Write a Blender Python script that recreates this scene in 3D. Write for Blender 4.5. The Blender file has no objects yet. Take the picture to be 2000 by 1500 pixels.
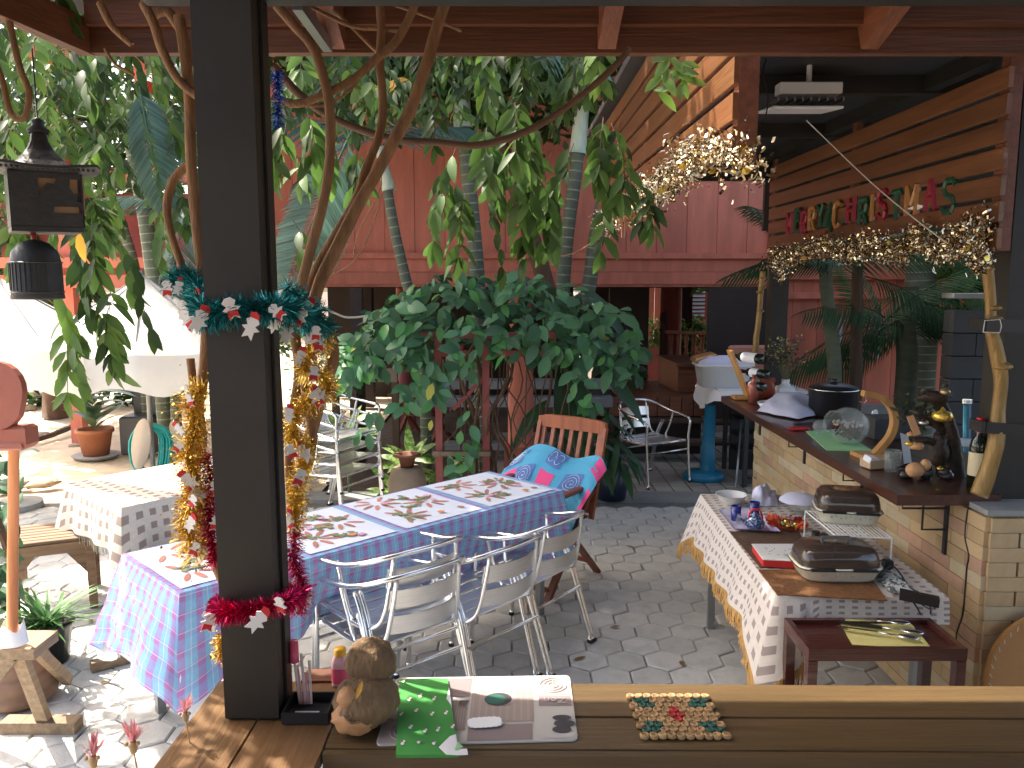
import bpy, math, random
from math import pi, sin, cos, sqrt, atan2, radians, floor
from mathutils import Vector, Matrix, noise as mnoise
random.seed(11)
D = bpy.data
COL = bpy.context.scene.collection
SC = bpy.context.scene

# ------------------------------------------------------------------ camera, light, exposure
FPX = 1600.0
PITCH = math.atan(213.0 / FPX)
EYE = 2.0
cd = D.cameras.new("camera"); cam = D.objects.new("camera", cd); COL.objects.link(cam)
cd.sensor_width = 36.0; cd.lens = FPX / 2000.0 * 36.0
cd.clip_start = 0.05; cd.clip_end = 400
cam.location = (0, 0, EYE); cam.rotation_euler = (pi / 2 - PITCH, 0, 0)
SC.camera = cam

SUN_FROM = Vector((-0.52, 0.32, 0.79)).normalized()
sun_el = math.asin(SUN_FROM.z)
sun_az = math.atan2(SUN_FROM.x, SUN_FROM.y)
w = D.worlds.new("World"); SC.world = w; w.use_nodes = True
wn = w.node_tree.nodes; wl = w.node_tree.links
bg = wn["Background"]; bg.inputs[1].default_value = 0.15
sky = wn.new("ShaderNodeTexSky"); sky.sky_type = 'NISHITA'; sky.sun_disc = False
sky.sun_elevation = sun_el; sky.sun_rotation = sun_az
sky.air_density = 0.75; sky.dust_density = 4.0; sky.ozone_density = 0.4
tint = wn.new("ShaderNodeMix"); tint.data_type = 'RGBA'; tint.blend_type = 'MULTIPLY'; tint.inputs[0].default_value = 1.0
tint.inputs[7].default_value = (1.06, 1.0, 0.91, 1)   # hazy tropical sky, warmer than clear blue
wl.new(sky.outputs[0], tint.inputs[6]); wl.new(tint.outputs[2], bg.inputs[0])
sd = D.lights.new("sun", 'SUN'); so = D.objects.new("sun", sd); COL.objects.link(so)
sd.energy = 3.0; sd.angle = radians(0.5); sd.color = (1.0, 0.93, 0.82)
so.rotation_euler = (-SUN_FROM).to_track_quat('-Z', 'Y').to_euler()
so.location = (-6, 4, 9)
vs = SC.view_settings
vs.view_transform = 'Standard'; vs.look = 'None'; vs.exposure = 2.2; vs.gamma = 1.0
vs.use_curve_mapping = False
SC.cycles.max_bounces = 8
SC.cycles.diffuse_bounces = 4
SC.cycles.transparent_max_bounces = 8

# ------------------------------------------------------------------ pixel rays -> world points
def ray(u, v):
    x = (u - 1000) / FPX; y = (750 - v) / FPX
    return (x, cos(PITCH) + y * sin(PITCH), -sin(PITCH) + y * cos(PITCH))
def pz(u, v, z):
    d = ray(u, v); t = (z - EYE) / d[2]; return Vector((d[0] * t, d[1] * t, z))
def py(u, v, Y):
    d = ray(u, v); t = Y / d[1]; return Vector((d[0] * t, Y, EYE + d[2] * t))
def px(u, v, X):
    d = ray(u, v); t = X / d[0]; return Vector((X, d[1] * t, EYE + d[2] * t))

# ------------------------------------------------------------------ materials
MATS = {}
def mat(name, col, rough=0.6, metal=0.0, var=0.0, scale=6.0, stretch=None, bump=0.0, bscale=None,
        spec=0.5, island=0.0, objvar=0.0, trans=0.0, transmission=0.0, coat=0.0, col2=None, fac2=(0.45, 0.62),
        alpha=None, sheen=0.0, detail=5.0):
    if name in MATS: return MATS[name]
    m = D.materials.new(name); m.use_nodes = True; MATS[name] = m
    nt = m.node_tree; n = nt.nodes; l = nt.links
    bs = n["Principled BSDF"]; out = n["Material Output"]
    bs.inputs["Roughness"].default_value = rough
    bs.inputs["Metallic"].default_value = metal
    bs.inputs["Specular IOR Level"].default_value = spec
    bs.inputs["Coat Weight"].default_value = coat
    bs.inputs["Transmission Weight"].default_value = transmission
    if transmission: bs.inputs["IOR"].default_value = 1.4
    base = tuple(col) + (1,)
    bs.inputs["Base Color"].default_value = base
    m.diffuse_color = base
    tc = n.new("ShaderNodeTexCoord"); mp = n.new("ShaderNodeMapping")
    l.new(tc.outputs["Object"], mp.inputs[0])
    if stretch: mp.inputs["Scale"].default_value = stretch
    oi = n.new("ShaderNodeObjectInfo")
    cur = None
    if var or bump or col2:
        nz = n.new("ShaderNodeTexNoise"); nz.inputs["Scale"].default_value = scale
        nz.inputs["Detail"].default_value = detail; nz.inputs["Roughness"].default_value = 0.62
        nz.noise_dimensions = '4D'; l.new(mp.outputs[0], nz.inputs["Vector"])
        mw = n.new("ShaderNodeMath"); mw.operation = 'MULTIPLY'; mw.inputs[1].default_value = 37.0
        l.new(oi.outputs["Random"], mw.inputs[0]); l.new(mw.outputs[0], nz.inputs["W"])
    if col2:
        rp = n.new("ShaderNodeMapRange"); rp.inputs[1].default_value = fac2[0]; rp.inputs[2].default_value = fac2[1]
        l.new(nz.outputs[0], rp.inputs[0])
        mx = n.new("ShaderNodeMix"); mx.data_type = 'RGBA'
        mx.inputs[6].default_value = base; mx.inputs[7].default_value = tuple(col2) + (1,)
        l.new(rp.outputs[0], mx.inputs[0]); cur = mx.outputs[2]
    def val(src, amount, cur):
        mr = n.new("ShaderNodeMapRange"); mr.inputs[3].default_value = 1 - amount; mr.inputs[4].default_value = 1 + amount
        l.new(src, mr.inputs[0])
        hs = n.new("ShaderNodeHueSaturation"); hs.inputs["Color"].default_value = base
        if cur is not None: l.new(cur, hs.inputs["Color"])
        l.new(mr.outputs[0], hs.inputs["Value"]); return hs.outputs[0]
    if var:
        rr = n.new("ShaderNodeMapRange"); rr.inputs[1].default_value = 0.3; rr.inputs[2].default_value = 0.7
        l.new(nz.outputs[0], rr.inputs[0]); cur = val(rr.outputs[0], var, cur)
    if island:
        gi = n.new("ShaderNodeNewGeometry"); cur = val(gi.outputs["Random Per Island"], island, cur)
    if objvar: cur = val(oi.outputs["Random"], objvar, cur)
    if cur is not None: l.new(cur, bs.inputs["Base Color"])
    if bump:
        nb = n.new("ShaderNodeTexNoise"); nb.inputs["Scale"].default_value = bscale or scale * 3
        nb.inputs["Detail"].default_value = 4; l.new(mp.outputs[0], nb.inputs["Vector"])
        bp = n.new("ShaderNodeBump"); bp.inputs["Strength"].default_value = bump; bp.inputs["Distance"].default_value = 0.01
        l.new(nb.outputs[0], bp.inputs["Height"]); l.new(bp.outputs[0], bs.inputs["Normal"])
    if trans:
        tr = n.new("ShaderNodeBsdfTranslucent"); ms = n.new("ShaderNodeMixShader"); ms.inputs[0].default_value = trans
        if cur is not None:
            l.new(cur, tr.inputs[0])
        else: tr.inputs[0].default_value = base
        l.new(bs.outputs[0], ms.inputs[1]); l.new(tr.outputs[0], ms.inputs[2]); l.new(ms.outputs[0], out.inputs[0])
    if alpha is not None:
        tp = n.new("ShaderNodeBsdfTransparent"); ms = n.new("ShaderNodeMixShader"); ms.inputs[0].default_value = alpha
        l.new(tp.outputs[0], ms.inputs[1]); l.new(bs.outputs[0], ms.inputs[2]); l.new(ms.outputs[0], out.inputs[0])
    return m

def wood(name, col, axis=1, rough=0.5, dark=0.55, scale=3.0, coat=0.0, objvar=0.18, bump=0.25):
    s = [14, 14, 14]; s[axis] = 0.8
    c2 = tuple(c * dark for c in col)
    return mat(name, col, rough=rough, col2=c2, fac2=(0.38, 0.68), scale=scale, stretch=tuple(s), bump=bump,
               bscale=scale * 3, objvar=objvar, coat=coat, detail=8)

black_steel = mat("black_steel", (0.019, 0.017, 0.013), rough=0.5, var=0.3, scale=7, bump=0.08, bscale=25)
red_paint = mat("red_house_paint", (0.56, 0.165, 0.10), rough=0.6, var=0.22, scale=2.5, stretch=(3, 3, .5), objvar=0.10, bump=0.2, bscale=20)
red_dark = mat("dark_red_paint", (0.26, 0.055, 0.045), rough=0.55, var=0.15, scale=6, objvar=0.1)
brown_beam = wood("brown_beam_wood", (0.15, 0.055, 0.026), axis=0, rough=0.45)
brown_beam_y = wood("brown_rafter_wood", (0.20, 0.068, 0.032), axis=1, rough=0.45)
slat_wood = wood("varnished_slat_wood", (0.175, 0.070, 0.027), axis=1, rough=0.35, coat=0.3, dark=0.62, objvar=0.22)
counter_wood = wood("counter_wood", (0.115, 0.072, 0.032), axis=0, rough=0.38, dark=0.7, objvar=0.12, coat=0.15)
counter_wood_y = wood("counter_wood_lengthwise", (0.155, 0.082, 0.034), axis=1, rough=0.38, dark=0.7, objvar=0.12, coat=0.15)
shelf_wood = wood("dark_shelf_wood", (0.10, 0.035, 0.02), axis=1, rough=0.3, coat=0.4)
trolley_wood = wood("dark_red_trolley_wood", (0.075, 0.018, 0.013), axis=0, rough=0.3, coat=0.4)
teak = wood("orange_teak", (0.38, 0.11, 0.045), axis=2, rough=0.45)
teak_dark = wood("reddish_teak", (0.24, 0.07, 0.035), axis=2, rough=0.45)
grey_wood = wood("weathered_wood", (0.30, 0.21, 0.13), axis=1, rough=0.8, dark=0.55)
stool_wood = wood("weathered_stool_wood", (0.26, 0.155, 0.09), axis=0, rough=0.75, dark=0.5)
pine = wood("pale_varnished_pine", (0.62, 0.33, 0.11), axis=2, rough=0.35, coat=0.3, dark=0.75)
deck_wood = wood("red_brown_deck_wood", (0.28, 0.10, 0.05), axis=0, rough=0.45)
old_wood = wood("old_brown_wood", (0.11, 0.065, 0.04), axis=2, rough=0.7)
dark_roof = mat("dark_roof_board", (0.06, 0.05, 0.05), rough=0.7, var=0.2, scale=3)
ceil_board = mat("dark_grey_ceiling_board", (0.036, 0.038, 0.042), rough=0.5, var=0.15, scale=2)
paver = mat("grey_concrete_paver", (0.54, 0.54, 0.51), rough=0.85, var=0.20, scale=9, bump=0.35, bscale=90, objvar=0.13, col2=(0.36, 0.36, 0.33), fac2=(0.55, 0.78))
joint = mat("dark_sand_joint", (0.16, 0.155, 0.14), rough=0.95, var=0.3, scale=30)
sqpaver = mat("brown_grey_square_paver", (0.36, 0.33, 0.29), rough=0.8, var=0.14, scale=8, objvar=0.14, bump=0.2, bscale=60)
concrete = mat("grey_concrete", (0.26, 0.265, 0.26), rough=0.85, var=0.15, scale=5, bump=0.2, bscale=40)
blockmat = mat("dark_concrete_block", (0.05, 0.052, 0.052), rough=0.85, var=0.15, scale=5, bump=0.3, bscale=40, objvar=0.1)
sand = mat("pale_sandy_soil", (0.68, 0.56, 0.40), rough=0.95, var=0.2, scale=4, bump=0.6, bscale=30, col2=(0.40, 0.30, 0.20), fac2=(0.45, 0.7))
soil = mat("dark_soil", (0.10, 0.07, 0.05), rough=0.95, var=0.3, scale=12, bump=0.6)
tile = mat("yellow_stone_tile", (0.52, 0.37, 0.20), rough=0.55, var=0.13, scale=10, bump=0.25, bscale=45, objvar=0.12, col2=(0.50, 0.33, 0.19), fac2=(0.55, 0.8))
tile_p = mat("pinkish_stone_tile", (0.50, 0.31, 0.20), rough=0.55, var=0.13, scale=10, bump=0.25, bscale=45, objvar=0.12)
tile_w = mat("pale_stone_tile", (0.56, 0.46, 0.29), rough=0.55, var=0.10, scale=10, bump=0.25, bscale=45, objvar=0.10)
grout = mat("tan_grout", (0.44, 0.34, 0.20), rough=0.9, var=0.2, scale=30)
alu = mat("polished_aluminium", (0.88, 0.88, 0.87), rough=0.2, metal=1.0, var=0.05, scale=20)
alu_b = mat("brushed_aluminium", (0.84, 0.84, 0.83), rough=0.34, metal=1.0, var=0.08, scale=8, stretch=(1, 1, 20), bump=0.05)
steel_leg = mat("grey_steel_leg", (0.30, 0.31, 0.32), rough=0.35, metal=0.8, var=0.1, scale=9)
rubber = mat("black_rubber", (0.02, 0.02, 0.02), rough=0.7)
white_p = mat("white_plastic", (0.78, 0.79, 0.78), rough=0.35, var=0.03)
cream_p = mat("cream_enamel", (0.72, 0.70, 0.55), rough=0.25, var=0.04, scale=20)
canvas_m = mat("white_canvas", (0.86, 0.85, 0.82), rough=0.9, var=0.07, scale=2.5, trans=0.4, bump=0.5, bscale=9)
blue_p = mat("blue_plastic", (0.02, 0.20, 0.34), rough=0.35)
green_hose = mat("teal_garden_hose", (0.02, 0.42, 0.38), rough=0.35, island=0.15)
terracotta = mat("terracotta", (0.36, 0.13, 0.06), rough=0.75, var=0.15, scale=10)
clay_red = mat("red_clay", (0.42, 0.085, 0.045), rough=0.5, var=0.15, scale=20, bump=0.2)
leaf_g = mat("vine_leaf_green", (0.070, 0.140, 0.030), rough=0.5, island=0.45, objvar=0.45, trans=0.45, spec=0.35)
leaf_y = mat("young_leaf_green", (0.15, 0.27, 0.05), rough=0.4, island=0.25, objvar=0.3, trans=0.45)
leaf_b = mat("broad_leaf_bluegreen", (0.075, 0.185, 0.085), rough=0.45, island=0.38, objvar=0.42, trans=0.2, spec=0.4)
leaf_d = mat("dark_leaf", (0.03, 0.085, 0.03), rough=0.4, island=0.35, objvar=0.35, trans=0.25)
leaf_bg = mat("garden_tree_leaf", (0.06, 0.125, 0.03), rough=0.5, island=0.4, trans=0.4)
leaf_v = mat("cream_variegated_leaf", (0.38, 0.50, 0.16), rough=0.4, objvar=0.2, trans=0.3, col2=(0.10, 0.25, 0.05), fac2=(0.45, 0.55), scale=25)
yellow_leaf = mat("yellow_dead_leaf", (0.65, 0.35, 0.05), rough=0.5, trans=0.3)
palm_b = mat("blue_green_palm_leaf", (0.09, 0.17, 0.14), rough=0.55, spec=0.3, island=0.3, trans=0.25)
palm_g = mat("green_palm_leaf", (0.028, 0.075, 0.028), rough=0.55, spec=0.25, island=0.3, trans=0.25)
bark = mat("orange_brown_vine_bark", (0.24, 0.125, 0.055), rough=0.85, var=0.4, scale=9, stretch=(5, 5, 1), bump=0.5, bscale=50)
bark_d = mat("dark_vine_bark", (0.12, 0.065, 0.035), rough=0.8, var=0.25, scale=9, bump=0.5, bscale=50)
trunk_g = mat("grey_green_palm_trunk", (0.10, 0.115, 0.075), rough=0.75, var=0.25, scale=6, stretch=(1, 1, 4), bump=0.3)
trunk_p = mat("pale_palm_sheath", (0.50, 0.56, 0.42), rough=0.6, var=0.15, scale=6, stretch=(4, 4, 1))
ring_m = mat("pale_trunk_ring", (0.24, 0.25, 0.19), rough=0.85, var=0.4, scale=12)
drift = mat("gold_painted_driftwood", (0.27, 0.165, 0.05), rough=0.42, metal=0.25, var=0.3, scale=9, stretch=(3, 3, .7), bump=0.5, bscale=35)
black_m = mat("black_cast_iron", (0.030, 0.030, 0.030), rough=0.5, var=0.2, scale=20, bump=0.3, bscale=60)
black_p = mat("black_plastic", (0.018, 0.018, 0.02), rough=0.35)
glass = mat("clear_glass", (0.55, 0.60, 0.58), rough=0.03, spec=1.0, alpha=0.22)
brown_glass = mat("brown_translucent_lid", (0.075, 0.052, 0.04), rough=0.10, spec=0.8, alpha=0.72)
wine_glass = mat("dark_wine_bottle", (0.012, 0.02, 0.012), rough=0.08, spec=0.7)
paper_w = mat("white_paper", (0.80, 0.81, 0.83), rough=0.8, var=0.03)
cloth_lav = mat("pale_lavender_cloth", (0.66, 0.66, 0.80), rough=0.9, var=0.10, scale=14, col2=(0.50, 0.52, 0.74), fac2=(0.55, 0.7), bump=0.1)
cloth_w = mat("white_cloth", (0.78, 0.78, 0.82), rough=0.9, var=0.05, scale=10)
fringe_m = mat("golden_fringe_yarn", (0.58, 0.34, 0.11), rough=0.85, island=0.2)
rattan = mat("brown_rattan", (0.20, 0.09, 0.035), rough=0.6, var=0.35, scale=60, bump=0.6, bscale=80)
wicker = mat("orange_woven_bamboo", (0.46, 0.23, 0.07), rough=0.6, var=0.12, scale=50, stretch=(1, 1, 12), bump=0.4, bscale=60)
coco = mat("coconut_husk", (0.19, 0.115, 0.055), rough=0.8, var=0.35, scale=25, stretch=(2, 2, .6), bump=0.8, bscale=60)
coco_l = mat("carved_pale_coconut", (0.46, 0.24, 0.11), rough=0.55, var=0.15, scale=20, bump=0.3)
red_m = mat("red_felt", (0.62, 0.03, 0.03), rough=0.7)
white_f = mat("white_felt", (0.78, 0.76, 0.72), rough=0.85)
gold_f = mat("gold_tinsel_foil", (0.80, 0.55, 0.10), rough=0.28, metal=0.85, island=0.3, trans=0.0)
silver_f = mat("champagne_tinsel_foil", (0.62, 0.52, 0.36), rough=0.16, metal=1.0, island=0.5)
teal_f = mat("teal_tinsel_foil", (0.03, 0.26, 0.27), rough=0.28, metal=0.8, island=0.4)
mag_f = mat("magenta_tinsel_foil", (0.55, 0.01, 0.10), rough=0.28, metal=0.75, island=0.4)
gold_disc = mat("gold_foil_disc", (0.90, 0.62, 0.12), rough=0.25, metal=0.7)
pink_l = mat("pink_drink", (0.80, 0.12, 0.22), rough=0.25, var=0.05)
pink_s = mat("pale_pink_plastic", (0.80, 0.45, 0.50), rough=0.3)
yellow_p = mat("yellow_cap", (0.85, 0.45, 0.02), rough=0.4)
yellow_n = mat("yellow_napkin", (0.62, 0.55, 0.20), rough=0.9, var=0.08)
navy = mat("navy_glaze", (0.02, 0.03, 0.22), rough=0.2, coat=0.5)
teapot_m = mat("speckled_blue_glaze", (0.03, 0.06, 0.16), rough=0.25, coat=0.4, col2=(0.28, 0.36, 0.48), fac2=(0.52, 0.56), scale=90)
lilac = mat("lilac_tray_plastic", (0.60, 0.50, 0.80), rough=0.35, col2=(0.75, 0.76, 0.88), fac2=(0.45, 0.6), scale=8)
green_c = mat("green_printed_cloth", (0.06, 0.30, 0.06), rough=0.85, var=0.06, scale=12)
green_mat = mat("pale_green_mat", (0.32, 0.62, 0.30), rough=0.8)
zen_bg = mat("mauve_print", (0.26, 0.20, 0.20), rough=0.45)
zen_lt = mat("pale_print", (0.48, 0.46, 0.44), rough=0.45)
zen_md = mat("light_mauve_print", (0.38, 0.30, 0.29), rough=0.45)
zen_dk = mat("dark_grey_print", (0.05, 0.045, 0.05), rough=0.45)
zen_st = mat("sand_stripe_print", (0.32, 0.27, 0.24), rough=0.45)
zen_gr = mat("dark_green_print", (0.03, 0.12, 0.09), rough=0.45)
coaster_t = mat("tan_straw_disc", (0.36, 0.22, 0.10), rough=0.7, objvar=0.2, island=0.2, bump=0.4, bscale=80)
coaster_g = mat("green_straw_disc", (0.02, 0.085, 0.06), rough=0.7, objvar=0.2, island=0.2)
coaster_r = mat("red_straw_disc", (0.36, 0.02, 0.02), rough=0.7, objvar=0.2, island=0.2)
stone_m = mat("tan_garden_stone", (0.36, 0.28, 0.20), rough=0.85, var=0.2, scale=6, bump=0.5, bscale=20)
rope_m = mat("pale_rope", (0.55, 0.52, 0.44), rough=0.8)
pink_fl = mat("dried_pink_bract", (0.68, 0.32, 0.34), rough=0.7, island=0.25, trans=0.25)
tan_fl = mat("dried_tan_calyx", (0.50, 0.33, 0.16), rough=0.8)
wood_shell = mat("reddish_lacquer_wood", (0.36, 0.11, 0.07), rough=0.5, var=0.12, scale=6, bump=0.15)
pole_w = wood("orange_pole_wood", (0.55, 0.20, 0.07), axis=2, rough=0.5, dark=0.8)
louvre_m = mat("pale_louvre_paint", (0.42, 0.42, 0.46), rough=0.6)
dark_in = mat("dark_wood", (0.035, 0.022, 0.018), rough=0.7, var=0.2, scale=4)

def cloth_nodes(name, kind):
    m = D.materials.new(name); m.use_nodes = True; nt = m.node_tree; n = nt.nodes; l = nt.links
    bs = n["Principled BSDF"]; bs.inputs["Roughness"].default_value = 0.85
    uv = n.new("ShaderNodeUVMap"); sp = n.new("ShaderNodeSeparateXYZ"); l.new(uv.outputs[0], sp.inputs[0])
    def M(op, a, b=None):
        x = n.new("ShaderNodeMath"); x.operation = op
        for i, q in enumerate((a, b)):
            if q is None: continue
            if isinstance(q, (int, float)): x.inputs[i].default_value = q
            else: l.new(q, x.inputs[i])
        return x.outputs[0]
    def stripe(c, period, width, off=0.0):
        f = M('FRACT', M('ADD', M('DIVIDE', c, period), off)); return M('LESS_THAN', f, width)
    def mix(f, a, b):
        x = n.new("ShaderNodeMix"); x.data_type = 'RGBA'
        if isinstance(f, (int, float)): x.inputs[0].default_value = f
        else: l.new(f, x.inputs[0])
        for i, q in ((6, a), (7, b)):
            if isinstance(q, tuple): x.inputs[i].default_value = q + (1,)
            else: l.new(q, x.inputs[i])
        return x.outputs[2]
    U, V = sp.outputs[0], sp.outputs[1]
    if kind == 'plaid':
        P = 0.066
        c = (0.28, 0.54, 0.78)
        c = mix(stripe(V, P, 0.42, 0.5), c, (0.30, 0.46, 0.74))
        c = mix(M('MULTIPLY', stripe(U, P, 0.40), 0.70), c, (0.40, 0.26, 0.60))
        both = M('MULTIPLY', stripe(U, P, 0.36), stripe(V, P, 0.42, 0.5))
        c = mix(M('MULTIPLY', both, 0.8), c, (0.52, 0.19, 0.46))
        c = mix(M('MULTIPLY', stripe(U, P, 0.04, 0.32), 0.6), c, (0.75, 0.80, 0.88))
        c = mix(M('MULTIPLY', stripe(V, P, 0.05, 0.2), 0.6), c, (0.75, 0.80, 0.88))
    elif kind == 'check':
        P = 0.075
        c = (0.70, 0.64, 0.55)
        both = M('MULTIPLY', stripe(U, P, 0.5), stripe(V, P, 0.5))
        c = mix(both, c, (0.34, 0.27, 0.23))
    elif kind == 'smallcheck':
        P = 0.05
        c = (0.72, 0.66, 0.60)
        both = M('MULTIPLY', stripe(U, P, 0.45), stripe(V, P, 0.45))
        c = mix(both, c, (0.36, 0.30, 0.28))
    elif kind == 'batik':
        c = (0.10, 0.45, 0.68)
    elif kind == 'multistripe':
        c = (0.60, 0.62, 0.58)
        c = mix(stripe(U, 0.05, 0.3), c, (0.55, 0.25, 0.18)); c = mix(stripe(U, 0.07, 0.25, .3), c, (0.2, 0.35, 0.5))
    nz = n.new("ShaderNodeTexNoise"); nz.inputs["Scale"].default_value = 60; nz.inputs["Detail"].default_value = 3
    l.new(uv.outputs[0], nz.inputs["Vector"])
    mr = n.new("ShaderNodeMapRange"); mr.inputs[3].default_value = 0.85; mr.inputs[4].default_value = 1.15; l.new(nz.outputs[0], mr.inputs[0])
    hs = n.new("ShaderNodeHueSaturation")
    if isinstance(c, tuple): hs.inputs["Color"].default_value = c + (1,)
    else: l.new(c, hs.inputs["Color"])
    l.new(mr.outputs[0], hs.inputs["Value"]); l.new(hs.outputs[0], bs.inputs["Base Color"])
    bp = n.new("ShaderNodeBump"); bp.inputs["Strength"].default_value = 0.15; bp.inputs["Distance"].default_value = 0.004
    nw = n.new("ShaderNodeTexNoise"); nw.inputs["Scale"].default_value = 9; l.new(uv.outputs[0], nw.inputs["Vector"])
    l.new(nw.outputs[0], bp.inputs["Height"]); l.new(bp.outputs[0], bs.inputs["Normal"])
    tr = n.new("ShaderNodeBsdfTranslucent"); ms = n.new("ShaderNodeMixShader"); ms.inputs[0].default_value = 0.15
    l.new(hs.outputs[0], tr.inputs[0]); l.new(bs.outputs[0], ms.inputs[1]); l.new(tr.outputs[0], ms.inputs[2])
    l.new(ms.outputs[0], n["Material Output"].inputs[0])
    return m
plaid = cloth_nodes("blue_pink_plaid_cloth", 'plaid')
check = cloth_nodes("cream_checked_cloth", 'check')
smallcheck = cloth_nodes("cream_small_checked_cloth", 'smallcheck')
batik = cloth_nodes("bright_blue_batik_cloth", 'batik')
multistripe = cloth_nodes("striped_multicolour_cloth", 'multistripe')
batik_pink = mat("batik_pink", (0.85, 0.08, 0.25), rough=0.85)
batik_dark = mat("batik_slate_blue", (0.10, 0.20, 0.45), rough=0.85)
batik_white = mat("batik_white_line", (0.75, 0.80, 0.88), rough=0.85)
pr_white = mat("printed_white_cotton", (0.74, 0.78, 0.85), rough=0.85, var=0.04, scale=8)
pr_red = mat("printed_red_petal", (0.52, 0.21, 0.15), rough=0.85, island=0.25)
pr_green = mat("printed_olive_leaf", (0.25, 0.27, 0.13), rough=0.85, island=0.25)
pr_brown = mat("printed_brown_bud", (0.36, 0.22, 0.14), rough=0.85, island=0.25)
pr_pink = mat("printed_pink_square", (0.70, 0.38, 0.55), rough=0.85)
pr_orange = mat("printed_orange_disc", (0.80, 0.28, 0.10), rough=0.85)

# ------------------------------------------------------------------ mesh builder
def frame(p, t):
    t = Vector(t).normalized(); a = Vector((0, 0, 1)) if abs(t.z) < 0.9 else Vector((1, 0, 0))
    x = t.cross(a).normalized(); return x, x.cross(t).normalized()
class MB:
    def __init__(s): s.v = []; s.f = []; s.m = []; s.uv = {}; s.cm = 0
    def add(s, vs_, fs, uvs=None):
        o = len(s.v); s.v += [tuple(q) for q in vs_]; s.f += [tuple(i + o for i in f) for f in fs]; s.m += [s.cm] * len(fs)
        if uvs:
            for i, q in enumerate(uvs): s.uv[o + i] = q
        return o
    def mi(s, i): s.cm = i; return s
    def box(s, c, d, R=None, taper=1.0):
        x, y, z = d[0] / 2, d[1] / 2, d[2] / 2; t = taper
        P = [(-x, -y, -z), (x, -y, -z), (x, y, -z), (-x, y, -z), (-x * t, -y * t, z), (x * t, -y * t, z), (x * t, y * t, z), (-x * t, y * t, z)]
        c = Vector(c)
        P = [c + (R @ Vector(p) if R else Vector(p)) for p in P]
        s.add(P, [(3, 2, 1, 0), (4, 5, 6, 7), (0, 1, 5, 4), (1, 2, 6, 5), (2, 3, 7, 6), (3, 0, 4, 7)]); return s
    def bbox(s, a, b):
        return s.box([(a[i] + b[i]) / 2 for i in range(3)], [abs(b[i] - a[i]) for i in range(3)])
    def bevbox(s, c, d, b=0.004, R=None):
        x, y, z = d[0] / 2, d[1] / 2, d[2] / 2
        def ringp(hx, hy, zz): return [(-hx, -hy, zz), (hx, -hy, zz), (hx, hy, zz), (-hx, hy, zz)]
        c = Vector(c); R = R or Matrix.Identity(3)
        lay = [ringp(x - b, y - b, -z), ringp(x, y, -z + b), ringp(x, y, z - b), ringp(x - b, y - b, z)]
        P = [c + R @ Vector(p) for L in lay for p in L]; F = [(3, 2, 1, 0), (12, 13, 14, 15)]
        for k in range(3):
            for i in range(4):
                j = (i + 1) % 4; F.append((k * 4 + i, k * 4 + j, k * 4 + 4 + j, k * 4 + 4 + i))
        s.add(P, F); return s
    def bar(s, p0, p1, w_, h_, up=(0, 0, 1)):
        p0 = Vector(p0); p1 = Vector(p1); t = (p1 - p0); L = t.length; t.normalize(); up = Vector(up)
        if abs(t.dot(up)) > 0.98: up = Vector((0, 1, 0))
        x = t.cross(up).normalized(); z = x.cross(t).normalized()
        R = Matrix((x, t, z)).transposed(); return s.box((p0 + p1) / 2, (w_, L, h_), R)
    def tube(s, pts, r, seg=8, cap=True, flat=1.0):
        pts = [Vector(p) for p in pts]; n = len(pts); rs = r if isinstance(r, (list, tuple)) else [r] * n
        P = []; F = []; px_ = None
        for i, p in enumerate(pts):
            t = (pts[min(i + 1, n - 1)] - pts[max(i - 1, 0)])
            if t.length < 1e-9: t = Vector((0, 0, 1))
            t.normalize()
            if px_ is None: x, y = frame(p, t)
            else:
                x = (px_ - t * px_.dot(t));
                if x.length < 1e-6: x, y = frame(p, t)
                x.normalize(); y = x.cross(t)
            px_ = x
            for k in range(seg):
                a = 2 * pi * k / seg; P.append(p + (x * cos(a) + y * sin(a) * flat) * rs[i])
        for i in range(n - 1):
            for k in range(seg):
                k2 = (k + 1) % seg; F.append((i * seg + k, i * seg + k2, (i + 1) * seg + k2, (i + 1) * seg + k))
        if cap: F.append(tuple(range(seg))); F.append(tuple((n - 1) * seg + k for k in range(seg - 1, -1, -1)))
        s.add(P, F); return s
    def cyl(s, p0, p1, r0, r1=None, seg=12):
        return s.tube([p0, p1], [r0, r0 if r1 is None else r1], seg)
    def lathe(s, c, prof, seg=16, sx=1, sy=1, R=None, cap=False, a0=0, sq=None):
        c = Vector(c); P = []; F = []; n = len(prof)
        for (r, z) in prof:
            for k in range(seg):
                a = a0 + 2 * pi * k / seg; ca, sa = cos(a), sin(a)
                if sq:
                    q = 1.0 / ((abs(ca) ** sq + abs(sa) ** sq) ** (1.0 / sq)); ca *= q; sa *= q
                p = Vector((r * ca * sx, r * sa * sy, z)); P.append(c + (R @ p if R else p))
        for i in range(n - 1):
            for k in range(seg):
                k2 = (k + 1) % seg; F.append((i * seg + k, i * seg + k2, (i + 1) * seg + k2, (i + 1) * seg + k))
        if cap: F.append(tuple(range(seg - 1, -1, -1))); F.append(tuple((n - 1) * seg + k for k in range(seg)))
        s.add(P, F); return s
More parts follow.
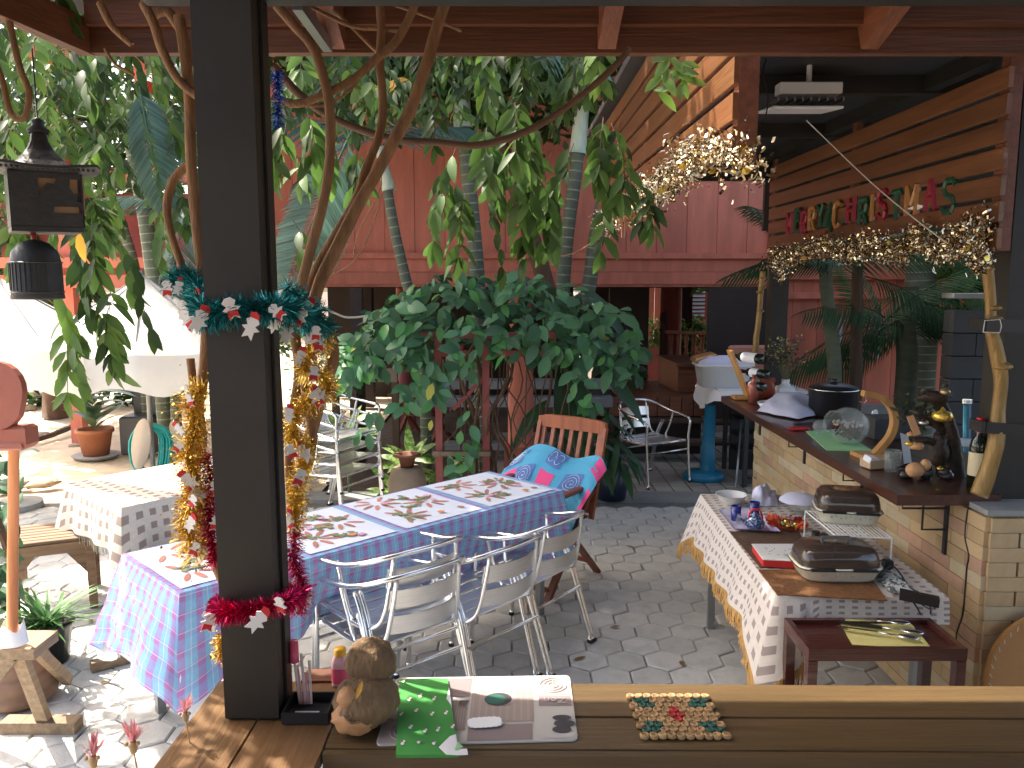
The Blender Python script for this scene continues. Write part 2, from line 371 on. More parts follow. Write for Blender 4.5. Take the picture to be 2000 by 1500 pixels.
    def ball(s, c, r, seg=12, rings=8, sc=(1, 1, 1), R=None, jit=0.0):
        prof = [(r * sin(pi * i / rings) + (1e-4 if i in (0, rings) else 0), -r * cos(pi * i / rings)) for i in range(rings + 1)]
        o = len(s.v); c = Vector(c)
        s.lathe((0, 0, 0), prof, seg)
        for i in range(o, len(s.v)):
            p = Vector(s.v[i]);
            if jit: p *= 1 + jit * mnoise.noise(p * (2.5 / r) + c * 7)
            p = Vector((p.x * sc[0], p.y * sc[1], p.z * sc[2]));
            if R: p = R @ p
            s.v[i] = tuple(c + p)
        return s
    def prism(s, pts, h, M=None):
        n = len(pts); P = [(p[0], p[1], 0) for p in pts] + [(p[0], p[1], h) for p in pts]
        if M: P = [M @ Vector(p) for p in P]
        F = [tuple(range(n - 1, -1, -1)), tuple(range(n, 2 * n))] + [(i, (i + 1) % n, n + (i + 1) % n, n + i) for i in range(n)]
        s.add(P, F); return s
    def sheet(s, fn, nu, nv, uvfn=None):
        P = []; U = []
        for j in range(nv + 1):
            for i in range(nu + 1):
                a, b = i / nu, j / nv; P.append(fn(a, b)); U.append(uvfn(a, b) if uvfn else (a, b))
        F = [(j * (nu + 1) + i, j * (nu + 1) + i + 1, (j + 1) * (nu + 1) + i + 1, (j + 1) * (nu + 1) + i) for j in range(nv) for i in range(nu)]
        s.add(P, F, U); return s
    def leaf(s, p, d, n_, L, W, fold=0.25, droop=0.25):
        """leaf blade: base p, direction d, face normal n_"""
        d = Vector(d).normalized(); n_ = Vector(n_); x = d.cross(n_)
        if x.length < 1e-5: x = d.orthogonal()
        x.normalize(); n_ = x.cross(d)
        P = []
        for t, wd in ((0, 0.0), (0.22, 0.72), (0.5, 1.0), (0.8, 0.62), (1, 0.0)):
            c = Vector(p) + d * (L * t) - n_ * (droop * L * t * t)
            if wd == 0: P.append(c)
            else:
                P.append(c + x * (W / 2 * wd) + n_ * (fold * W * wd * .5)); P.append(c - n_ * 0); P.append(c - x * (W / 2 * wd) + n_ * (fold * W * wd * .5))
        F = [(0, 1, 2), (0, 2, 3), (1, 4, 5, 2), (2, 5, 6, 3), (4, 7, 8, 5), (5, 8, 9, 6), (7, 10, 8), (8, 10, 9)]
        s.add(P, F); return s
    def mesh(s, name, mats, smooth=False):
        me = D.meshes.new(name); me.from_pydata(s.v, [], s.f)
        for m in (mats if isinstance(mats, (list, tuple)) else [mats]): me.materials.append(m)
        if len(me.materials) > 1: me.polygons.foreach_set("material_index", s.m)
        if s.uv:
            ul = me.uv_layers.new(name="UVMap"); li = [0] * len(me.loops); me.loops.foreach_get("vertex_index", li)
            arr = []
            for q in li: arr += list(s.uv.get(q, (0, 0)))
            ul.data.foreach_set("uv", arr)
        if smooth: me.polygons.foreach_set("use_smooth", [True] * len(me.polygons))
        me.update(); return me
    def build(s, name, mats, parent=None, smooth=False, kind=None):
        me = s.mesh(name, mats, smooth)
        if parent is not None and parent.get('_wl'):
            l_ = Vector(parent['_wl']); me.transform(Matrix.Translation(-l_))
        o = D.objects.new(name, me); COL.objects.link(o)
        if parent is not None: o.parent = parent
        if kind: o['kind'] = kind
        return o
def obj_inst(name, me, parent=None, M=None):
    o = D.objects.new(name, me); COL.objects.link(o)
    if parent is not None:
        o.parent = parent
        if parent.get('_wl') and M is not None: M = Matrix.Translation(-Vector(parent['_wl'])) @ M
    if M is not None: o.matrix_local = M
    return o
def thing(name, label, cat, loc=(0, 0, 0), rz=0, group=None, world=True):
    """Empty at the thing's base. world=True: parts are written in world coordinates and shifted here."""
    o = D.objects.new(name, None); COL.objects.link(o); o.location = loc; o.rotation_euler = (0, 0, rz)
    o.empty_display_size = 0.1
    o['label'] = label; o['category'] = cat
    if group: o['group'] = group
    if world and rz == 0: o['_wl'] = tuple(loc) if tuple(loc) != (0, 0, 0) else (0, 0, 1e-9)
    return o
def tag(o, label, cat, group=None):
    o['label'] = label; o['category'] = cat
    if group: o['group'] = group
    return o
def one(mb, name, mats, label, cat, base, smooth=False, group=None):
    """a thing that is a single mesh, origin at its base"""
    me = mb.mesh(name, mats, smooth); me.transform(Matrix.Translation(-Vector(base)))
    o = D.objects.new(name, me); COL.objects.link(o); o.location = base
    return tag(o, label, cat, group)
def struct(mb, name, mats, parent=None, smooth=False):
    o = mb.build(name, mats, parent, smooth)
    if parent is None: o['kind'] = 'structure'
    return o
def copy_tree(o, parent=None):
    c = o.copy(); COL.objects.link(c)
    if parent is not None: c.parent = parent
    for ch in list(o.children): copy_tree(ch, c)
    return c
def relabel(o, loc, rz, label, group=None):
    o.location = loc; o.rotation_euler = (o.rotation_euler[0], o.rotation_euler[1], rz); o['label'] = label
    if group: o['group'] = group
    return o
def rot(rx=0, ry=0, rz=0):
    return Matrix.Rotation(rz, 3, 'Z') @ Matrix.Rotation(ry, 3, 'Y') @ Matrix.Rotation(rx, 3, 'X')
def spline(pts, n=6):
    pts = [Vector(p) for p in pts]; out = []
    for i in range(len(pts) - 1):
        p0 = pts[max(i - 1, 0)]; p1 = pts[i]; p2 = pts[i + 1]; p3 = pts[min(i + 2, len(pts) - 1)]
        for k in range(n):
            t = k / n; out.append(0.5 * ((2 * p1) + (p2 - p0) * t + (2 * p0 - 5 * p1 + 4 * p2 - p3) * t * t + (3 * p1 - p0 - 3 * p2 + p3) * t ** 3))
    out.append(pts[-1]); return out
U = random.uniform
# ================================================================== GROUND
ZP = 0.0
b = MB(); b.sheet(lambda a, c: (-60 + 120 * a, -30 + 130 * c, -0.06), 2, 2); struct(b, "ground", soil)
def sandfn(a, c):
    x = -16 + 14.2 * a; y = 2.0 + 22 * c
    return (x, y, -0.035 + 0.05 * mnoise.noise(Vector((x * .7, y * .7, 0))) * (1 if y > 7.6 else 0.2))
b = MB(); b.sheet(sandfn, 70, 90); struct(b, "sandy_yard", sand, smooth=True)
b = MB(); b.bbox((-4.2, 0.5, -0.3), (3.4, 7.12, -0.022)); court = struct(b, "paved_court", joint)
hexm = MB(); r_ = 0.2 / sqrt(3) * 0.972
P0 = [(r_ * cos(pi / 2 + k * pi / 3), r_ * sin(pi / 2 + k * pi / 3)) for k in range(6)]
hexm.add([(x * .93, y * .93, 0.0) for x, y in P0] + [(x, y, -0.006) for x, y in P0] + [(x, y, -0.03) for x, y in P0],
         [tuple(range(6))] + [(i, i + 6, (i + 1) % 6 + 6, (i + 1) % 6) for i in range(6)] + [(i + 6, i + 12, (i + 1) % 6 + 12, (i + 1) % 6 + 6) for i in range(6)])
hexme = hexm.mesh("paver", paver)
cells = []
for j in range(-2, 38):
    for i in range(-22, 19):
        x = i * .2 + (j % 2) * .1; y = 0.6 + j * .1732
        if y < 0.7 or y > 7.0 or x > 3.3: continue
        # projected position, keep only pavers the picture can show
        z = -EYE; f_ = y * cos(PITCH) - z * sin(PITCH); up_ = y * sin(PITCH) + z * cos(PITCH)
        if f_ <= 0.1: continue
        u = 1000 + FPX * x / f_; v = 750 - FPX * up_ / f_
        seen = -60 < u < 2060 and (v < 1360 or (u < 430 and v < 1530)) and not (v > 1000 and u > 1900)
        cells.append((0 if seen else 1, y, x))
cells.sort()
rest = MB()
for k, (ns, y, x) in enumerate(cells):
    M = Matrix.Translation((x + U(-.002, .002), y + U(-.002, .002), ZP + U(-.003, .002))) @ (rot(U(-.012, .012), U(-.012, .012), U(-.012, .012))).to_4x4()
    if k < 296: obj_inst("paver", hexme, court, M)
    else: rest.add([M @ v.co for v in hexme.vertices], [tuple(p.vertices) for p in hexme.polygons])
rest.build("paver_field", paver, court, kind='stuff')
b = MB(); b.bbox((-3.8, 7.12, -0.2), (4.6, 7.42, 0.004)); struct(b, "concrete_edge_strip", concrete)
b = MB(); b.bbox((-0.2, 7.42, -0.2), (4.6, 10.4, -0.014)); terr = struct(b, "paved_terrace", joint)
sq = MB(); sq.bevbox((0, 0, -.012), (.156, .156, .024), .004); sqme = sq.mesh("paver", sqpaver)
n_ = 0; rest = MB()
for j in range(17):
    for i in range(27):
        x = -0.1 + i * .17; y = 7.52 + j * .17
        if x > 4.5: continue
        M = Matrix.Translation((x, y, U(-.002, .002))) @ rot(U(-.01, .01), U(-.01, .01), 0).to_4x4()
        if x > 0.9 and x < 3.9 and n_ < 290: obj_inst("paver", sqme, terr, M); n_ += 1
        else: rest.add([M @ v.co for v in sqme.vertices], [tuple(p.vertices) for p in sqme.polygons])
rest.build("paver_field", sqpaver, terr, kind='stuff')
# stones edging the sandy yard
for k, (u, v, s_, c) in enumerate([(60, 775, .30, 0), (95, 762, .22, 1), (120, 800, .25, 0), (45, 800, .2, 1), (85, 948, .16, 1), (18, 955, .2, 0), (150, 872, .1, 1)]):
    p = pz(u, v, 0.0); m = MB(); m.ball((p.x, p.y, s_ * .12), s_ * .5, 12, 8, (1.9, 1, .5), rot(0, 0, U(0, 3)), jit=.5)
    lab = ["long tan stone lying across the sandy yard behind the red wooden plaque", "smaller stone farther back beside the white parasol's hem", "stone right of the plaque, in the shade near the potted plant",
           "stone just right of the red wooden plaque's upper edge", "small pale stone before the cream cloth table", "flat stone at the photo's left edge, level with the cream table top", "pebble-sized stone below the potted plant"][k]
    one(m, "garden_stone", stone_m, lab, "stone", (p.x, p.y, 0), smooth=True, group="stones in the sandy yard")
m = MB(); m.tube([pz(60, 862, .03), pz(100, 850, .04), pz(145, 832, .05)], .035, 7)
one(m, "fallen_log", old_wood, "thin dark log lying on the bright sand left of the potted plant", "log", tuple(pz(100, 850, 0)))

# ================================================================== SALA (viewer's pavilion)
ZC = 1.10
ct = thing("bar_counter", "brown L-shaped plank bar counter across the bottom of the photo", "counter", (0.5, 1.5, 0.0))
def planky(name, pts, z0, z1, m, parent):
    mb = MB(); mb.prism(pts, z1 - z0, Matrix.Translation((0, 0, z0))); return mb.build(name, m, parent)
yb = pz(1000, 1333, ZC).y; yf = pz(1200, 1463, ZC).y; ym = pz(1500, 1398, ZC).y
xl = -0.36
planky("plank", [(xl, ym + .004), (2.6, ym - .02), (2.6, yb - .035), (xl, yb)], ZC - .03, ZC, counter_wood, ct)
planky("plank", [(xl, yf + .006), (2.6, yf - .02), (2.6, ym - .026), (xl, ym - .003)], ZC - .03, ZC - .001, counter_wood, ct)
mb = MB(); mb.prism([(xl, yf - .014), (2.6, yf - .04), (2.6, yf - .022), (xl, yf + .003)], .030, Matrix.Translation((0, 0, ZC - .033))); mb.build("front_lip", counter_wood, ct)
# arm of the counter that comes towards the viewer on the left
a0 = pz(430, 1330, ZC); a1 = pz(300, 1500, ZC); dx = (a1.x - a0.x) / (a1.y - a0.y)
def ax(x, y): return x + dx * (y - a0.y)
ytop = a0.y; ybot = 0.75
w1 = 0.135; w2 = 0.285
planky("plank", [(ax(a0.x, ybot), ybot), (ax(a0.x + w1, ybot), ybot), (ax(a0.x + w1, ytop), ytop), (a0.x, ytop)], ZC - .03, ZC, counter_wood_y, ct)
planky("plank", [(ax(a0.x + w1 + .004, ybot), ybot), (ax(a0.x + w2, ybot), ybot), (xl - .004, yf), (xl - .004, ytop), (ax(a0.x + w1 + .004, ytop), ytop)], ZC - .03, ZC - .001, counter_wood_y, ct)
mb = MB(); mb.bbox((xl, yf + .05, 0.0), (2.6, yf + .09, ZC - .035)); mb.build("kick_panel", old_wood, ct)
mb = MB(); mb.bbox((a0.x + .06, 0.8, 0), (a0.x + .1, ytop - .02, ZC - .035)); mb.build("kick_panel", old_wood, ct)
# rail seen behind the coconut, brown plank end between post and bottle
mb = MB(); mb.bbox((-0.47, yb + .0, ZC - .03), (-0.36, yb + .055, ZC + .004)); mb.build("end_block", brown_beam, ct)

post = thing("steel_post", "thick dark square steel post standing on the counter wrapped in tinsel", "post", (-0.53, 1.62, 0))
xp0 = pz(440, 1408, ZC).x; xp1 = pz(545, 1408, ZC).x; yp0 = pz(490, 1408, ZC).y
mb = MB(); mb.bevbox(((xp0 + xp1) / 2, yp0 + .045, 2.05), (xp1 - xp0, .09, 1.9), .006); mb.build("tube", black_steel, post)
mb = MB(); mb.bbox((xp1 + .001, yp0 + .045, ZC), (xp1 + .006, yp0 + .085, 3.0)); mb.build("side_channel", black_steel, post)
bm_ = MB(); zt = py(1000, 12, 1.66).z; bm_.bbox((-0.7, 1.55, zt), (2.9, 1.66, zt + .1)); 
sb = one(bm_, "steel_beam", black_steel, "black steel beam running along the very top edge of the photo", "beam", (0.5, 1.6, zt))

roof = thing("pavilion_roof", "red-brown timber eave of the viewer's pavilion crossing the photo's top", "roof", (0.8, 2.1, 2.5))
YF = 2.2; zf0 = py(1000, 103, YF).z; zf1 = py(1000, 44, YF).z
cx_ = py(165, 95, YF).x
mb = MB(); mb.bbox((cx_, YF, zf0), (3.6, YF + .035, zf1 + .01)); mb.build("fascia_board", brown_beam, roof)
mb = MB(); mb.bbox((cx_ + .02, YF - .03, zf1 - .012), (3.6, YF - .004, zf1 + .07)); mb.build("upper_board", brown_beam, roof)
pl = pz(0, 28, zf0 + .01)
dl = (Vector((pl.x, pl.y, 0)) - Vector((cx_, YF, 0))).normalized()
mb = MB(); e = Vector((cx_, YF, 0)) + dl * 2.6; mb.bar((cx_, YF + .02, zf0 + .04), (e.x, e.y, zf0 + .09), .035, .085); mb.build("fascia_board", brown_beam_y, roof)
def slopez(y): return zf1 + .03 + (YF - y) * 0.42
for (u0, u1) in ((1183, 1.05), (1690, 1.4), (-40 + 700, .35), (2300, 1.9)):
    x0 = py(u0, 95, YF).x
    mb = MB(); mb.bar((x0, YF - .005, zf1 - .03), (x0 + (u1 - x0) * 0.0 + (0.02 if u0 < 1500 else .16), 0.3, slopez(0.3) - .05), .045, .09); mb.build("rafter", brown_beam_y, roof)
mb = MB()
mb.add([(cx_ - .05, YF + .08, zf1 + .045), (4.4, YF + .08, zf1 + .045), (4.4, -1.2, slopez(-1.2) + .02), (e.x - 1.4, -1.2, slopez(-1.2) + .02), (e.x - .2, e.y, slopez(e.y))],
       [(0, 1, 2, 3, 4)]); mb.add([(x, y, z + .04) for x, y, z in [mb.v[i] for i in range(5)]], [(4, 3, 2, 1, 0)]); mb.build("roof_sheet", dark_roof, roof)
mb = MB(); xa_ = e.x - 1.4; zr_ = slopez(-1.2) + .02; mb.add([(xa_, -1.2, zr_), (4.4, -1.2, zr_), (4.4, -5.4, zf1), (xa_, -5.4, zf1), (xa_, -1.2, zr_ + .05), (4.4, -1.2, zr_ + .05), (4.4, -5.4, zf1 + .05), (xa_, -5.4, zf1 + .05)], [(0, 1, 2, 3), (7, 6, 5, 4)]); mb.build("roof_sheet", dark_roof, roof)  # unseen rear slope, shaped to cut light reaching the bar from behind
for (u, u2) in ((540, 620),):
    p = py(600, 20, 1.9)
    mb = MB(); mb.bar(py(580, 5, 1.85), py(640, 90, 2.17), .022, .03); mb.build("steel_angle", steel_leg, roof)

# ================================================================== KIOSK (right)
WX = 1.90; WY0 = 3.17; WY1 = 6.35; WZ = 1.05
kw = thing("tiled_bar_wall", "low bar wall faced with yellow stone tiles on the photo's right", "wall", (2.0, 4.7, 0))
mb = MB(); mb.bbox((WX + .012, WY0 + .012, 0), (WX + .2, WY1, WZ)); mb.bbox((WX + .2, WY0 + .012, 0), (3.3, WY0 + .2, WZ)); mb.build("core", grout, kw)
tl = MB(); tl.bevbox((0, 0, 0), (.022, .2375, .0595), .002)
tms = [tl.mesh("tile", t_) for t_ in (tile, tile, tile_p, tile_w, tile_w, tile)]
RH = 0.061
for r in range(17):
    z = .033 + r * RH
    off = (r % 2) * .12 + (r % 3) * .03
    y = WY0 + .118 - off * 0
    n = 0
    yy = WY0 + (0.118 if r % 2 == 0 else 0.0)
    while yy < WY1 - .1:
        L = .236; 
        if yy - .118 < WY0 - .001:
            M = Matrix.Translation((WX + U(0, .002), WY0 + .060, z)) @ Matrix.Diagonal((1, .49, 1, 1))
        else: M = Matrix.Translation((WX + U(-.001, .002), yy, z))
        obj_inst("tile", random.choice(tms), kw, M); yy += .24
tl2 = MB(); tl2.bevbox((0, 0, 0), (.2375, .022, .0595), .002); tms2 = [tl2.mesh("tile", t_) for t_ in (tile, tile_w, tile)]
for r in range(17):
    z = .033 + r * RH; x = WX + .13 + (r % 2) * .12
    if r % 2: obj_inst("tile", tms2[0], kw, Matrix.Translation((WX + .065, WY0 - .002, z)) @ Matrix.Diagonal((.47, 1, 1, 1)))
    while x < 2.6: obj_inst("tile", random.choice(tms2), kw, Matrix.Translation((x, WY0 + U(-.003, 0), z))); x += .24
mb = MB(); mb.bbox((WX - .01, WY0 - .012, WZ), (3.3, WY0 + .28, WZ + .022)); mb.bbox((WX - .01, WY0 + .28, WZ), (WX + .21, WY1 + .01, WZ + .022)); mb.build("coping", concrete, kw)

SZ = 1.10; SX = 1.590; SY0 = 3.29; SY1 = 6.08
sh = thing("bar_shelf", "dark brown plank shelf along the top of the tiled bar wall", "shelf", (1.75, 4.7, SZ))
mb = MB(); mb.prism([(SX + .0, SY0), (WX + .12, SY0), (WX + .12, SY1 + .1), (SX - .02, SY1)], .045, Matrix.Translation((0, 0, SZ - .045))); mb.build("plank", shelf_wood, sh)
mb = MB(); mb.bbox((WX + .125, SY0 + .25, SZ - .045), (WX + .42, SY1 + .1, SZ - .001)); mb.build("plank", shelf_wood, sh)
def bracket(y, s=1.0):
    mb = MB(); z0 = SZ - .046
    mb.bbox((WX - .022, y - .012, z0 - .26 * s), (WX - .001, y + .012, z0))
    p = WX - .02
    mb.tube([(p, y, z0 - .055), (p - .19, y, z0 - .055), (p - .19, y, z0)], .005, 6)
    mb.tube([(p, y, z0 - .15), (p - .10, y, z0 - .15), (p - .10, y, z0)], .005, 6)
    mb.build("bracket", black_m, sh)
for u, v in ((1483, 840), (1570, 890), (1682, 955), (1845, 1040)):
    yy = 1.88 * FPX / (u - 1000) * 1.0
    bracket(max(SY0 + .14, px(u, v, 1.88).y))

kp = thing("kiosk_post", "broad black steel post standing on the bar wall at the photo's right edge", "post", (2.08, 3.4, WZ))
mb = MB(); mb.bevbox((2.075, 3.40, 2.02), (.14, .14, 1.90), .005); mb.build("tube", black_steel, kp)
mb = MB(); mb.bevbox((2.232, 3.41, 2.02), (.16, .12, 1.90), .005); mb.build("tube", black_steel, kp)
mb = MB(); mb.bevbox((1.982, 6.15, 1.5), (.125, .12, 3.0), .005)
one(mb, "kiosk_post", black_steel, "slim black steel post at the far end of the bar, behind the wine rack", "post", (1.98, 6.15, 0))
# right-hand slat screen
scr = thing("slat_screen", "horizontal slat screen above the bar carrying the coloured Christmas letters", "screen", (1.83, 4.5, 2.1))
slR = MB(); slR.bevbox((0, 0, 0), (.018, 2.86, .079), .003); slRm = slR.mesh("slat", slat_wood)
for k in range(7):
    M = Matrix.Translation((1.812 + U(-.001, .001), 4.49, 2.135 + k * .0955)) @ rot(U(-.0012, .0012), 0, -.013).to_4x4()
    obj_inst("slat", slRm, scr, M)
for y in (3.12, 4.5, 5.88):
    mb = MB(); mb.bbox((1.825 + (4.5 - y) * .013 * -1, y - .03, 2.09), (1.855, y + .03, 2.80)); mb.build("batten", brown_beam_y, scr)
# left-hand slat screen
LX = 0.632; LY0 = 2.42; LY1 = 5.95
scl = thing("slat_screen", "sunlit slat screen at top centre with champagne tinsel along its lower edge", "screen", (LX, 4.2, 2.3))
slL = MB(); slL.bevbox((0, 0, 0), (.018, LY1 - LY0, .079), .003); slLm = slL.mesh("slat", slat_wood)
for k in range(7):
    M = Matrix.Translation((LX + U(-.001, .001), (LY0 + LY1) / 2, 2.385 + k * .0955)) @ rot(U(-.0012, .0012), 0, .004).to_4x4()
    obj_inst("slat", slLm, scl, M)
mb = MB(); mb.bbox((LX + .012, LY0 - .002, 2.32), (LX + .07, LY0 + .05, 3.05)); mb.build("end_board", brown_beam_y, scl)
for y in (4.1, 5.9):
    mb = MB(); mb.bbox((LX + .012, y - .03, 2.33), (LX + .05, y + .03, 3.04)); mb.build("batten", brown_beam_y, scl)
# kiosk roof
kr = thing("kiosk_roof", "dark grey boarded kiosk ceiling between the two slat screens", "roof", (1.9, 4.5, 2.85))
for i, (y0, y1) in enumerate(((2.7, 3.9), (3.91, 5.1), (5.11, 6.35))):
    for (x0, x1) in ((LX + .03, 1.86), (1.87, 3.1), (3.11, 4.3)):
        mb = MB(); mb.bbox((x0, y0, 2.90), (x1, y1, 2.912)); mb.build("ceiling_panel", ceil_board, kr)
for y in (3.9, 5.1, 6.3):
    mb = MB(); mb.bbox((LX + .03, y - .03, 2.82 if y < 6 else 2.70), (4.3, y + .03, 2.899)); mb.build("joist", black_steel, kr)
mb = MB(); mb.bbox((1.875, 2.7, 2.83), (1.935, 6.3, 2.899)); mb.build("joist", black_steel, kr)
mb = MB(); mb.bbox((1.95, 6.46, 2.34), (5.4, 6.50, 3.05)); mb.build("gap_backing", dark_in, kr)  # added dark board, keeps daylight from showing through the slat gaps
mb = MB(); mb.bbox((LX - .05, 2.42, 3.06), (5.4, 6.6, 3.10)); mb.build("roof_sheet", dark_roof, kr)
# light fixture
p = py(1570, 205, 3.75)
lf = thing("ceiling_light", "unlit square white ceiling light under the dark kiosk ceiling", "ceiling light", (p.x, p.y, 2.76))
mb = MB(); mb.bevbox((p.x, 3.70, 2.80), (.27, .07, .05), .004); mb.cyl((p.x, 3.7, 2.82), (p.x, 3.7, 2.9), .012, .012, 8); mb.build("housing", white_p, lf)
mb = MB(); mb.bevbox((p.x - .02, 3.76, 2.725), (.30, .26, .012), .003, rot(.1, 0, 0)); mb.build("diffuser", white_p, lf)
mb = MB()
for k in range(9): mb.bbox((p.x - .15 + k * .035, 3.64, 2.74), (p.x - .145 + k * .035, 3.86, 2.755))
mb.build("louvre", steel_leg, lf)
# letters
def letter_strokes(ch):
    S = {'M': [[(0, 0), (0, 1), (.5, .35), (1, 1), (1, 0)]], 'E': [[(1, 1), (0, 1), (0, 0), (1, 0)], [(0, .5), (.8, .5)]],
         'R': [[(0, 0), (0, 1), (.8, 1), (1, .8), (.8, .52), (0, .5)], [(.5, .5), (1, 0)]], 'Y': [[(0, 1), (.5, .5), (1, 1)], [(.5, .5), (.5, 0)]],
         'C': [[(1, .85), (.7, 1), (.2, 1), (0, .75), (0, .25), (.2, 0), (.7, 0), (1, .15)]], 'H': [[(0, 0), (0, 1)], [(1, 0), (1, 1)], [(0, .5), (1, .5)]],
         'I': [[(.5, 0), (.5, 1)]], 'S': [[(1, .85), (.75, 1), (.2, 1), (0, .78), (.2, .55), (.8, .45), (1, .22), (.8, 0), (.2, 0), (0, .15)]],
         'T': [[(0, 1), (1, 1)], [(.5, 1), (.5, 0)]], 'A': [[(0, 0), (.5, 1), (1, 0)], [(.22, .4), (.78, .4)]]}
    return S[ch]
lr = mat("letter_red", (0.25, 0.012, 0.03), rough=0.5); lg = mat("letter_green", (0.012, 0.07, 0.035), rough=0.5); lo = mat("letter_gold", (0.36, 0.17, 0.05), rough=0.4)
wtxt = "MERRY CHRISTMAS"
cols_ = [lr, lg, lr, lo, lg, None, lo, lr, lg, lo, lr, lg, lo, lr, lg]
us_ = [1545, 1560, 1573, 1588, 1604, 0, 1637, 1664, 1688, 1705, 1724, 1752, 1781, 1818, 1854]
nm_ = {'M': 'M', }
word_of = lambda i: "Merry" if i < 5 else "Christmas"
cname = {lr.name: "red", lg.name: "green", lo.name: "gold"}
order = {0: "first", 1: "second", 2: "third", 3: "fourth", 4: "last", 6: "first", 7: "second", 8: "third", 9: "fourth", 10: "fifth", 11: "sixth", 12: "seventh", 13: "eighth", 14: "last"}
for i, ch in enumerate(wtxt):
    if ch == ' ': continue
    yy = 1.795 * FPX / (us_[i] - 1000) / cos(PITCH) * 1.0
    q = px(us_[i], 400, 1.793); yy = q.y
    wl_ = .09 if ch not in 'I' else .05; hl_ = .13; zc = 2.33 + .012 * sin(i * 2.1)
    mb = MB()
    for st in letter_strokes(ch):
        pts = [(1.793, yy + wl_ / 2 - a * wl_, zc - hl_ / 2 + bb * hl_) for a, bb in st]
        for k in range(len(pts) - 1): mb.bar(pts[k], pts[k + 1], .010, .027, up=(1, 0, 0)) if False else mb.tube([pts[k], pts[k + 1]], .0135, 6)
    one(mb, "hanging_letter", cols_[i], "%s letter %s, %s letter of the word %s on the slat screen" % (cname[cols_[i].name], ch, order[i], word_of(i)), "letter", (1.793, yy, zc - hl_ / 2), group="letters spelling MERRY CHRISTMAS")
mb = MB(); q = px(1622, 420, 1.793); mb.cyl((1.793, q.y, 2.27), (1.793, q.y, 2.41), .05, .002, 8); mb.cyl((1.793, q.y, 2.24), (1.793, q.y, 2.27), .012, .012, 6)
one(mb, "paper_tree", lg, "small green tree cut-out between the words Merry and Christmas", "decoration", (1.793, q.y, 2.24))
for (u, v, m_, lb) in ((1645, 432, lg, "thin green ribbon end hanging below the first gold letter of Christmas"), (1790, 405, white_f, "thin white paper strip below the letters at the far right word")):
    q = px(u, v, 1.79); mb = MB(); mb.prism([(-.09, 0), (0, .012), (.09, 0), (0, -.012)], .002, Matrix.Translation(q) @ rot(pi / 2, 0, pi / 2 + .0).to_4x4())
    one(mb, "paper_strip", m_, lb, "paper strip", tuple(q))
mb = MB(); mb.tube(spline([py(1575, 235, 3.8), py(1700, 355, 3.6), py(1790, 430, 3.3), py(1850, 475, 3.2)], 4), .0025, 5)
mb.build("pull_cord", rope_m, lf)
mb = MB(); mb.tube(spline([py(1500, 110, 3.6), py(1490, 140, 3.6), py(1500, 190, 3.6), py(1492, 235, 3.6), py(1470, 250, 3.6)], 5), .003, 5)
one(mb, "hanging_cable", black_p, "thin black cable looping under the kiosk ceiling beside the left screen", "cable", tuple(py(1470, 250, 3.6)))

# ================================================================== STILT HOUSE
HY = 9.0; HZ0 = 1.90
hs = thing("stilt_house", "big red painted wooden house raised on columns behind the court", "house", (0.2, 9.0, 0))
pk = MB(); pk.bevbox((0, 0, 0), (.322, .03, 3.4), .005); pkm = pk.mesh("wall_plank", red_paint)
x = -2.85
while x < 2.75:
    obj_inst("wall_plank", pkm, hs, Matrix.Translation((x, HY + .02 + U(-.003, .003), 3.9))); x += .327
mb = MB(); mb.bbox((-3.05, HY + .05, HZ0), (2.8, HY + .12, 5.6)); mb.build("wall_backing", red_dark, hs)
for (z0, z1, yo) in ((1.90, 2.03, .0), (2.034, 2.17, .012), (2.174, 2.235, -.03), (1.872, 1.899, .02)):
    mb = MB(); mb.bbox((-3.1, HY - .05 + yo, z0), (2.84, HY + .04, z1)); mb.build("base_beam", red_paint, hs)
mb = MB(); mb.bbox((2.77, HY - .04, 2.236), (2.86, HY + .08, 5.6)); mb.build("corner_post", red_dark, hs)
mb = MB(); mb.bbox((-3.1, HY + .05, 1.86), (2.84, 13.5, 1.899)); mb.build("floor_board", dark_in, hs)
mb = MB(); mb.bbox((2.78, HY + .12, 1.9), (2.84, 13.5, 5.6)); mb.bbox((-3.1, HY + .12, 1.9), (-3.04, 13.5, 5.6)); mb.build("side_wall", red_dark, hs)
mb = MB(); mb.bbox((-3.8, HY - .7, 5.6), (3.4, 14, 5.7)); mb.build("roof", dark_roof, hs)
for (u, vb, r0, Y) in ((1017, 930, .135, 8.3), (1212, 760, .12, 10.9), (1308, 740, .15, 10.9), (790, 880, .10, 10.6)):
    x = py(u, 700, Y).x
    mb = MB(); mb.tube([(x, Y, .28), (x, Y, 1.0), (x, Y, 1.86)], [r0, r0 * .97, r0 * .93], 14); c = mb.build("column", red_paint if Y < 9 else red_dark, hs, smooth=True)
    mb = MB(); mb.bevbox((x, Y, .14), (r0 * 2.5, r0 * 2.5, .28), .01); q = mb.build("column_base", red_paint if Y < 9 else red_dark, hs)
for x in (-2.2, -0.9, 1.35, 2.6):
    mb = MB(); mb.bbox((x - .1, 12.3, 0), (x + .1, 12.5, 1.86)); mb.build("column", dark_in, hs)
# dark wall panel under the house, right
mb = MB(); mb.bbox((2.13, 8.92, .35), (2.82, 8.97, 1.868)); mb.build("dark_panel", dark_in, hs)
mb = MB(); mb.bbox((1.25, 10.5, .35), (1.75, 10.6, 1.86)); mb.build("dark_panel", dark_in, hs)  # plain dark board put in for the darkness behind the deck
mb = MB(); mb.bbox((-3.0, 13.4, 0), (1.0, 13.45, 1.86)); mb.build("dark_panel", dark_in, hs)  # dark board added to hide the bright ground beyond, standing for shade
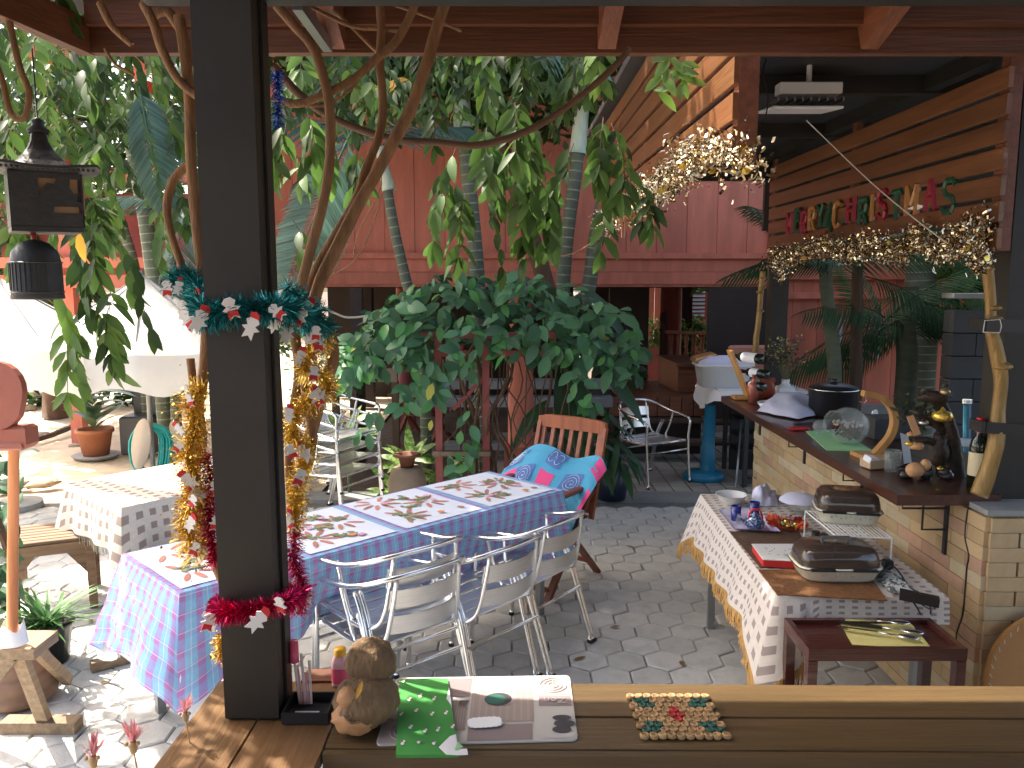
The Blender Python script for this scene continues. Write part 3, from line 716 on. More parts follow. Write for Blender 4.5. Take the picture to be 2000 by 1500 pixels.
# left wing beams seen through the foliage
lwg = thing("garden_gallery", "red timber gallery glimpsed through the leaves left of the post", "building", (-4.6, 9.6, 0))
for (z0, z1) in ((1.85, 2.0), (2.08, 2.2), (3.05, 3.2), (4.4, 4.55)):
    mb = MB(); mb.bbox((-6.4, 9.5, z0), (-3.12, 9.62, z1)); mb.build("rail", red_paint, lwg)
for x in (-6.3, -5.2, -4.2, -3.3):
    mb = MB(); mb.bbox((x - .07, 9.63, 0), (x + .07, 9.77, 4.6)); mb.build("gallery_post", red_paint, lwg)
mb = MB(); mb.bbox((-6.4, 10.4, 1.9), (-3.12, 10.46, 3.0)); mb.build("gallery_wall", red_dark, lwg)
# deck under the house with steps
dk = thing("timber_deck", "red-brown timber deck and steps under the house at centre right", "deck", (1.9, 9.4, 0))
for k in range(7):
    mb = MB(); mb.bbox((1.2, 9.05 + k * .2, .62), (2.12, 9.235 + k * .2, .655)); mb.build("plank", deck_wood, dk)
for k in range(9):
    mb = MB(); mb.bbox((0.95 + k * .135, 9.02, .44), (1.075 + k * .135, 9.045, .652)); mb.build("riser_board", deck_wood, dk)
for (z, y) in ((.42, 8.86), (.22, 8.62)):
    mb = MB(); mb.bbox((1.0, y, z - .035), (2.6, y + .22, z)); mb.build("step", old_wood, dk)
mb = MB(); mb.bbox((0.95, 9.05, 0), (2.12, 10.4, .60)); mb.build("deck_base", dark_in, dk)
bn = thing("deck_bench", "sunlit wooden bench box standing on the timber deck under the house", "bench", (1.95, 9.8, .66))
p0 = py(1300, 690, 10.2); p1 = py(1345, 730, 9.4)
mb = MB(); mb.prism([(p0.x - .1, 10.3), (p0.x + .3, 10.3), (2.14, 9.3), (1.88, 9.3)], .04, Matrix.Translation((0, 0, .96))); mb.build("seat", deck_wood, bn)
mb = MB(); mb.prism([(p0.x - .08, 10.25), (p0.x + .26, 10.25), (2.11, 9.35), (1.91, 9.35)], .29, Matrix.Translation((0, 0, .66))); mb.build("box", deck_wood, bn)
rl = thing("turned_railing", "small turned wooden railing catching the sun beyond the deck bench", "railing", (2.05, 10.8, .66))
for k in range(6):
    x = 2.08 + k * .09; y = 10.7 - k * .05
    mb = MB(); mb.lathe((x, y, .66), [(.022, 0), (.03, .05), (.018, .12), (.032, .25), (.018, .4), (.03, .52), (.02, .58)], 8, cap=True); mb.build("baluster", teak, rl, smooth=True)
mb = MB(); mb.bar((2.02, 10.75, 1.26), (2.6, 10.43, 1.26), .07, .04); mb.build("top_rail", teak, rl)
mb = MB(); mb.lathe((2.0, 10.8, .66), [(.05, 0), (.05, .6), (.065, .62), (.03, .68), (.06, .76), (.045, .84), (.0, .86)], 10); mb.build("newel", old_wood, rl, smooth=True)
# far red cabin with louvre seen under the house
fc = thing("far_cabin", "distant red cabin with a grey louvred shutter seen under the house", "building", (3.0, 15, 0))
for k in range(12):
    mb = MB(); mb.bbox((2.2 + k * .2, 14.98, .8), (2.39 + k * .2, 15.02, 2.6)); mb.build("wall_plank", red_paint, fc)
mb = MB(); mb.bbox((2.8, 14.93, 1.2), (3.75, 14.97, 2.25)); mb.build("window_surround", red_dark, fc)
for k in range(12):
    mb = MB(); mb.box((3.28, 14.9, 1.28 + k * .07), (.42, .06, .012), rot(.7, 0, 0)); mb.build("louvre", louvre_m, fc)
mb = MB(); mb.bbox((2.1, 14.9, .0), (4.8, 15.1, .8)); mb.build("plinth", red_dark, fc)
# red outbuilding behind the kiosk, with louvre windows
ob = thing("red_outbuilding", "low red boarded outbuilding with white louvre windows behind the bar", "building", (4.6, 9.6, 0))
OX0 = 2.95; x = OX0
while x < 6.4:
    mb = MB(); mb.bbox((x, 9.5, .2), (x + .29, 9.53, 2.6)); mb.build("wall_plank", red_paint, ob); x += .295
mb = MB(); mb.bbox((OX0 - .02, 9.44, 1.73), (6.4, 9.498, 1.80)); mb.build("rail", red_paint, ob)
mb = MB(); mb.bbox((OX0 - .02, 9.44, 1.95), (6.4, 9.498, 2.15)); mb.build("rail", red_paint, ob)
mb = MB(); mb.bbox((OX0, 9.535, 0), (6.4, 10.5, 2.9)); mb.build("wall_backing", red_dark, ob)
mb = MB(); mb.bbox((OX0, 9.42, 0.02), (6.4, 9.49, .5)); mb.build("plinth", concrete, ob)
for (u0, u1) in ((1646, 1664), (1678, 1716)):
    xa = py(u0, 650, 9.4).x; xb = py(u1, 650, 9.4).x; za = py(u0, 695, 9.4).z; zb = py(u0, 628, 9.4).z
    wn_ = MB(); 
    for (q0, q1) in (((xa - .03, za - .03), (xa, zb + .03)), ((xb, za - .03), (xb + .03, zb + .03)), ((xa, za - .03), (xb, za)), ((xa, zb), (xb, zb + .03))):
        wn_.bbox((q0[0], 9.41, q0[1]), (q1[0], 9.45, q1[1]))
    wf = wn_.build("window_frame", louvre_m, ob)
    for k in range(6):
        mb = MB(); mb.box(((xa + xb) / 2, 9.43, za + (k + .5) * (zb - za) / 6), (xb - xa - .004, .045, .01), rot(.6, 0, 0)); q = mb.build("louvre", louvre_m, wf)
mb = MB(); mb.tube([py(1648, 622, 9.38), py(1672, 602, 9.38), py(1712, 622, 9.38)], .02, 6); mb.build("gable_trim", red_dark, ob)
# grey block wall / cabinet at right behind the bar
bw = thing("block_wall", "dark grey concrete block wall behind the bar at the photo's right", "wall", (3.9, 6.6, 0))
for r in range(9):
    for k in range(4):
        x = 3.62 + k * .39 - (r % 2) * .19; x2 = x + .383; x = max(x, 3.62)
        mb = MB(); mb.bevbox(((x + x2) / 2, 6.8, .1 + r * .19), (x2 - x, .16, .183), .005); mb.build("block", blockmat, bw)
mb = MB(); mb.bbox((3.6, 6.70, 1.81), (5.4, 6.9, 1.85)); mb.build("coping", concrete, bw)
mb = MB(); mb.tube([py(1889, 790, 6.2), py(1887, 960, 6.2)], .028, 10)
o = one(mb, "blue_pipe", mat("blue_pvc", (.05, .18, .26), rough=.4), "upright blue plastic pipe with a white cap behind the wine bottle", "pipe", tuple(py(1887, 960, 6.2)))
mb = MB(); p = py(1889, 788, 6.2); mb.cyl(p, p + Vector((0, 0, .03)), .034, .034, 10); c = mb.build("cap", white_p, o); c.location = -Vector(o.location)
# ================================================================== LONG TABLE + CLOTH
def nz2(x, y, s=1.0, o=0.0): return mnoise.noise(Vector((x * s + o, y * s - o, o)))
TA = Vector((-1.31, 3.09)); TB = Vector((0.30, 4.66)); er = (TB - TA).normalized(); en = Vector((-er.y, er.x))
TL = (TB - TA).length; TW = 0.64; TZ = 0.752
ang = atan2(er.y, er.x)
lt = thing("dining_table", "long steel-legged table under the blue and pink plaid cloth", "table", (-0.7, 4.1, 0))
def tp(s, t, z): q = TA + er * s + en * t; return Vector((q.x, q.y, z))
mb = MB(); mb.box(tp(TL / 2, TW / 2, TZ - .02), (TL - .02, TW - .02, .02), rot(0, 0, ang)); mb.build("tabletop", grey_wood, lt)
for s_, t_ in ((.10, .09), (.10, TW - .09), (TL - .1, .09), (TL - .1, TW - .09)):
    mb = MB(); mb.box(tp(s_, t_, .36), (.038, .038, .72), rot(0, 0, ang)); mb.build("leg", steel_leg, lt)
mb = MB(); mb.bar(tp(.10, .11, .22), tp(.10, TW - .11, .22), .03, .03); mb.build("stretcher", steel_leg, lt)
# visible leg of photo: front-left leg stands just inside the near-left corner
chair_s = [1.42, 1.88, 0.75]
def cloth_edge(per):
    """perimeter parameter 0..1 -> (s,t, outward) with rounded corners"""
    L1, L2 = TL, TW; P = 2 * (L1 + L2); d = per * P
    if d < L1: return d, 0.0, (0, -1), 0
    d -= L1
    if d < L2: return L1, d, (1, 0), 1
    d -= L2
    if d < L1: return L1 - d, L2, (0, 1), 2
    d -= L1
    return 0.0, L2 - d, (-1, 0), 3
def drape(a, bb):
    s_, t_, o_, side = cloth_edge(a % 1.0)
    P = 2 * (TL + TW); d = (a % 1.0) * P
    cor = [0, TL, TL + TW, 2 * TL + TW, P]
    dc = min(abs(d - c) for c in cor)
    ck = min(cor, key=lambda c: abs(d - c))
    c8 = max(0, 1 - dc / .22)
    drop = (.37 + .04 * nz2(d, 0, 1.3, 3) + .09 * c8 ** 1.5 - (.05 if side == 3 else 0)) * bb
    if side == 3: drop *= 1 + .02
    # smooth outward direction near corners
    ox, oy = o_
    if dc < .22:
        outs = {0: ((0, -1), (-1, 0)), TL: ((0, -1), (1, 0)), TL + TW: ((1, 0), (0, 1)), 2 * TL + TW: ((0, 1), (-1, 0)), P: ((0, -1), (-1, 0))}[ck]
        k = .5 * (1 - dc / .22); other = outs[0] if outs[1] == o_ else outs[1]
        ox, oy = ox * (1 - k) + other[0] * k, oy * (1 - k) + other[1] * k
    fold = .030 * sin(d * 26 + 2.5 * nz2(d, 1, 2.0)) * (0.35 + c8) + .025 * nz2(d, bb, 5, 1)
    off = (.012 * min(1, bb * 5) + .10 * bb * (.18 + .9 * c8)) + fold * bb * 1.1
    if side == 3 : off += .10 * bb
    if side == 0:
        for cs in chair_s: off -= .17 * bb * math.exp(-((s_ - cs) / .22) ** 2) * (.4 + .6 * bb)
    q = tp(s_ + ox * off, t_ + oy * off, TZ + .004 - drop)
    return q
mb = MB()
per = 2 * (TL + TW)
mb.sheet(drape, 260, 14, lambda a, bb: ((a * per) if True else 0, -bb * .42))
mb.sheet(lambda a, c: tp(a * TL, c * TW, TZ + .004 + .0015 * nz2(a * 9, c * 3, 1)) + Vector((0, 0, .0)), 40, 12, lambda a, c: (a * TL, c * TW))
cl = mb.build("tablecloth", plaid, None, smooth=True); tag(cl, "blue and pink plaid cloth draped over the long table", "tablecloth")
cl.data.transform(Matrix.Translation(-tp(TL / 2, TW / 2, TZ))); cl.location = tp(TL / 2, TW / 2, TZ)
# a white under-cloth peeping out at the near end
mb = MB()
def und(a, bb):
    q = drape(.985 - .10 + a * .13, min(1, .45 + .75 * bb)); c = tp(TL / 2, TW / 2, 0)
    d_ = (Vector((c.x, c.y, q.z)) - q); return q + d_ * .03 - Vector((0, 0, .06 * bb * (1 + .5 * sin(a * 14))))
mb.sheet(und, 24, 5)
one(mb, "under_cloth", cloth_w, "white under-cloth hanging below the plaid cloth at the table's near end", "cloth", tuple(tp(0, TW / 2, .3)), smooth=True)
# printed cotton panels on the table top
def ell(mb, c, L, W, a, z, n=12, up=None):
    pts = []
    for k in range(n):
        t = 2 * pi * k / n; x = cos(t) * L / 2; y = sin(t) * W / 2 * (1 - .0)
        pts.append((c[0] + x * cos(a) - y * sin(a), c[1] + x * sin(a) + y * cos(a)))
    mb.add([tp(p[0], p[1], z) for p in pts], [tuple(range(n))])
def panel(s0, s1, lab):
    t0, t1 = .035, TW - .02
    r = random.Random(int(s0 * 100))
    def ts(a, c):
        return tp(s0 + a * (s1 - s0), t0 + c * (t1 - t0), TZ + .0085 + .0015 * nz2(a * 4 + s0, c * 3))
    base = ts(.5, .5)
    mb = MB(); mb.mi(0); mb.sheet(ts, 10, 8)
    z = TZ + .0108
    for (fa, fc) in ((.26, .30), (.74, .55), (.30, .80)):
        cs = s0 + fa * (s1 - s0); ctt = t0 + fc * (t1 - t0)
        mb.mi(1)
        for k in range(9):
            a = 2 * pi * k / 9 + r.uniform(-.1, .1); d = .085
            x, y = cs + d * cos(a), ctt + d * sin(a)
            if not (s0 + .05 < x < s1 - .05 and t0 + .04 < y < t1 - .04): continue
            ell(mb, (x, y), .095, .026, a, z)
    mb.mi(2)
    for q in range(5):
        cs = r.uniform(s0 + .07, s1 - .07); ctt = t0 + .08 + (q + .5) / 5 * (t1 - t0 - .16)
        if q in (1, 3): cs = s0 + (.12 if q == 1 else (s1 - s0) - .12)
        for k in range(12): ell(mb, (cs + r.uniform(-.045, .045), ctt + r.uniform(-.032, .032)), r.uniform(.035, .055), .019, r.uniform(0, 3), z + .0003 * (k + 1), 8)
    mb.mi(3)
    for q in range(4): ell(mb, (r.uniform(s0 + .06, s1 - .06), r.uniform(t0 + .06, t1 - .06)), .045, .03, r.uniform(0, 3), z + .0035 + q * .0003)
    mb.mi(4)
    for q in range(3):
        x, y = r.uniform(s0 + .06, s1 - .08), r.uniform(t0 + .05, t1 - .08)
        mb.add([tp(x, y, z + .005), tp(x + .035, y, z + .005), tp(x + .035, y + .035, z + .005), tp(x, y + .035, z + .005)], [(0, 1, 2, 3)])
    mb.mi(5); ell(mb, (r.uniform(s0 + .1, s1 - .1), t0 + .09), .04, .04, 0, z + .006)
    one(mb, "printed_panel", [pr_white, pr_red, pr_green, pr_brown, pr_pink, pr_orange], lab, "table runner", tuple(base), smooth=False, group="flower-printed white panels on the long table")
panel(.02, .44, "flower-printed white panel at the table's near end, left of the steel post")
panel(.60, 1.08, "flower-printed white panel just right of the steel post, second from the near end")
panel(1.14, 1.64, "flower-printed white panel in the middle right of the long table")
panel(1.70, 2.20, "flower-printed white panel at the table's far end by the batik cloth")

# ================================================================== ALUMINIUM ARMCHAIRS
def make_alu_chair():
    t = thing("aluminium_chair", "", "chair", (0, 0, 0), 0, "aluminium armchairs", world=False)
    t['_wl'] = (0, 0, 1e-9)
    R = .0125
    loop = spline([(-.275, .22, .635), (-.28, .10, .652), (-.275, -.06, .675), (-.25, -.20, .715), (-.17, -.285, .748), (0, -.315, .757),
                   (.17, -.285, .748), (.25, -.20, .715), (.275, -.06, .675), (.28, .10, .652), (.275, .22, .635)], 4)
    mb = MB(); mb.tube(loop, R, 9); mb.build("arm_rail", alu, t, smooth=True)
    for sx in (-1, 1):
        mb = MB(); mb.tube(spline([(sx * .275, .215, .635), (sx * .272, .245, .60), (sx * .265, .235, .45), (sx * .262, .25, .20), (sx * .265, .27, .012)], 4), R, 9)
        lg_ = mb.build("leg", alu, t, smooth=True)
        mb = MB(); mb.cyl((sx * .265, .27, 0), (sx * .265, .27, .02), .015, .015, 9); mb.build("foot_cap", rubber, lg_)
        mb = MB()
        for dx_ in (-.013, .013):
            mb.tube(spline([(sx * .235 + dx_, -.10, .56), (sx * .235 + dx_, -.17, .43), (sx * .245 + dx_, -.235, .22), (sx * .255 + dx_, -.30, .012)], 4), R * .92, 9)
        lg_ = mb.build("leg", alu, t, smooth=True)
        mb = MB(); mb.bevbox((sx * .255, -.30, .008), (.054, .03, .02), .003); mb.build("foot_cap", rubber, lg_)
        mb = MB(); mb.tube(spline([(sx * .235, .225, .415), (sx * .235, 0, .405), (sx * .225, -.17, .41), (sx * .19, -.225, .46), (sx * .175, -.26, .60), (sx * .165, -.283, .745)], 4), R * .9, 9)
        mb.build("back_upright", alu, t, smooth=True)
        mb = MB(); mb.tube(spline([(sx * .262, .02, .665), (sx * .245, .0, .55), (sx * .24, -.06, .42)], 3), R * .85, 8); mb.build("arm_strut", alu, t, smooth=True)
    for z0 in (.525, .645):
        mb = MB()
        def bs_(a, c, z0=z0):
            x = (a - .5) * .365; zz = z0 + (c - .5) * .085
            return (x, -.247 - (zz - .5) * .16 - .05 * (1 - (2 * a - 1) ** 2) + .012, zz)
        mb.sheet(bs_, 12, 2); mb.sheet(lambda a, c: Vector(bs_(1 - a, c)) + Vector((0, .006, 0)), 12, 2)
        mb.build("back_slat", alu_b, t, smooth=True)
    for k in range(5):
        y = .19 - k * .088
        mb = MB(); mb.bevbox((0, y, .425 - .010 * sin(pi * k / 4)), (.46 - k * .008, .076, .009), .003); mb.build("seat_slat", alu_b, t)
    mb = MB(); mb.tube([(-.235, .225, .415), (.235, .225, .415)], R * .9, 8); mb.build("front_rail", alu, t, smooth=True)
    mb = MB(); mb.tube([(-.25, -.22, .30), (.25, -.22, .30)], R * .7, 8); mb.build("stretcher", alu, t, smooth=True)
    mb = MB(); mb.tube([(-.262, .24, .33), (.262, .24, .33)], R * .7, 8); mb.build("stretcher", alu, t, smooth=True)
    return t
proto = make_alu_chair(); first = [True]
GRP = "aluminium armchairs"
def put_chair(x, y, rz, label, z=0.0, tilt=0.0):
    o = proto if first[0] else copy_tree(proto); first[0] = False
    o.location = (x, y, z); o.rotation_euler = (tilt, 0, rz); o['label'] = label; o['group'] = GRP; return o
def by_foot(u, v, deg, label, z=0.0):
    f = pz(u, v, 0); a = radians(deg); r = Vector((cos(a), sin(a))); fw = Vector((-sin(a), cos(a)))
    c = Vector((f.x, f.y)) - r * .255 + fw * .29
    return put_chair(c.x, c.y, a, label, z)
by_foot(1153, 1252, 52, "aluminium armchair tucked in beside the batik-draped wooden chair")
by_foot(1072, 1322, 48, "middle one of the near aluminium armchairs, between the stacked pair and the batik cloth")
a = radians(42); r = Vector((cos(a), sin(a))); fw = Vector((-sin(a), cos(a))); c1 = Vector((-.165, 3.56)) - r * .255 + fw * .29
put_chair(c1.x, c1.y, a, "lower aluminium armchair of the stacked pair nearest the coconut figure")
put_chair(c1.x + fw.x * .02 - .0, c1.y + fw.y * .02, a, "upper aluminium armchair of the stacked pair nearest the coconut figure", z=.088)
# tall stack behind the table
sp_ = Vector(pz(660, 1010, 0)[:2])
lab4 = ["bottom", "second from the bottom", "second from the top", "top"]
for k in range(4):
    put_chair(sp_.x, sp_.y, radians(-118), "%s chair of the stack of aluminium armchairs behind the plaid table" % lab4[k].capitalize() if 0 else "aluminium armchair, %s in the tall stack behind the plaid table" % lab4[k], z=.098 * k)
f = pz(1267, 953, 0); put_chair(1.36, 7.86, radians(-148), "single aluminium armchair standing alone on the square pavers")

# ================================================================== WOODEN FOLDING ARMCHAIR WITH BATIK
def folding_chair(name, label, loc, rz, m1, m2, seat_z=.43):
    t = thing(name, label, "chair", loc, rz, world=False); t['_wl'] = (0, 0, 1e-9)
    # local: faces +Y, back at -Y
    mb = MB(); pts = []
    mb.sheet(lambda a, c: ((a - .5) * .54, -.335 - .02 * (1 - (2 * a - 1) ** 2), 1.0 + (c - .5) * (.085 + .02 * (1 - (2 * a - 1) ** 2))), 12, 2)
    o1 = MB();
    prof = [(-.27, -.04), (-.27, .03), (-.2, .045), (0, .05), (.2, .045), (.27, .03), (.27, -.04), (0, -.04)]
    o1.prism(prof, .03, Matrix.Translation((0, -.32, 1.0)) @ rot(pi / 2 + .0, 0, 0).to_4x4()); o1.build("top_rail", m1, t)
    for k in range(7):
        x = -.225 + k * .075
        mb = MB(); mb.bar((x, -.335, .965), (x, -.19, .45), .028, .014, up=(0, 1, .3)); mb.build("back_slat", m1, t)
    for k in range(8):
        mb = MB(); mb.bevbox((0, .235 - k * .056, .43), (.46, .046, .018), .003); mb.build("seat_slat", m2, t)
    for sx in (-1, 1):
        mb = MB(); mb.bevbox((sx * .275, .04, .655), (.055, .50, .028), .010, rot(-.03, 0, 0)); mb.build("armrest", m2, t)
        mb = MB(); mb.bar((sx * .245, .30, .0), (sx * .245, -.22, .66), .03, .042, up=(1, 0, 0)); mb.build("leg", m2, t)
        mb = MB(); mb.bar((sx * .215, -.34, .0), (sx * .215, .26, .62), .026, .042, up=(1, 0, 0)); mb.build("leg", m2, t)
        mb = MB(); mb.bar((sx * .262, -.335, 1.0), (sx * .262, -.17, .42), .028, .03, up=(1, 0, 0)); mb.build("back_frame", m1, t)
    mb = MB(); mb.bar((-.235, .26, .06), (.235, .26, .06), .03, .025); mb.build("stretcher", m2, t)
    mb = MB(); mb.bar((-.2, -.26, .1), (.2, -.26, .1), .03, .025); mb.build("stretcher", m2, t)
    return t
bx0 = Vector((.186, 5.646)); bx1 = Vector((.632, 5.301)); mid = (bx0 + bx1) / 2; rr_ = (bx1 - bx0).normalized()
# chair faces camera-left; local +X should run from right end to left end
ca = atan2(-rr_.y, -rr_.x); fwd = Vector((-sin(ca), cos(ca)))
cpos = mid + fwd * .335
folding_chair("folding_armchair", "orange-brown slatted wooden folding armchair with a batik cloth over it", (cpos.x, cpos.y, 0), ca, teak, teak_dark)
Mc = Matrix.Translation((cpos.x, cpos.y, 0)) @ Matrix.Rotation(ca, 4, 'Z')
def bat(a, c):
    # c 0 = top edge over the slats, 1 = hem down on the seat front ; a across
    wdt = .74 - .26 * max(0, c - .35) + .05 * sin(a * 7)
    x = (a - .5) * wdt
    side = abs(a - .5) * 2
    z = .87 - .27 * min(1, c / .62) - .30 * max(0, c - .6) / .4 - (.10 * side ** 2.5) + .03 * sin(a * 9 + 1) * (1 - c) + .03 * (1 - c) * nz2(a, c, 4)
    y = -.25 + .44 * c + .06 * (1 - side) + .02 * sin(a * 17 + c * 5) * c + .10 * side ** 3
    if c < .15: z += -.03 * (.15 - c) / .15; y -= .03
    return Mc @ Vector((x, y, z))
mb = MB(); mb.mi(0); mb.sheet(bat, 34, 26, lambda a, c: (a * .8, c * .8))
def bat_n(a, c, off=.004):
    e = .01; p = bat(a, c); q = (bat(a + e, c) - p).cross(bat(a, c + e) - p).normalized()
    if q.dot(Vector((0, 0, EYE)) - p) < 0: q = -q
    return p + q * off
def patch(a0, a1, c0, c1, off):
    mb.sheet(lambda a, c: bat_n(a0 + a * (a1 - a0) + .0, c0 + c * (c1 - c0), off), 5, 5)
mb.mi(1)
for (a0, a1, c0, c1) in ((.43, .60, .32, .50), (.0, .12, .02, .2), (.86, 1, .30, .46), (.0, .05, .35, .62), (.38, .52, .80, .93)): patch(a0, a1, c0, c1, .003)
mb.mi(2)
sq_ = ((.16, .34, .28, .52), (.66, .86, .30, .55), (.42, .58, .03, .24), (.20, .36, .68, .88), (.84, .98, .06, .24), (.62, .80, .70, .88))
for s4 in sq_: patch(*s4, .0034)
mb.mi(3)
for i, (a0, a1, c0, c1) in enumerate(sq_):
    ca_, cc_ = (a0 + a1) / 2, (c0 + c1) / 2
    pts = []
    for k in range(34):
        th = k * .55; rr = (k / 33) ** .8
        pts.append(bat_n(ca_ + (a1 - a0) * .46 * rr * cos(th), cc_ + (c1 - c0) * .46 * rr * sin(th), .007))
    if i % 3 == 2:
        for sgn in (-1, 1):
            mb.tube([bat_n(ca_ + sgn * .035 + .028 * cos(t_ * .6), cc_ + .07 * sin(t_ * .6), .007) for t_ in range(11)], .0022, 4)
    else: mb.tube(pts, .0022, 4)
one(mb, "batik_cloth", [batik, batik_pink, batik_dark, batik_white], "bright blue batik cloth with pink squares and white swirls over the wooden armchair", "cloth", tuple(Mc @ Vector((0, 0, .45))), smooth=True)
fb = folding_chair("folding_armchair", "dark wooden folding armchair half hidden behind the leafy arbour", (-1.02, 9.35, 0), radians(150), teak_dark, teak_dark)
pch = Matrix.Translation((-1.02, 9.35, 0)) @ Matrix.Rotation(radians(150), 4, 'Z')
mb = MB(); mb.sheet(lambda a, c: pch @ Vector(((a - .5) * .46, -.26 + .1 * c + .05 * sin(a * pi), .9 - .42 * c)), 8, 6)
one(mb, "blue_cushion", mat("slate_blue_cloth", (.10, .22, .34), rough=.9, var=.2, scale=9), "slate-blue cushion on the folding armchair behind the arbour", "cushion", tuple(pch @ Vector((0, -.1, .5))), smooth=True)

# ================================================================== CREAM CLOTH TABLE, STOOLS
cA = Vector((-2.16, 4.40)); cB = Vector((-2.76, 4.95)); u1 = (cB - cA).normalized(); 
cl2 = Vector((-1.28, 5.45)); u2 = (cl2 - cA).normalized(); Lc2 = 1.15; Lc1 = (cB - cA).length
def cp(s, t, z): q = cA + u1 * s + u2 * t; return Vector((q.x, q.y, z))
t2 = thing("side_table", "small table hidden under the cream checked cloth", "table", tuple(cp(.4, .5, 0)))
mb = MB(); mb.add([cp(.02, .02, .70), cp(Lc1 - .02, .02, .70), cp(Lc1 - .02, Lc2 - .02, .70), cp(.02, Lc2 - .02, .70)], [(0, 1, 2, 3)]); mb.build("tabletop", old_wood, t2)
for s_, q_ in ((.08, .08), (Lc1 - .08, .08), (.08, Lc2 - .08), (Lc1 - .08, Lc2 - .08)):
    mb = MB(); mb.cyl(cp(s_, q_, 0), cp(s_, q_, .7), .02, .02, 8); mb.build("leg", grey_wood, t2)
P2 = 2 * (Lc1 + Lc2)
def drape2(a, bb):
    d = (a % 1) * P2
    if d < Lc2: s_, t_, o_ = 0, d, (-1, 0)
    elif d < Lc2 + Lc1: s_, t_, o_ = d - Lc2, Lc2, (0, 1)
    elif d < 2 * Lc2 + Lc1: s_, t_, o_ = Lc1, Lc2 - (d - Lc2 - Lc1), (1, 0)
    else: s_, t_, o_ = Lc1 - (d - 2 * Lc2 - Lc1), 0, (0, -1)
    dc = min(abs(d - c) for c in (0, Lc2, Lc2 + Lc1, 2 * Lc2 + Lc1, P2)); c8 = max(0, 1 - dc / .15)
    off = .01 * min(1, bb * 5) + bb * (.03 + .06 * c8 + .014 * sin(d * 21)); n2 = o_
    ctr = Vector((Lc1 / 2, Lc2 / 2)); rad = (Vector((s_, t_)) - ctr).normalized()
    k = .6 * c8; ox, oy = o_[0] * (1 - k) + rad.x * k, o_[1] * (1 - k) + rad.y * k
    return cp(s_ + ox * off, t_ + oy * off, .724 - bb * (.26 + .09 * c8 ** 2))
mb = MB(); mb.sheet(drape2, 150, 8, lambda a, bb: (a * P2, -bb * .26))
mb.sheet(lambda a, c: cp(a * Lc1, c * Lc2, .724), 8, 8, lambda a, c: (a * Lc1, c * Lc2))
o = one(mb, "tablecloth", check, "cream and brown checked cloth on the sunlit table at left", "tablecloth", tuple(cp(.4, .5, .72)), smooth=True)
mb = MB()
for k in range(420):
    p = drape2(k / 420, 1.0); mb.tube([p, p + Vector((U(-.006, .006), U(-.006, .006), -U(.03, .06)))], .0016, 3, cap=False)
q = mb.build("fringe", rope_m, None); q.parent = o; q.location = -Vector(o.location)
def stool(label, base, yaw, L=.46, Wd=.42, h=.45, n=7):
    t = thing("slatted_stool", label, "stool", base, yaw, "weathered slatted stools", world=False); t['_wl'] = (0, 0, 1e-9)
    for k in range(n):
        y = -Wd / 2 + Wd * (k + .5) / n
        mb = MB(); mb.bevbox((0, y, h - .011), (L, Wd / n - .012, .02), .003); mb.build("slat", stool_wood, t)
    for sx in (-1, 1):
        mb = MB(); mb.bbox((sx * (L / 2 - .035) - .011, -Wd / 2 + .04, h - .085), (sx * (L / 2 - .035) + .011, Wd / 2 - .04, h - .023)); mb.build("apron", stool_wood, t)
        mb = MB(); mb.bbox((-L / 2 + .05, sx * (Wd / 2 - .012) - .011, h - .085), (L / 2 - .05, sx * (Wd / 2 - .012) + .011, h - .023)); mb.build("apron", stool_wood, t)
        for sy in (-1, 1):
            mb = MB(); mb.bevbox((sx * (L / 2 - .025), sy * (Wd / 2 - .025), (h - .022) / 2), (.045, .045, h - .024), .004); mb.build("leg", stool_wood, t)
            mb = MB(); mb.prism([(0, 0), (.10, 0), (0, -.13)], .018, Matrix.Translation((sx * (L / 2 - .048), sy * (Wd / 2 - .013) + .009, h - .086)) @ Matrix.Diagonal((-sx, 1, 1, 1)) @ rot(pi / 2, 0, 0).to_4x4()); mb.build("corner_brace", stool_wood, t)
    return t
stool("larger weathered slatted stool left of the cream cloth table", (-2.80, 4.84, 0), radians(24))
stool("weathered slatted stool tucked between the cream cloth and the plaid cloth", (-1.98, 4.62, 0), radians(34), L=.56, Wd=.40, h=.44, n=8)

# ================================================================== BUFFET TABLE
BA = Vector((1.035, 3.06)); BB = Vector((1.077, 4.56)); bl = (BB - BA); LB = bl.length; bl.normalize(); br_ = Vector((bl.y, -bl.x)); WB = .66; BZ = .755
def bp_(s, t, z): q = BA + bl * s + br_ * t; return Vector((q.x, q.y, z))
bt = thing("buffet_table", "steel-legged buffet table against the tiled wall", "table", tuple(bp_(.75, .3, 0)))
mb = MB(); mb.box(bp_(LB / 2, WB / 2, BZ - .02), (WB - .02, LB - .02, .025), rot(0, 0, atan2(br_.y, br_.x))); mb.build("tabletop", grey_wood, bt)
for s_, t_ in ((.10, .06), (.10, WB - .06), (LB - .10, .06), (LB - .1, WB - .06)):
    mb = MB(); mb.box(bp_(s_, t_, .36), (.036, .036, .72), rot(0, 0, atan2(br_.y, br_.x))); mb.build("leg", steel_leg, bt)
mb = MB(); mb.bar(bp_(LB - .1, .08, .28), bp_(LB - .1, WB - .08, .28), .025, .03); mb.build("stretcher", steel_leg, bt)
segB = [(0, WB), (WB, LB), (WB + LB, WB)]
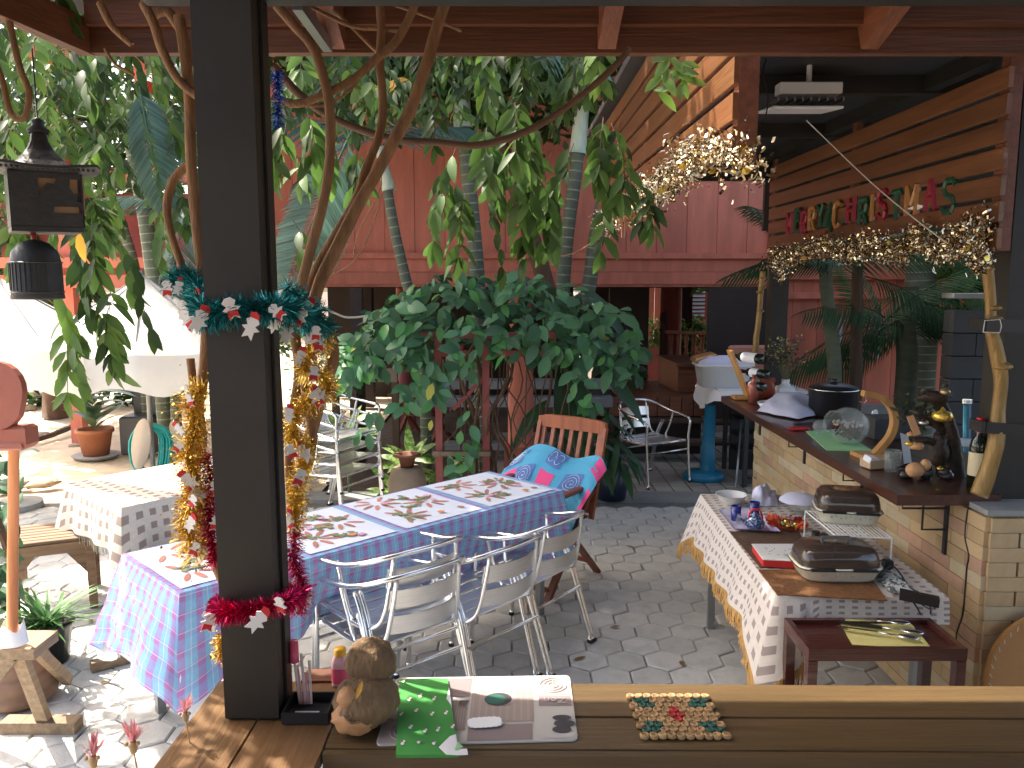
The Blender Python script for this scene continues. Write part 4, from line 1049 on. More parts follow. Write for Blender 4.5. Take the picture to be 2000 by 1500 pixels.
def drapeB(a, bb):
    d = a * (2 * WB + LB)
    if d < WB: s_, t_, o_ = 0, WB - d, (-1, 0)
    elif d < WB + LB: s_, t_, o_ = d - WB, 0, (0, -1)
    else: s_, t_, o_ = LB, d - WB - LB, (1, 0)
    dc = min(abs(d - WB), abs(d - WB - LB)); c8 = max(0, 1 - dc / .16)
    rad = (Vector((s_, t_)) - Vector((LB / 2, WB / 2))).normalized(); k = .55 * c8
    ox, oy = o_[0] * (1 - k) + rad.x * k, o_[1] * (1 - k) + rad.y * k
    side = 0 if d < WB else 1
    off = .006 * min(1, bb * 5) + (bb * (.012 + .006 * sin(d * 24 + 1)) if d < WB * .85 else bb * (.02 + .07 * c8 + .012 * sin(d * 24 + 1) + (.05 if side == 1 else 0)))
    hd = .12 if (side == 0 and dc > .12) else (.20 if side == 1 else .2)
    hd = .10 + .12 * min(1, c8 * 2.0) if d < WB else .20 + .04 * c8
    hd += .10 * c8 ** 1.2
    return bp_(s_ + ox * off, t_ + oy * off, BZ + .004 - bb * hd)
mb = MB(); mb.sheet(drapeB, 170, 8, lambda a, bb: (a * (2 * WB + LB), -bb * .22))
mb.sheet(lambda a, c: bp_(a * LB, c * WB, BZ + .004 + .001 * nz2(a * 8, c * 5)), 20, 10, lambda a, c: (a * LB, c * WB))
o = one(mb, "tablecloth", smallcheck, "cream small-checked cloth with golden fringe on the buffet table", "tablecloth", tuple(bp_(.75, .3, BZ)), smooth=True)
mb = MB()
for k in range(900):
    a = k / 900; d = a * (2 * WB + LB)
    if d < WB - .16: continue
    p = drapeB(a, 1.0); L = U(.055, .085) + (.07 if WB - .16 < d < WB + .06 else 0)
    p2 = p + Vector((U(-.01, .01), U(-.01, .01), -L * .5)); p3 = p + Vector((U(-.012, .012), U(-.012, .012), -L))
    mb.tube([p, p2, p3], .0022, 3, cap=False)
q = mb.build("fringe", fringe_m, None); q.parent = o; q.location = -Vector(o.location)
# dark board and rattan mats on the cloth
mb = MB(); P_ = [pz(1440, 1062, BZ + .01), pz(1560, 1180, BZ + .01), pz(1735, 1178, BZ + .01), pz(1570, 1058, BZ + .01)]
def quadsheet(P_, th, name, m, label, cat, nu=1, nv=1, wob=0.0):
    mb = MB(); n = len(P_)
    mb.add([p for p in P_] + [p - Vector((0, 0, th)) for p in P_], [tuple(range(n)), tuple(range(2 * n - 1, n - 1, -1))] + [(i, i + n, (i + 1) % n + n, (i + 1) % n) for i in range(n)])
    c = sum(P_, Vector()) / n
    return one(mb, name, m, label, cat, tuple(c - Vector((0, 0, th))))
quadsheet([pz(1425, 1038, BZ + .009), pz(1485, 1108, BZ + .009), pz(1600, 1108, BZ + .009), pz(1560, 1038, BZ + .009)], .004, "table_mat", old_wood, "dark brown mat under the white decorated box on the buffet", "mat")
quadsheet([pz(1482, 1112, BZ + .010), pz(1518, 1160, BZ + .010), pz(1733, 1172, BZ + .010), pz(1690, 1112, BZ + .010)], .005, "rattan_mat", rattan, "brown woven rattan mat under the nearer covered pan", "mat")

# ================================================================== TROLLEY
tr_ = thing("serving_trolley", "dark red wooden serving trolley in front of the buffet", "trolley", (1.38, 3.0, 0))
c0 = pz(1524, 1207, .62); c1_ = pz(1572, 1282, .62); c2 = pz(1885, 1278, .62); c3 = pz(1792, 1210, .62)
xs0, xs1 = 1.045, 1.605; ys0, ys1 = 2.735, 3.00; TZL = .065
mb = MB(); mb.bbox((xs0 + .02, ys0 + .02, .600 + TZL), (xs1 - .02, ys1 - .02, .612 + TZL)); mb.build("tray_board", trolley_wood, tr_)
for (a_, b__) in (((xs0, ys0, .585), (xs1, ys0 + .022, .63)), ((xs0, ys1 - .022, .585), (xs1, ys1, .63)), ((xs0, ys0 + .023, .585), (xs0 + .022, ys1 - .023, .63)), ((xs1 - .022, ys0 + .023, .585), (xs1, ys1 - .023, .63))):
    mb = MB(); mb.bbox((a_[0], a_[1], a_[2] + TZL), (b__[0], b__[1], b__[2] + TZL)); mb.build("rim", trolley_wood, tr_)
for x in (xs0 + .018, xs1 - .018):
    for y in (ys0 + .02, ys1 - .02):
        mb = MB(); mb.bevbox((x, y, .325), (.034, .038, .65), .004); mb.build("leg", trolley_wood, tr_)
mb = MB(); mb.bbox((xs0 + .03, ys0 + .03, .40), (xs1 - .03, ys1 - .03, .43)); mb.build("lower_shelf", trolley_wood, tr_)
mb = MB(); mb.bbox((xs0 + .03, ys0 + .03, .12), (xs1 - .03, ys1 - .03, .15)); mb.build("lower_shelf", trolley_wood, tr_)
# ================================================================== THINGS ON THE BUFFET
BT = BZ + .0055
def curve_sheet_pts(P00, P10, P11, P01, h, nu=12, nv=10, amp=.01, seed=0, prof=None):
    def fn(a, c):
        q = (P00 * (1 - a) + P10 * a) * (1 - c) + (P01 * (1 - a) + P11 * a) * c
        e = sin(pi * a) ** .5 * sin(pi * c) ** .5 if 0 < a < 1 and 0 < c < 1 else 0
        k = prof(a, c) if prof else 1
        return q + Vector((0, 0, h * e * k + amp * nz2(a * 3, c * 3, 1.5, seed) * (e + .2) + .004))
    return fn
def bowl(name, c, r, h, m, label, cat, th=.004, seg=24, foot=.4):
    mb = MB(); mb.lathe(c, [(r * foot, 0), (r * foot + .002, .004), (r * .8, h * .45), (r, h), (r + .004, h + .001), (r - th, h - .002), (r * .78, h * .5), (r * foot, .012), (.001, .010)], seg)
    return one(mb, name, m, label, cat, tuple(c), smooth=True)
p = pz(1428, 984, BT); bowl("bowl", p, .082, .055, white_p, "wide white bowl at the far corner of the buffet cloth", "bowl")
# cloth covered dish
cA_, cB_ = pz(1462, 985, BT), pz(1525, 985, BT)
mb = MB(); mb.sheet(curve_sheet_pts(pz(1466, 990, BT), pz(1520, 990, BT), pz(1515, 958, BT + .02), pz(1470, 958, BT + .02), .065, amp=.03, seed=4, prof=lambda a, c: .7 + .3 * sin(a * 5)), 14, 10)
one(mb, "folded_cloth", cloth_lav, "crumpled pale lavender cloth beside the white bowl on the buffet", "cloth", tuple(pz(1490, 975, BT)), smooth=True)
p = pz(1562, 1002, BT); gb = bowl("glass_bowl", p, .085, .085, glass, "deep glass bowl covered by a lavender cloth, left of the raised pan", "bowl", th=.004)
mb = MB(); mb.lathe((p.x, p.y, BT + .085), [(.0, .018), (.05, .016), (.086, .004), (.10, -.008), (.108, -.018)], 18)
for i in range(len(mb.v)):
    v = mb.v[i]; mb.v[i] = (v[0], v[1], v[2] + .008 * nz2(v[0] * 30, v[1] * 30))
one(mb, "folded_cloth", cloth_lav, "pale lavender cloth laid over the deep glass bowl", "cloth", (p.x, p.y, BT + .085), smooth=True)
# tray
P_ = [pz(1403, 1003, BT), pz(1432, 1040, BT), pz(1524, 1046, BT), pz(1476, 1000, BT)]
c = sum(P_, Vector()) / 4; mb = MB()
def trayfn(a, cc):
    q = (P_[0] * (1 - a) + P_[3] * a) * (1 - cc) + (P_[1] * (1 - a) + P_[2] * a) * cc
    e = min(a, 1 - a, cc, 1 - cc); return q + Vector((0, 0, .004 + .018 * max(0, 1 - e / .09)))
mb.sheet(trayfn, 22, 22)
one(mb, "serving_tray", lilac, "lilac and white plastic tray holding the blue tea set", "tray", tuple(c), smooth=True)
def cup(u, v, lab):
    p = pz(u, v, BT + .006); mb = MB(); mb.lathe(p, [(.001, 0), (.022, 0), (.024, .004), (.026, .075), (.023, .075), (.021, .006), (.001, .006)], 18)
    one(mb, "tea_cup", navy, lab, "cup", tuple(p), smooth=True, group="navy cups on the lilac tray")
cup(1437, 1016, "navy cylinder cup standing at the left of the lilac tray")
cup(1473, 1008, "navy cup behind the speckled teapot")
p = pz(1473, 1032, BT + .006); tpt = thing("teapot", "speckled dark blue teapot with a red cord on the lilac tray", "teapot", tuple(p))
mb = MB(); mb.lathe(p, [(.001, 0), (.035, .0), (.048, .018), (.050, .032), (.038, .052), (.022, .062)], 20); mb.build("body", teapot_m, tpt, smooth=True)
mb = MB(); mb.lathe(p + Vector((0, 0, .062)), [(.024, 0), (.018, .008), (.004, .014), (.008, .02), (.001, .026)], 14); mb.build("lid", teapot_m, tpt, smooth=True)
mb = MB(); mb.tube([p + Vector((-.045, -.01, .03)), p + Vector((-.065, -.015, .045)), p + Vector((-.075, -.018, .06))], [.011, .008, .006], 8); mb.build("spout", teapot_m, tpt, smooth=True)
mb = MB(); mb.tube(spline([p + Vector((-.03, 0, .055)), p + Vector((-.018, -.01, .095)), p + Vector((.02, -.01, .095)), p + Vector((.04, 0, .05))], 5), .005, 6); mb.build("handle", red_m, tpt, smooth=True)
p = pz(1443, 1022, BT + .006); mb = MB(); mb.lathe(p, [(.001, 0), (.014, 0), (.016, .02), (.010, .034), (.012, .045), (.001, .047)], 12)
one(mb, "glass_shaker", glass, "tiny clear glass shaker between the navy cup and the teapot", "shaker", tuple(p), smooth=True)
# flame coloured woven basket plate
p = pz(1535, 1030, BT); bk = thing("straw_basket", "shallow round basket with a spiky orange and red rim on the buffet", "basket", tuple(p))
mb = MB(); mb.lathe(p, [(.001, .004), (.06, .004), (.078, .012), (.084, .02)], 24); mb.build("bowl", mat("multicolour_straw", (.42, .20, .08), rough=.7, col2=(.45, .05, .03), fac2=(.48, .56), scale=70), bk)
orange_s = mat("orange_straw", (.75, .16, .03), rough=.6, island=.4); red_s = mat("red_straw", (.60, .04, .03), rough=.6, island=.3)
mb = MB(); 
for k in range(150):
    a = U(0, 2 * pi); rr = U(.06, .088); q = p + Vector((rr * cos(a), rr * sin(a), U(.008, .03))); d_ = Vector((cos(a), sin(a), U(.3, 1.3))).normalized()
    mb.mi(k % 2); mb.leaf(q, d_, Vector((-sin(a), cos(a), .3)), U(.022, .036), .011, 0.3, .1)
mb.build("spikes", [orange_s, red_s], bk)
mb = MB()
for k in range(40):
    a = U(0, 6.28); rr = U(0, .05); q = p + Vector((rr * cos(a), rr * sin(a), .02)); mb.mi(k % 3); mb.ball(q, .010, 6, 4, (1, 1, .8))
mb.build("wrapped_sweets", [mat("sweet_wrapper_green", (.12, .25, .08), rough=.3), gold_disc, red_m], bk)
# white box with red sides
P_ = [pz(1468, 1062, BT + .04), pz(1490, 1092, BT + .04), pz(1572, 1096, BT + .04), pz(1560, 1062, BT + .04)]
bxt = thing("flat_box", "flat white box with red sides and grey flower print on the buffet", "box", tuple(sum(P_, Vector()) / 4 - Vector((0, 0, .04))))
mb = MB(); mb.add(P_ + [q - Vector((0, 0, .004)) for q in P_], [(0, 1, 2, 3), (0, 4, 5, 1), (1, 5, 6, 2), (2, 6, 7, 3), (3, 7, 4, 0)]); mb.build("lid", white_p, bxt)
Q_ = [q * .97 + (sum(P_, Vector()) / 4) * .03 for q in P_]
mb = MB(); mb.add([q - Vector((0, 0, .0041)) for q in Q_] + [Vector((q.x, q.y, BT + .006)) for q in Q_], [(3, 2, 1, 0), (0, 4, 5, 1), (1, 5, 6, 2), (2, 6, 7, 3), (3, 7, 4, 0), (4, 5, 6, 7)]); mb.build("base", red_m, bxt)
mb = MB()
for q in range(14):
    a, c_ = U(.15, .9), U(.15, .85); w0 = (P_[0] * (1 - a) + P_[3] * a) * (1 - c_) + (P_[1] * (1 - a) + P_[2] * a) * c_
    mb.leaf(w0 + Vector((0, 0, .0015)), Vector((U(-1, 1), U(-1, 1), 0)), (0, 0, 1), .014, .005, 0, 0)
mb.build("flower_print", zen_dk, bxt)
# covered electric pans
def pan(name, c, L, W, yaw, lab, rails=True):
    t = thing(name, lab, "covered pan", tuple(c), yaw, "covered electric pans on the buffet", world=False); t['_wl'] = (0, 0, 1e-9)
    sx, sy = L / 2, W / 2
    mb = MB(); mb.lathe((0, 0, 0), [(.001, .0), (.80, .0), (.88, .010), (.97, .050), (1.03, .054), (1.03, .060), (.97, .062), (.94, .058), (.90, .02), (.001, .016)], 32, sx, sy, sq=5); mb.build("pan", cream_p, t, smooth=True)
    mb = MB(); mb.lathe((0, 0, 0), [(.985, .0565), (1.045, .0575), (1.045, .0535), (.985, .0525)], 32, sx, sy, sq=5)
    mb.build("rim_trim", black_p, t, smooth=True)
    mb = MB(); mb.lathe((0, 0, 0), [(.965, .0625), (.955, .085), (.90, .118), (.80, .134), (.001, .138)], 32, sx, sy, sq=5)
    mb.lathe((0, 0, 0), [(.001, .134), (.79, .130), (.885, .115), (.94, .084), (.95, .0625)], 32, sx, sy, sq=5); mb.build("lid", brown_glass, t, smooth=True)
    if rails:
        mb = MB(); mb.bar((-.055, 0, .160), (.055, 0, .160), .02, .008); mb.bar((-.055, 0, .137), (-.055, 0, .162), .018, .008, up=(1, 0, 0)); mb.bar((.055, 0, .137), (.055, 0, .162), .018, .008, up=(1, 0, 0)); mb.build("lid_handle", steel_leg, t)
    else:
        mb = MB(); mb.lathe((0, 0, .138), [(.05, 0), (.048, .008), (.03, .010), (.022, .004), (.015, .014), (.001, .016)], 18, 1.2, .7); mb.build("lid_handle", rattan, t, smooth=True)
    mb = MB(); mb.lathe((0, 0, 0), [(1.035, .0601), (1.07, .066), (1.07, .062), (1.035, .0561)], 8, sx, sy, sq=5)
    for sgn in (-1, 1):
        mb = MB(); mb.bevbox((sgn * sx * .5, -sy * 1.01, .058), (.10, .018, .010), .003); mb.build("side_grip", black_p, t)
    mb = MB()
    for k in range(9): mb.ball((-.08 + k * .02, -sy * .93 - .002, .035 + .006 * sin(k * 2)), .006, 5, 4, (1, .2, 1))
    mb.build("flower_band", mat("faint_flower_band", (.50, .50, .42), rough=.3), t)
    return t
pc = pz(1632, 1128, BT + .0); pan("covered_pan", (pc.x, pc.y + .02, BT + .006), .335, .225, radians(-2), "nearer cream electric pan with a smoky brown lid on the rattan mat")
RZ = BT + .145
pc2 = pz(1652, 1012, RZ + .01); pan("covered_pan", (pc2.x, pc2.y, RZ + .006), .275, .22, radians(-12), "farther cream electric pan raised on the white wire rack", rails=False)
wr = thing("wire_rack", "white wire shelf rack carrying the farther pan", "rack", (pc2.x, pc2.y, BT))
ra = [pz(1573, 998, RZ), pz(1632, 1046, RZ), pz(1742, 1052, RZ), pz(1680, 1003, RZ)]
mb = MB()
for k in range(4): mb.tube([ra[k], ra[(k + 1) % 4]], .0035, 6)
mb.build("frame", white_p, wr)
for k in range(13):
    t_ = (k + 1) / 14; mb = MB(); mb.tube([ra[0] * (1 - t_) + ra[3] * t_ + Vector((0, 0, .002)), ra[1] * (1 - t_) + ra[2] * t_ + Vector((0, 0, .002))], .002, 5); mb.build("wire", white_p, wr)
for k in range(4):
    mb = MB(); q = ra[k]; mb.tube([q, (q.x, q.y, BT + .002)], .0035, 6); mb.build("leg", white_p, wr)
for i, (u, v, lb) in enumerate(((1592, 1066, "dark sauce jar under the wire rack, farthest left"), (1608, 1072, "dark sauce jar under the wire rack, in the middle"), (1638, 1076, "low dark jar under the wire rack, by its near leg"))):
    p = pz(u, v, BT); mb = MB(); mb.mi(0); mb.lathe(p, [(.001, 0), (.019, 0), (.02, .05), (.016, .058)], 12); mb.mi(1); mb.lathe(p, [(.019, .056), (.019, .07), (.001, .071)], 12)
    one(mb, "sauce_jar", [mat("dark_sauce", (.05, .02, .012), rough=.15), black_p], lb, "jar", tuple(p), smooth=False, group="jars under the wire rack")
# cloth scrap, plug, power strip
pp = [pz(1690, 1100, BT + .004), pz(1740, 1160, BT + .004), pz(1790, 1160, BT + .004), pz(1730, 1095, BT + .004)]
mb = MB(); mb.sheet(curve_sheet_pts(pp[0], pp[3], pp[2], pp[1], .02, amp=.02, seed=9), 10, 10)
one(mb, "patterned_cloth", mat("grey_white_print_cloth", (.62, .64, .62), rough=.9, col2=(.10, .12, .11), fac2=(.5, .54), scale=38), "crumpled grey and white cloth behind the nearer pan", "cloth", tuple(pp[0]), smooth=True)
psA, psB = pz(1757, 1160, BT + .03), pz(1834, 1176, BT + .02)
ps = thing("power_strip", "black power strip with tangled leads at the buffet's wall side", "power strip", tuple(psA))
mb = MB(); mb.bar(psA, psB, .05, .03); mb.build("strip", black_p, ps)
mb = MB(); q = pz(1733, 1108, BT + .03); mb.bevbox(q, (.035, .035, .07), .006); mb.build("plug", black_p, ps)
mb = MB(); mb.tube(spline([pz(1715, 1125, BT + .02), pz(1740, 1105, BT + .05), pz(1758, 1120, BT + .03), pz(1775, 1145, BT + .02), pz(1800, 1160, BT + .05)], 5), .0035, 6)
mb.tube(spline([psA + Vector((.03, 0, 0)), pz(1790, 1185, BT - .02), pz(1808, 1215, BT - .12), pz(1818, 1195, BT - .05), pz(1812, 1172, BT + .02)], 5), .0035, 6)
mb.tube(spline([psA + Vector((.05, 0, .01)), pz(1800, 1180, BT), pz(1822, 1190, BT - .05), psB], 5), .003, 6); mb.build("lead", black_p, ps, smooth=True)
mb = MB(); mb.tube(spline([px(1893, 985, 1.893), px(1888, 1010, 1.888), px(1885, 1050, 1.888), px(1892, 1085, 1.888), px(1888, 1110, 1.888), px(1885, 1150, 1.888), px(1880, 1200, 1.888), px(1869, 1235, 1.888), px(1868, 1255, 1.888)], 5), .0035, 6)
one(mb, "wall_cable", black_p, "thin dark cable running down the tiled bar wall", "cable", tuple(px(1868, 1255, 1.888)), smooth=True)
# trolley things
TZT = .6775
P_ = [pz(1636, 1207, TZT + .004), pz(1665, 1258, TZT + .004), pz(1822, 1268, TZT + .004), pz(1772, 1208, TZT + .004)]
P_ = [Vector((q.x, q.y, TZT + .003)) for q in P_]
quadsheet(P_, .0025, "napkin", yellow_n, "pale yellow napkin under the cutlery on the red trolley", "napkin")
for k, (u0, v0, u1_, v1_, lb) in enumerate(((1640, 1214, 1800, 1236, "dark-handled serving tongs nearest the buffet on the yellow napkin"), (1636, 1224, 1790, 1246, "long silver spoon lying along the front of the napkin"), (1650, 1209, 1770, 1216, "silver fork lying behind the tongs on the napkin"))):
    a_, b__ = pz(u0, v0, TZT + .012 + .006 * k), pz(u1_, v1_, TZT + .014 + .006 * k); d_ = (b__ - a_)
    t = thing("serving_utensil", lb, "utensil", tuple(a_), group="utensils on the yellow napkin")
    mb = MB(); mb.bar(a_, a_ + d_ * .52, .016, .008); mb.build("handle", black_p if k == 0 else alu, t)
    mb = MB(); mb.bar(a_ + d_ * .52, a_ + d_ * .82, .006, .004); mb.ball(a_ + d_ * .9, .026, 10, 6, (1.5, .8, .25), rot(0, 0, atan2(d_.y, d_.x))); mb.build("head", alu, t, smooth=True)
# round woven tray
c = py(2062, 1332, WY0 - .09)
t = thing("woven_tray", "large round orange woven bamboo tray leaning on the bar's end wall", "tray", (c.x, c.y, c.z - .29))
Rt = rot(pi / 2 - .12, 0, 0); mb = MB(); mb.lathe(c, [(.001, .0), (.26, .0), (.272, .006), (.272, -.006), (.262, -.010), (.001, -.010)], 48, R=Rt); mb.build("disc", wicker, t, smooth=False)
mb = MB(); mb.lathe(c, [(.268, .012), (.285, .012), (.288, 0), (.285, -.012), (.268, -.012), (.262, 0), (.268, .012)], 48, R=Rt); mb.build("rim", wicker, t, smooth=True)
mb = MB()
for k in range(46):
    a = 2 * pi * k / 46; q = c + Rt @ Vector((.276 * cos(a), .276 * sin(a), .015)); e2 = c + Rt @ Vector((.262 * cos(a + .05), .262 * sin(a + .05), .012)); mb.tube([q, e2], .0022, 4)
mb.build("binding", rope_m, t)

# ================================================================== THINGS ON THE SHELF
def bottle(mb, p, d, L, r, seg=12):
    p = Vector(p); d = Vector(d).normalized(); x, y = frame(p, d); R = Matrix((x, y, d)).transposed()
    mb.lathe(p, [(.001, 0), (r, .0), (r, L * .60), (r * .85, L * .68), (r * .38, L * .76), (r * .36, L * .97), (r * .42, L * .97), (r * .42, L), (.001, L)], seg, R=R)
YR = 5.92
rk = thing("wine_rack", "leaning pale pine wine rack at the far end of the bar shelf", "wine rack", tuple(py(1462, 778, YR)))
e0 = py(1462, 778, YR); e1 = py(1425, 684, YR); e0.z = SZ + .004
mb = MB(); mb.bar(e0, e1, .12, .02, up=(1, 0, .4)); mb.build("back_board", pine, rk)
mb = MB(); mb.bevbox((e0.x - .03, YR, SZ + .014), (.17, .13, .022), .004); mb.build("base", pine, rk)
for i, (u0, v0, u1_, v1_, lb) in enumerate(((1426, 694, 1490, 702, "top wine bottle in the pine rack, with a wide white label"), (1444, 724, 1500, 732, "middle wine bottle in the pine rack, with a narrow white label"), (1452, 748, 1490, 756, "lowest wine bottle in the pine rack, half hidden by the clay jug"))):
    a_ = py(u0, v0, YR + .06); b__ = py(u1_, v1_, YR - .22); t = thing("wine_bottle", lb, "wine bottle", tuple(b__), group="wine bottles in the rack")
    L = (b__ - a_).length; r = .037 if i == 0 else .032
    mb = MB(); bottle(mb, b__, a_ - b__, L, r, 16); mb.build("glass", wine_glass, t, smooth=True)
    d_ = (a_ - b__).normalized(); x, y = frame(b__, d_); R = Matrix((x, y, d_)).transposed()
    mb = MB(); s0, s1 = ((.15, .56) if i == 0 else (.28, .55)); mb.lathe(b__, [(r + .001, L * s0), (r + .001, L * s1)], 18, R=R); mb.build("label", paper_w, t, smooth=True)
    mb = MB(); mb.lathe(b__, [(r * .44, L * .80), (r * .46, L * 1.002), (.001, L * 1.004)], 10, R=R); mb.build("foil", mat("plum_foil", (.22, .02, .10), rough=.35, metal=.3), t)
def std(u, v, z=SZ): return pz(u, v, z)
p = pz(1471, 786, SZ); mb = MB(); bottle(mb, p, (0, 0, 1), .20, .038, 14); one(mb, "clay_bottle", mat("reddish_glazed", (.35, .10, .07), rough=.2, coat=.4), "glossy red-brown bottle in front of the wine rack", "bottle", tuple(p), smooth=True)
p = pz(1496, 778, SZ); t = thing("clay_jug", "rough red clay pot behind the glossy bottle on the shelf", "pot", tuple(p))
mb = MB(); mb.lathe(p, [(.001, 0), (.045, 0), (.062, .04), (.06, .09), (.045, .12), (.052, .14), (.044, .14), (.036, .11), (.001, .10)], 16, sq=3); mb.build("body", clay_red, t, smooth=True)
mb = MB(); 
for sg in (-1, 1): mb.box(p + Vector((sg * .035, -.03, .14)), (.03, .03, .03))
mb.build("rim_lug", clay_red, t)
p = pz(1535, 778, SZ); p = Vector((1.98, 5.82, SZ)); q0 = py(1533, 770, 5.82); p = Vector((q0.x, 5.82, SZ))
t = thing("flower_vase", "square white vase of dried purple and yellow flowers on the shelf", "vase", tuple(p))
mb = MB(); mb.bevbox(p + Vector((0, 0, .055)), (.11, .09, .11), .008); mb.lathe(p + Vector((0, 0, .11)), [(.045, 0), (.028, .02), (.03, .05), (.022, .05), (.02, 0)], 12); mb.build("vase", white_p, t)
mb = MB(); mb.mi(0)
tips = []
for k in range(46):
    a = U(0, 6.28); s_ = U(.02, .15); tp_ = p + Vector((s_ * cos(a), s_ * sin(a) * .7, U(.26, .46))); b0 = p + Vector((U(-.01, .01), U(-.01, .01), .13)); md = (b0 + tp_) / 2 + Vector((0, 0, .03))
    mb.tube([b0, md, tp_], .0016, 3, cap=False); tips += [tp_, md + (tp_ - md) * .5]
mb.build("stems", mat("dry_stem", (.18, .16, .08), rough=.8), t)
mb = MB()
for q in tips:
    for k in range(6):
        mb.mi(random.choice((0, 0, 1, 2))); mb.leaf(q + Vector((U(-.02, .02), U(-.02, .02), U(-.02, .02))), (U(-1, 1), U(-1, 1), U(0, 1)), (U(-1, 1), U(-1, 1), 1), .022, .014)
mb.build("blossoms", [mat("dried_purple", (.14, .07, .13), rough=.9, island=.4), mat("dried_yellow", (.42, .42, .12), rough=.9, island=.3), leaf_g], t)
# black stock pot
p = Vector((2.07, 5.22, SZ)); t = thing("stock_pot", "big black lidded cooking pot standing behind the shelf cloth", "pot", tuple(p))
mb = MB(); mb.lathe(p, [(.001, 0), (.14, 0), (.15, .01), (.15, .17), (.156, .175)], 28); mb.build("body", black_p, t, smooth=True)
mb = MB(); mb.lathe(p + Vector((0, 0, .175)), [(.158, 0), (.15, .012), (.10, .03), (.001, .04)], 28); mb.build("lid", black_p, t, smooth=True)
mb = MB(); mb.lathe(p + Vector((0, 0, .215)), [(.02, -.003), (.03, .015), (.02, .025), (.001, .026)], 12); mb.build("knob", black_p, t, smooth=True)
mb = MB(); mb.tube([p + Vector((.155 * cos(a * .2618), .155 * sin(a * .2618), .176)) for a in range(25)], .004, 5); mb.build("rim", alu, t, smooth=True)
# lavender cloth heap over dishes
def heap(a, c):
    A0 = pz(1478, 806, SZ); A1 = pz(1560, 822, SZ); A2 = pz(1625, 806, SZ); A3 = pz(1520, 778, SZ)
    q = (A0 * (1 - a) + A1 * a) * (1 - c) + (A3 * (1 - a) + A2 * a) * c
    e = (sin(pi * min(1, max(0, a))) * sin(pi * min(1, max(0, c)))) ** .45 if 0 < a < 1 and 0 < c < 1 else 0
    return q + Vector((.02 * nz2(a * 3, c * 3), .03 * nz2(a * 3, c * 3, 1, 5), .012 + .10 * e * (1.15 - .5 * a) * (.75 + .5 * c) + .03 * nz2(a * 2.6, c * 2.6, 1, 2) * e))
mb = MB(); mb.sheet(heap, 26, 18); one(mb, "heaped_cloth", cloth_lav, "large pale lavender cloth heaped over dishes on the far part of the shelf", "cloth", tuple(pz(1550, 815, SZ)), smooth=True)
p = pz(1490, 800, SZ); mb = MB(); mb.lathe(p + Vector((.05, 0, 0)), [(.03, 0), (.07, .02), (.09, .05), (.085, .05), (.06, .02), (.001, .01)], 18); one(mb, "covered_dish", white_p, "white dish peeping out beneath the heaped lavender cloth", "dish", tuple(p), smooth=True)
# red spoon rest, knife, green mat, glass jar
p = pz(1560, 839, SZ + .004); mb = MB(); mb.lathe(p, [(.001, .0), (.05, .0), (.062, .010), (.058, .010), (.045, .003), (.001, .003)], 18, 1.15, .55); one(mb, "red_dish", red_m, "small red oval dish left of the green mat", "dish", tuple(p), smooth=True)
a_, b__ = pz(1552, 828, SZ + .006), pz(1585, 826, SZ + .006); mb = MB(); mb.bar(a_, b__, .022, .010); one(mb, "knife_handle", black_p, "short dark knife handle behind the red dish", "knife", tuple(a_))
P_ = [pz(1574, 842, SZ + .004), pz(1615, 879, SZ + .004), pz(1705, 881, SZ + .004), pz(1640, 838, SZ + .004)]
quadsheet(P_, .003, "green_mat", green_mat, "pale green plastic mat under the tipped glass jar", "mat")
jc = pz(1655, 868, SZ + .004) ; jc = Vector((jc.x, jc.y, SZ + .105))
nk = (py(1612, 822, jc.y - .02) - py(1655, 832, jc.y)).normalized(); nk = (nk + Vector((0, -.35, .05))).normalized()
x, y = frame(jc, nk); Rj = Matrix((x, y, nk)).transposed()
jar = thing("glass_jar", "large round glass jar tipped on its side with dark potpourri inside", "jar", (jc.x, jc.y, SZ))
mb = MB(); mb.lathe(jc - nk * .0, [(.001, -.098), (.06, -.088), (.09, -.055), (.101, 0), (.092, .045), (.062, .082), (.056, .11), (.062, .125), (.058, .126), (.052, .11), (.058, .080), (.088, .043), (.097, 0), (.087, -.053), (.058, -.084), (.001, -.094)], 28, R=Rj); mb.build("body", glass, jar, smooth=True)
mb = MB()
for k in range(150):
    d_ = Vector((U(-1, 1), U(-1, 1), U(-1, .25))); 
    if d_.length > 1: continue
    q = jc + d_ * .078; mb.mi(0 if q.z < jc.z - .0 else 1); mb.ball(q, .011, 6, 4, (1, 1, .6), rot(U(0, 3), U(0, 3), 0))
mb.build("filling", [mat("dark_potpourri", (.10, .035, .045), rough=.8, island=.5), mat("pale_dry_petals", (.55, .50, .38), rough=.9)], jar)
p = pz(1600, 846, SZ + .004); mb = MB(); mb.ball((p.x, p.y, SZ + .045), .038, 16, 10); mb.lathe((p.x, p.y, SZ + .002), [(.001, 0), (.028, 0), (.02, .01), (.012, .02)], 12)
one(mb, "glass_globe", glass, "small clear glass globe beside the tipped jar's mouth", "glass globe", (p.x, p.y, SZ), smooth=True)
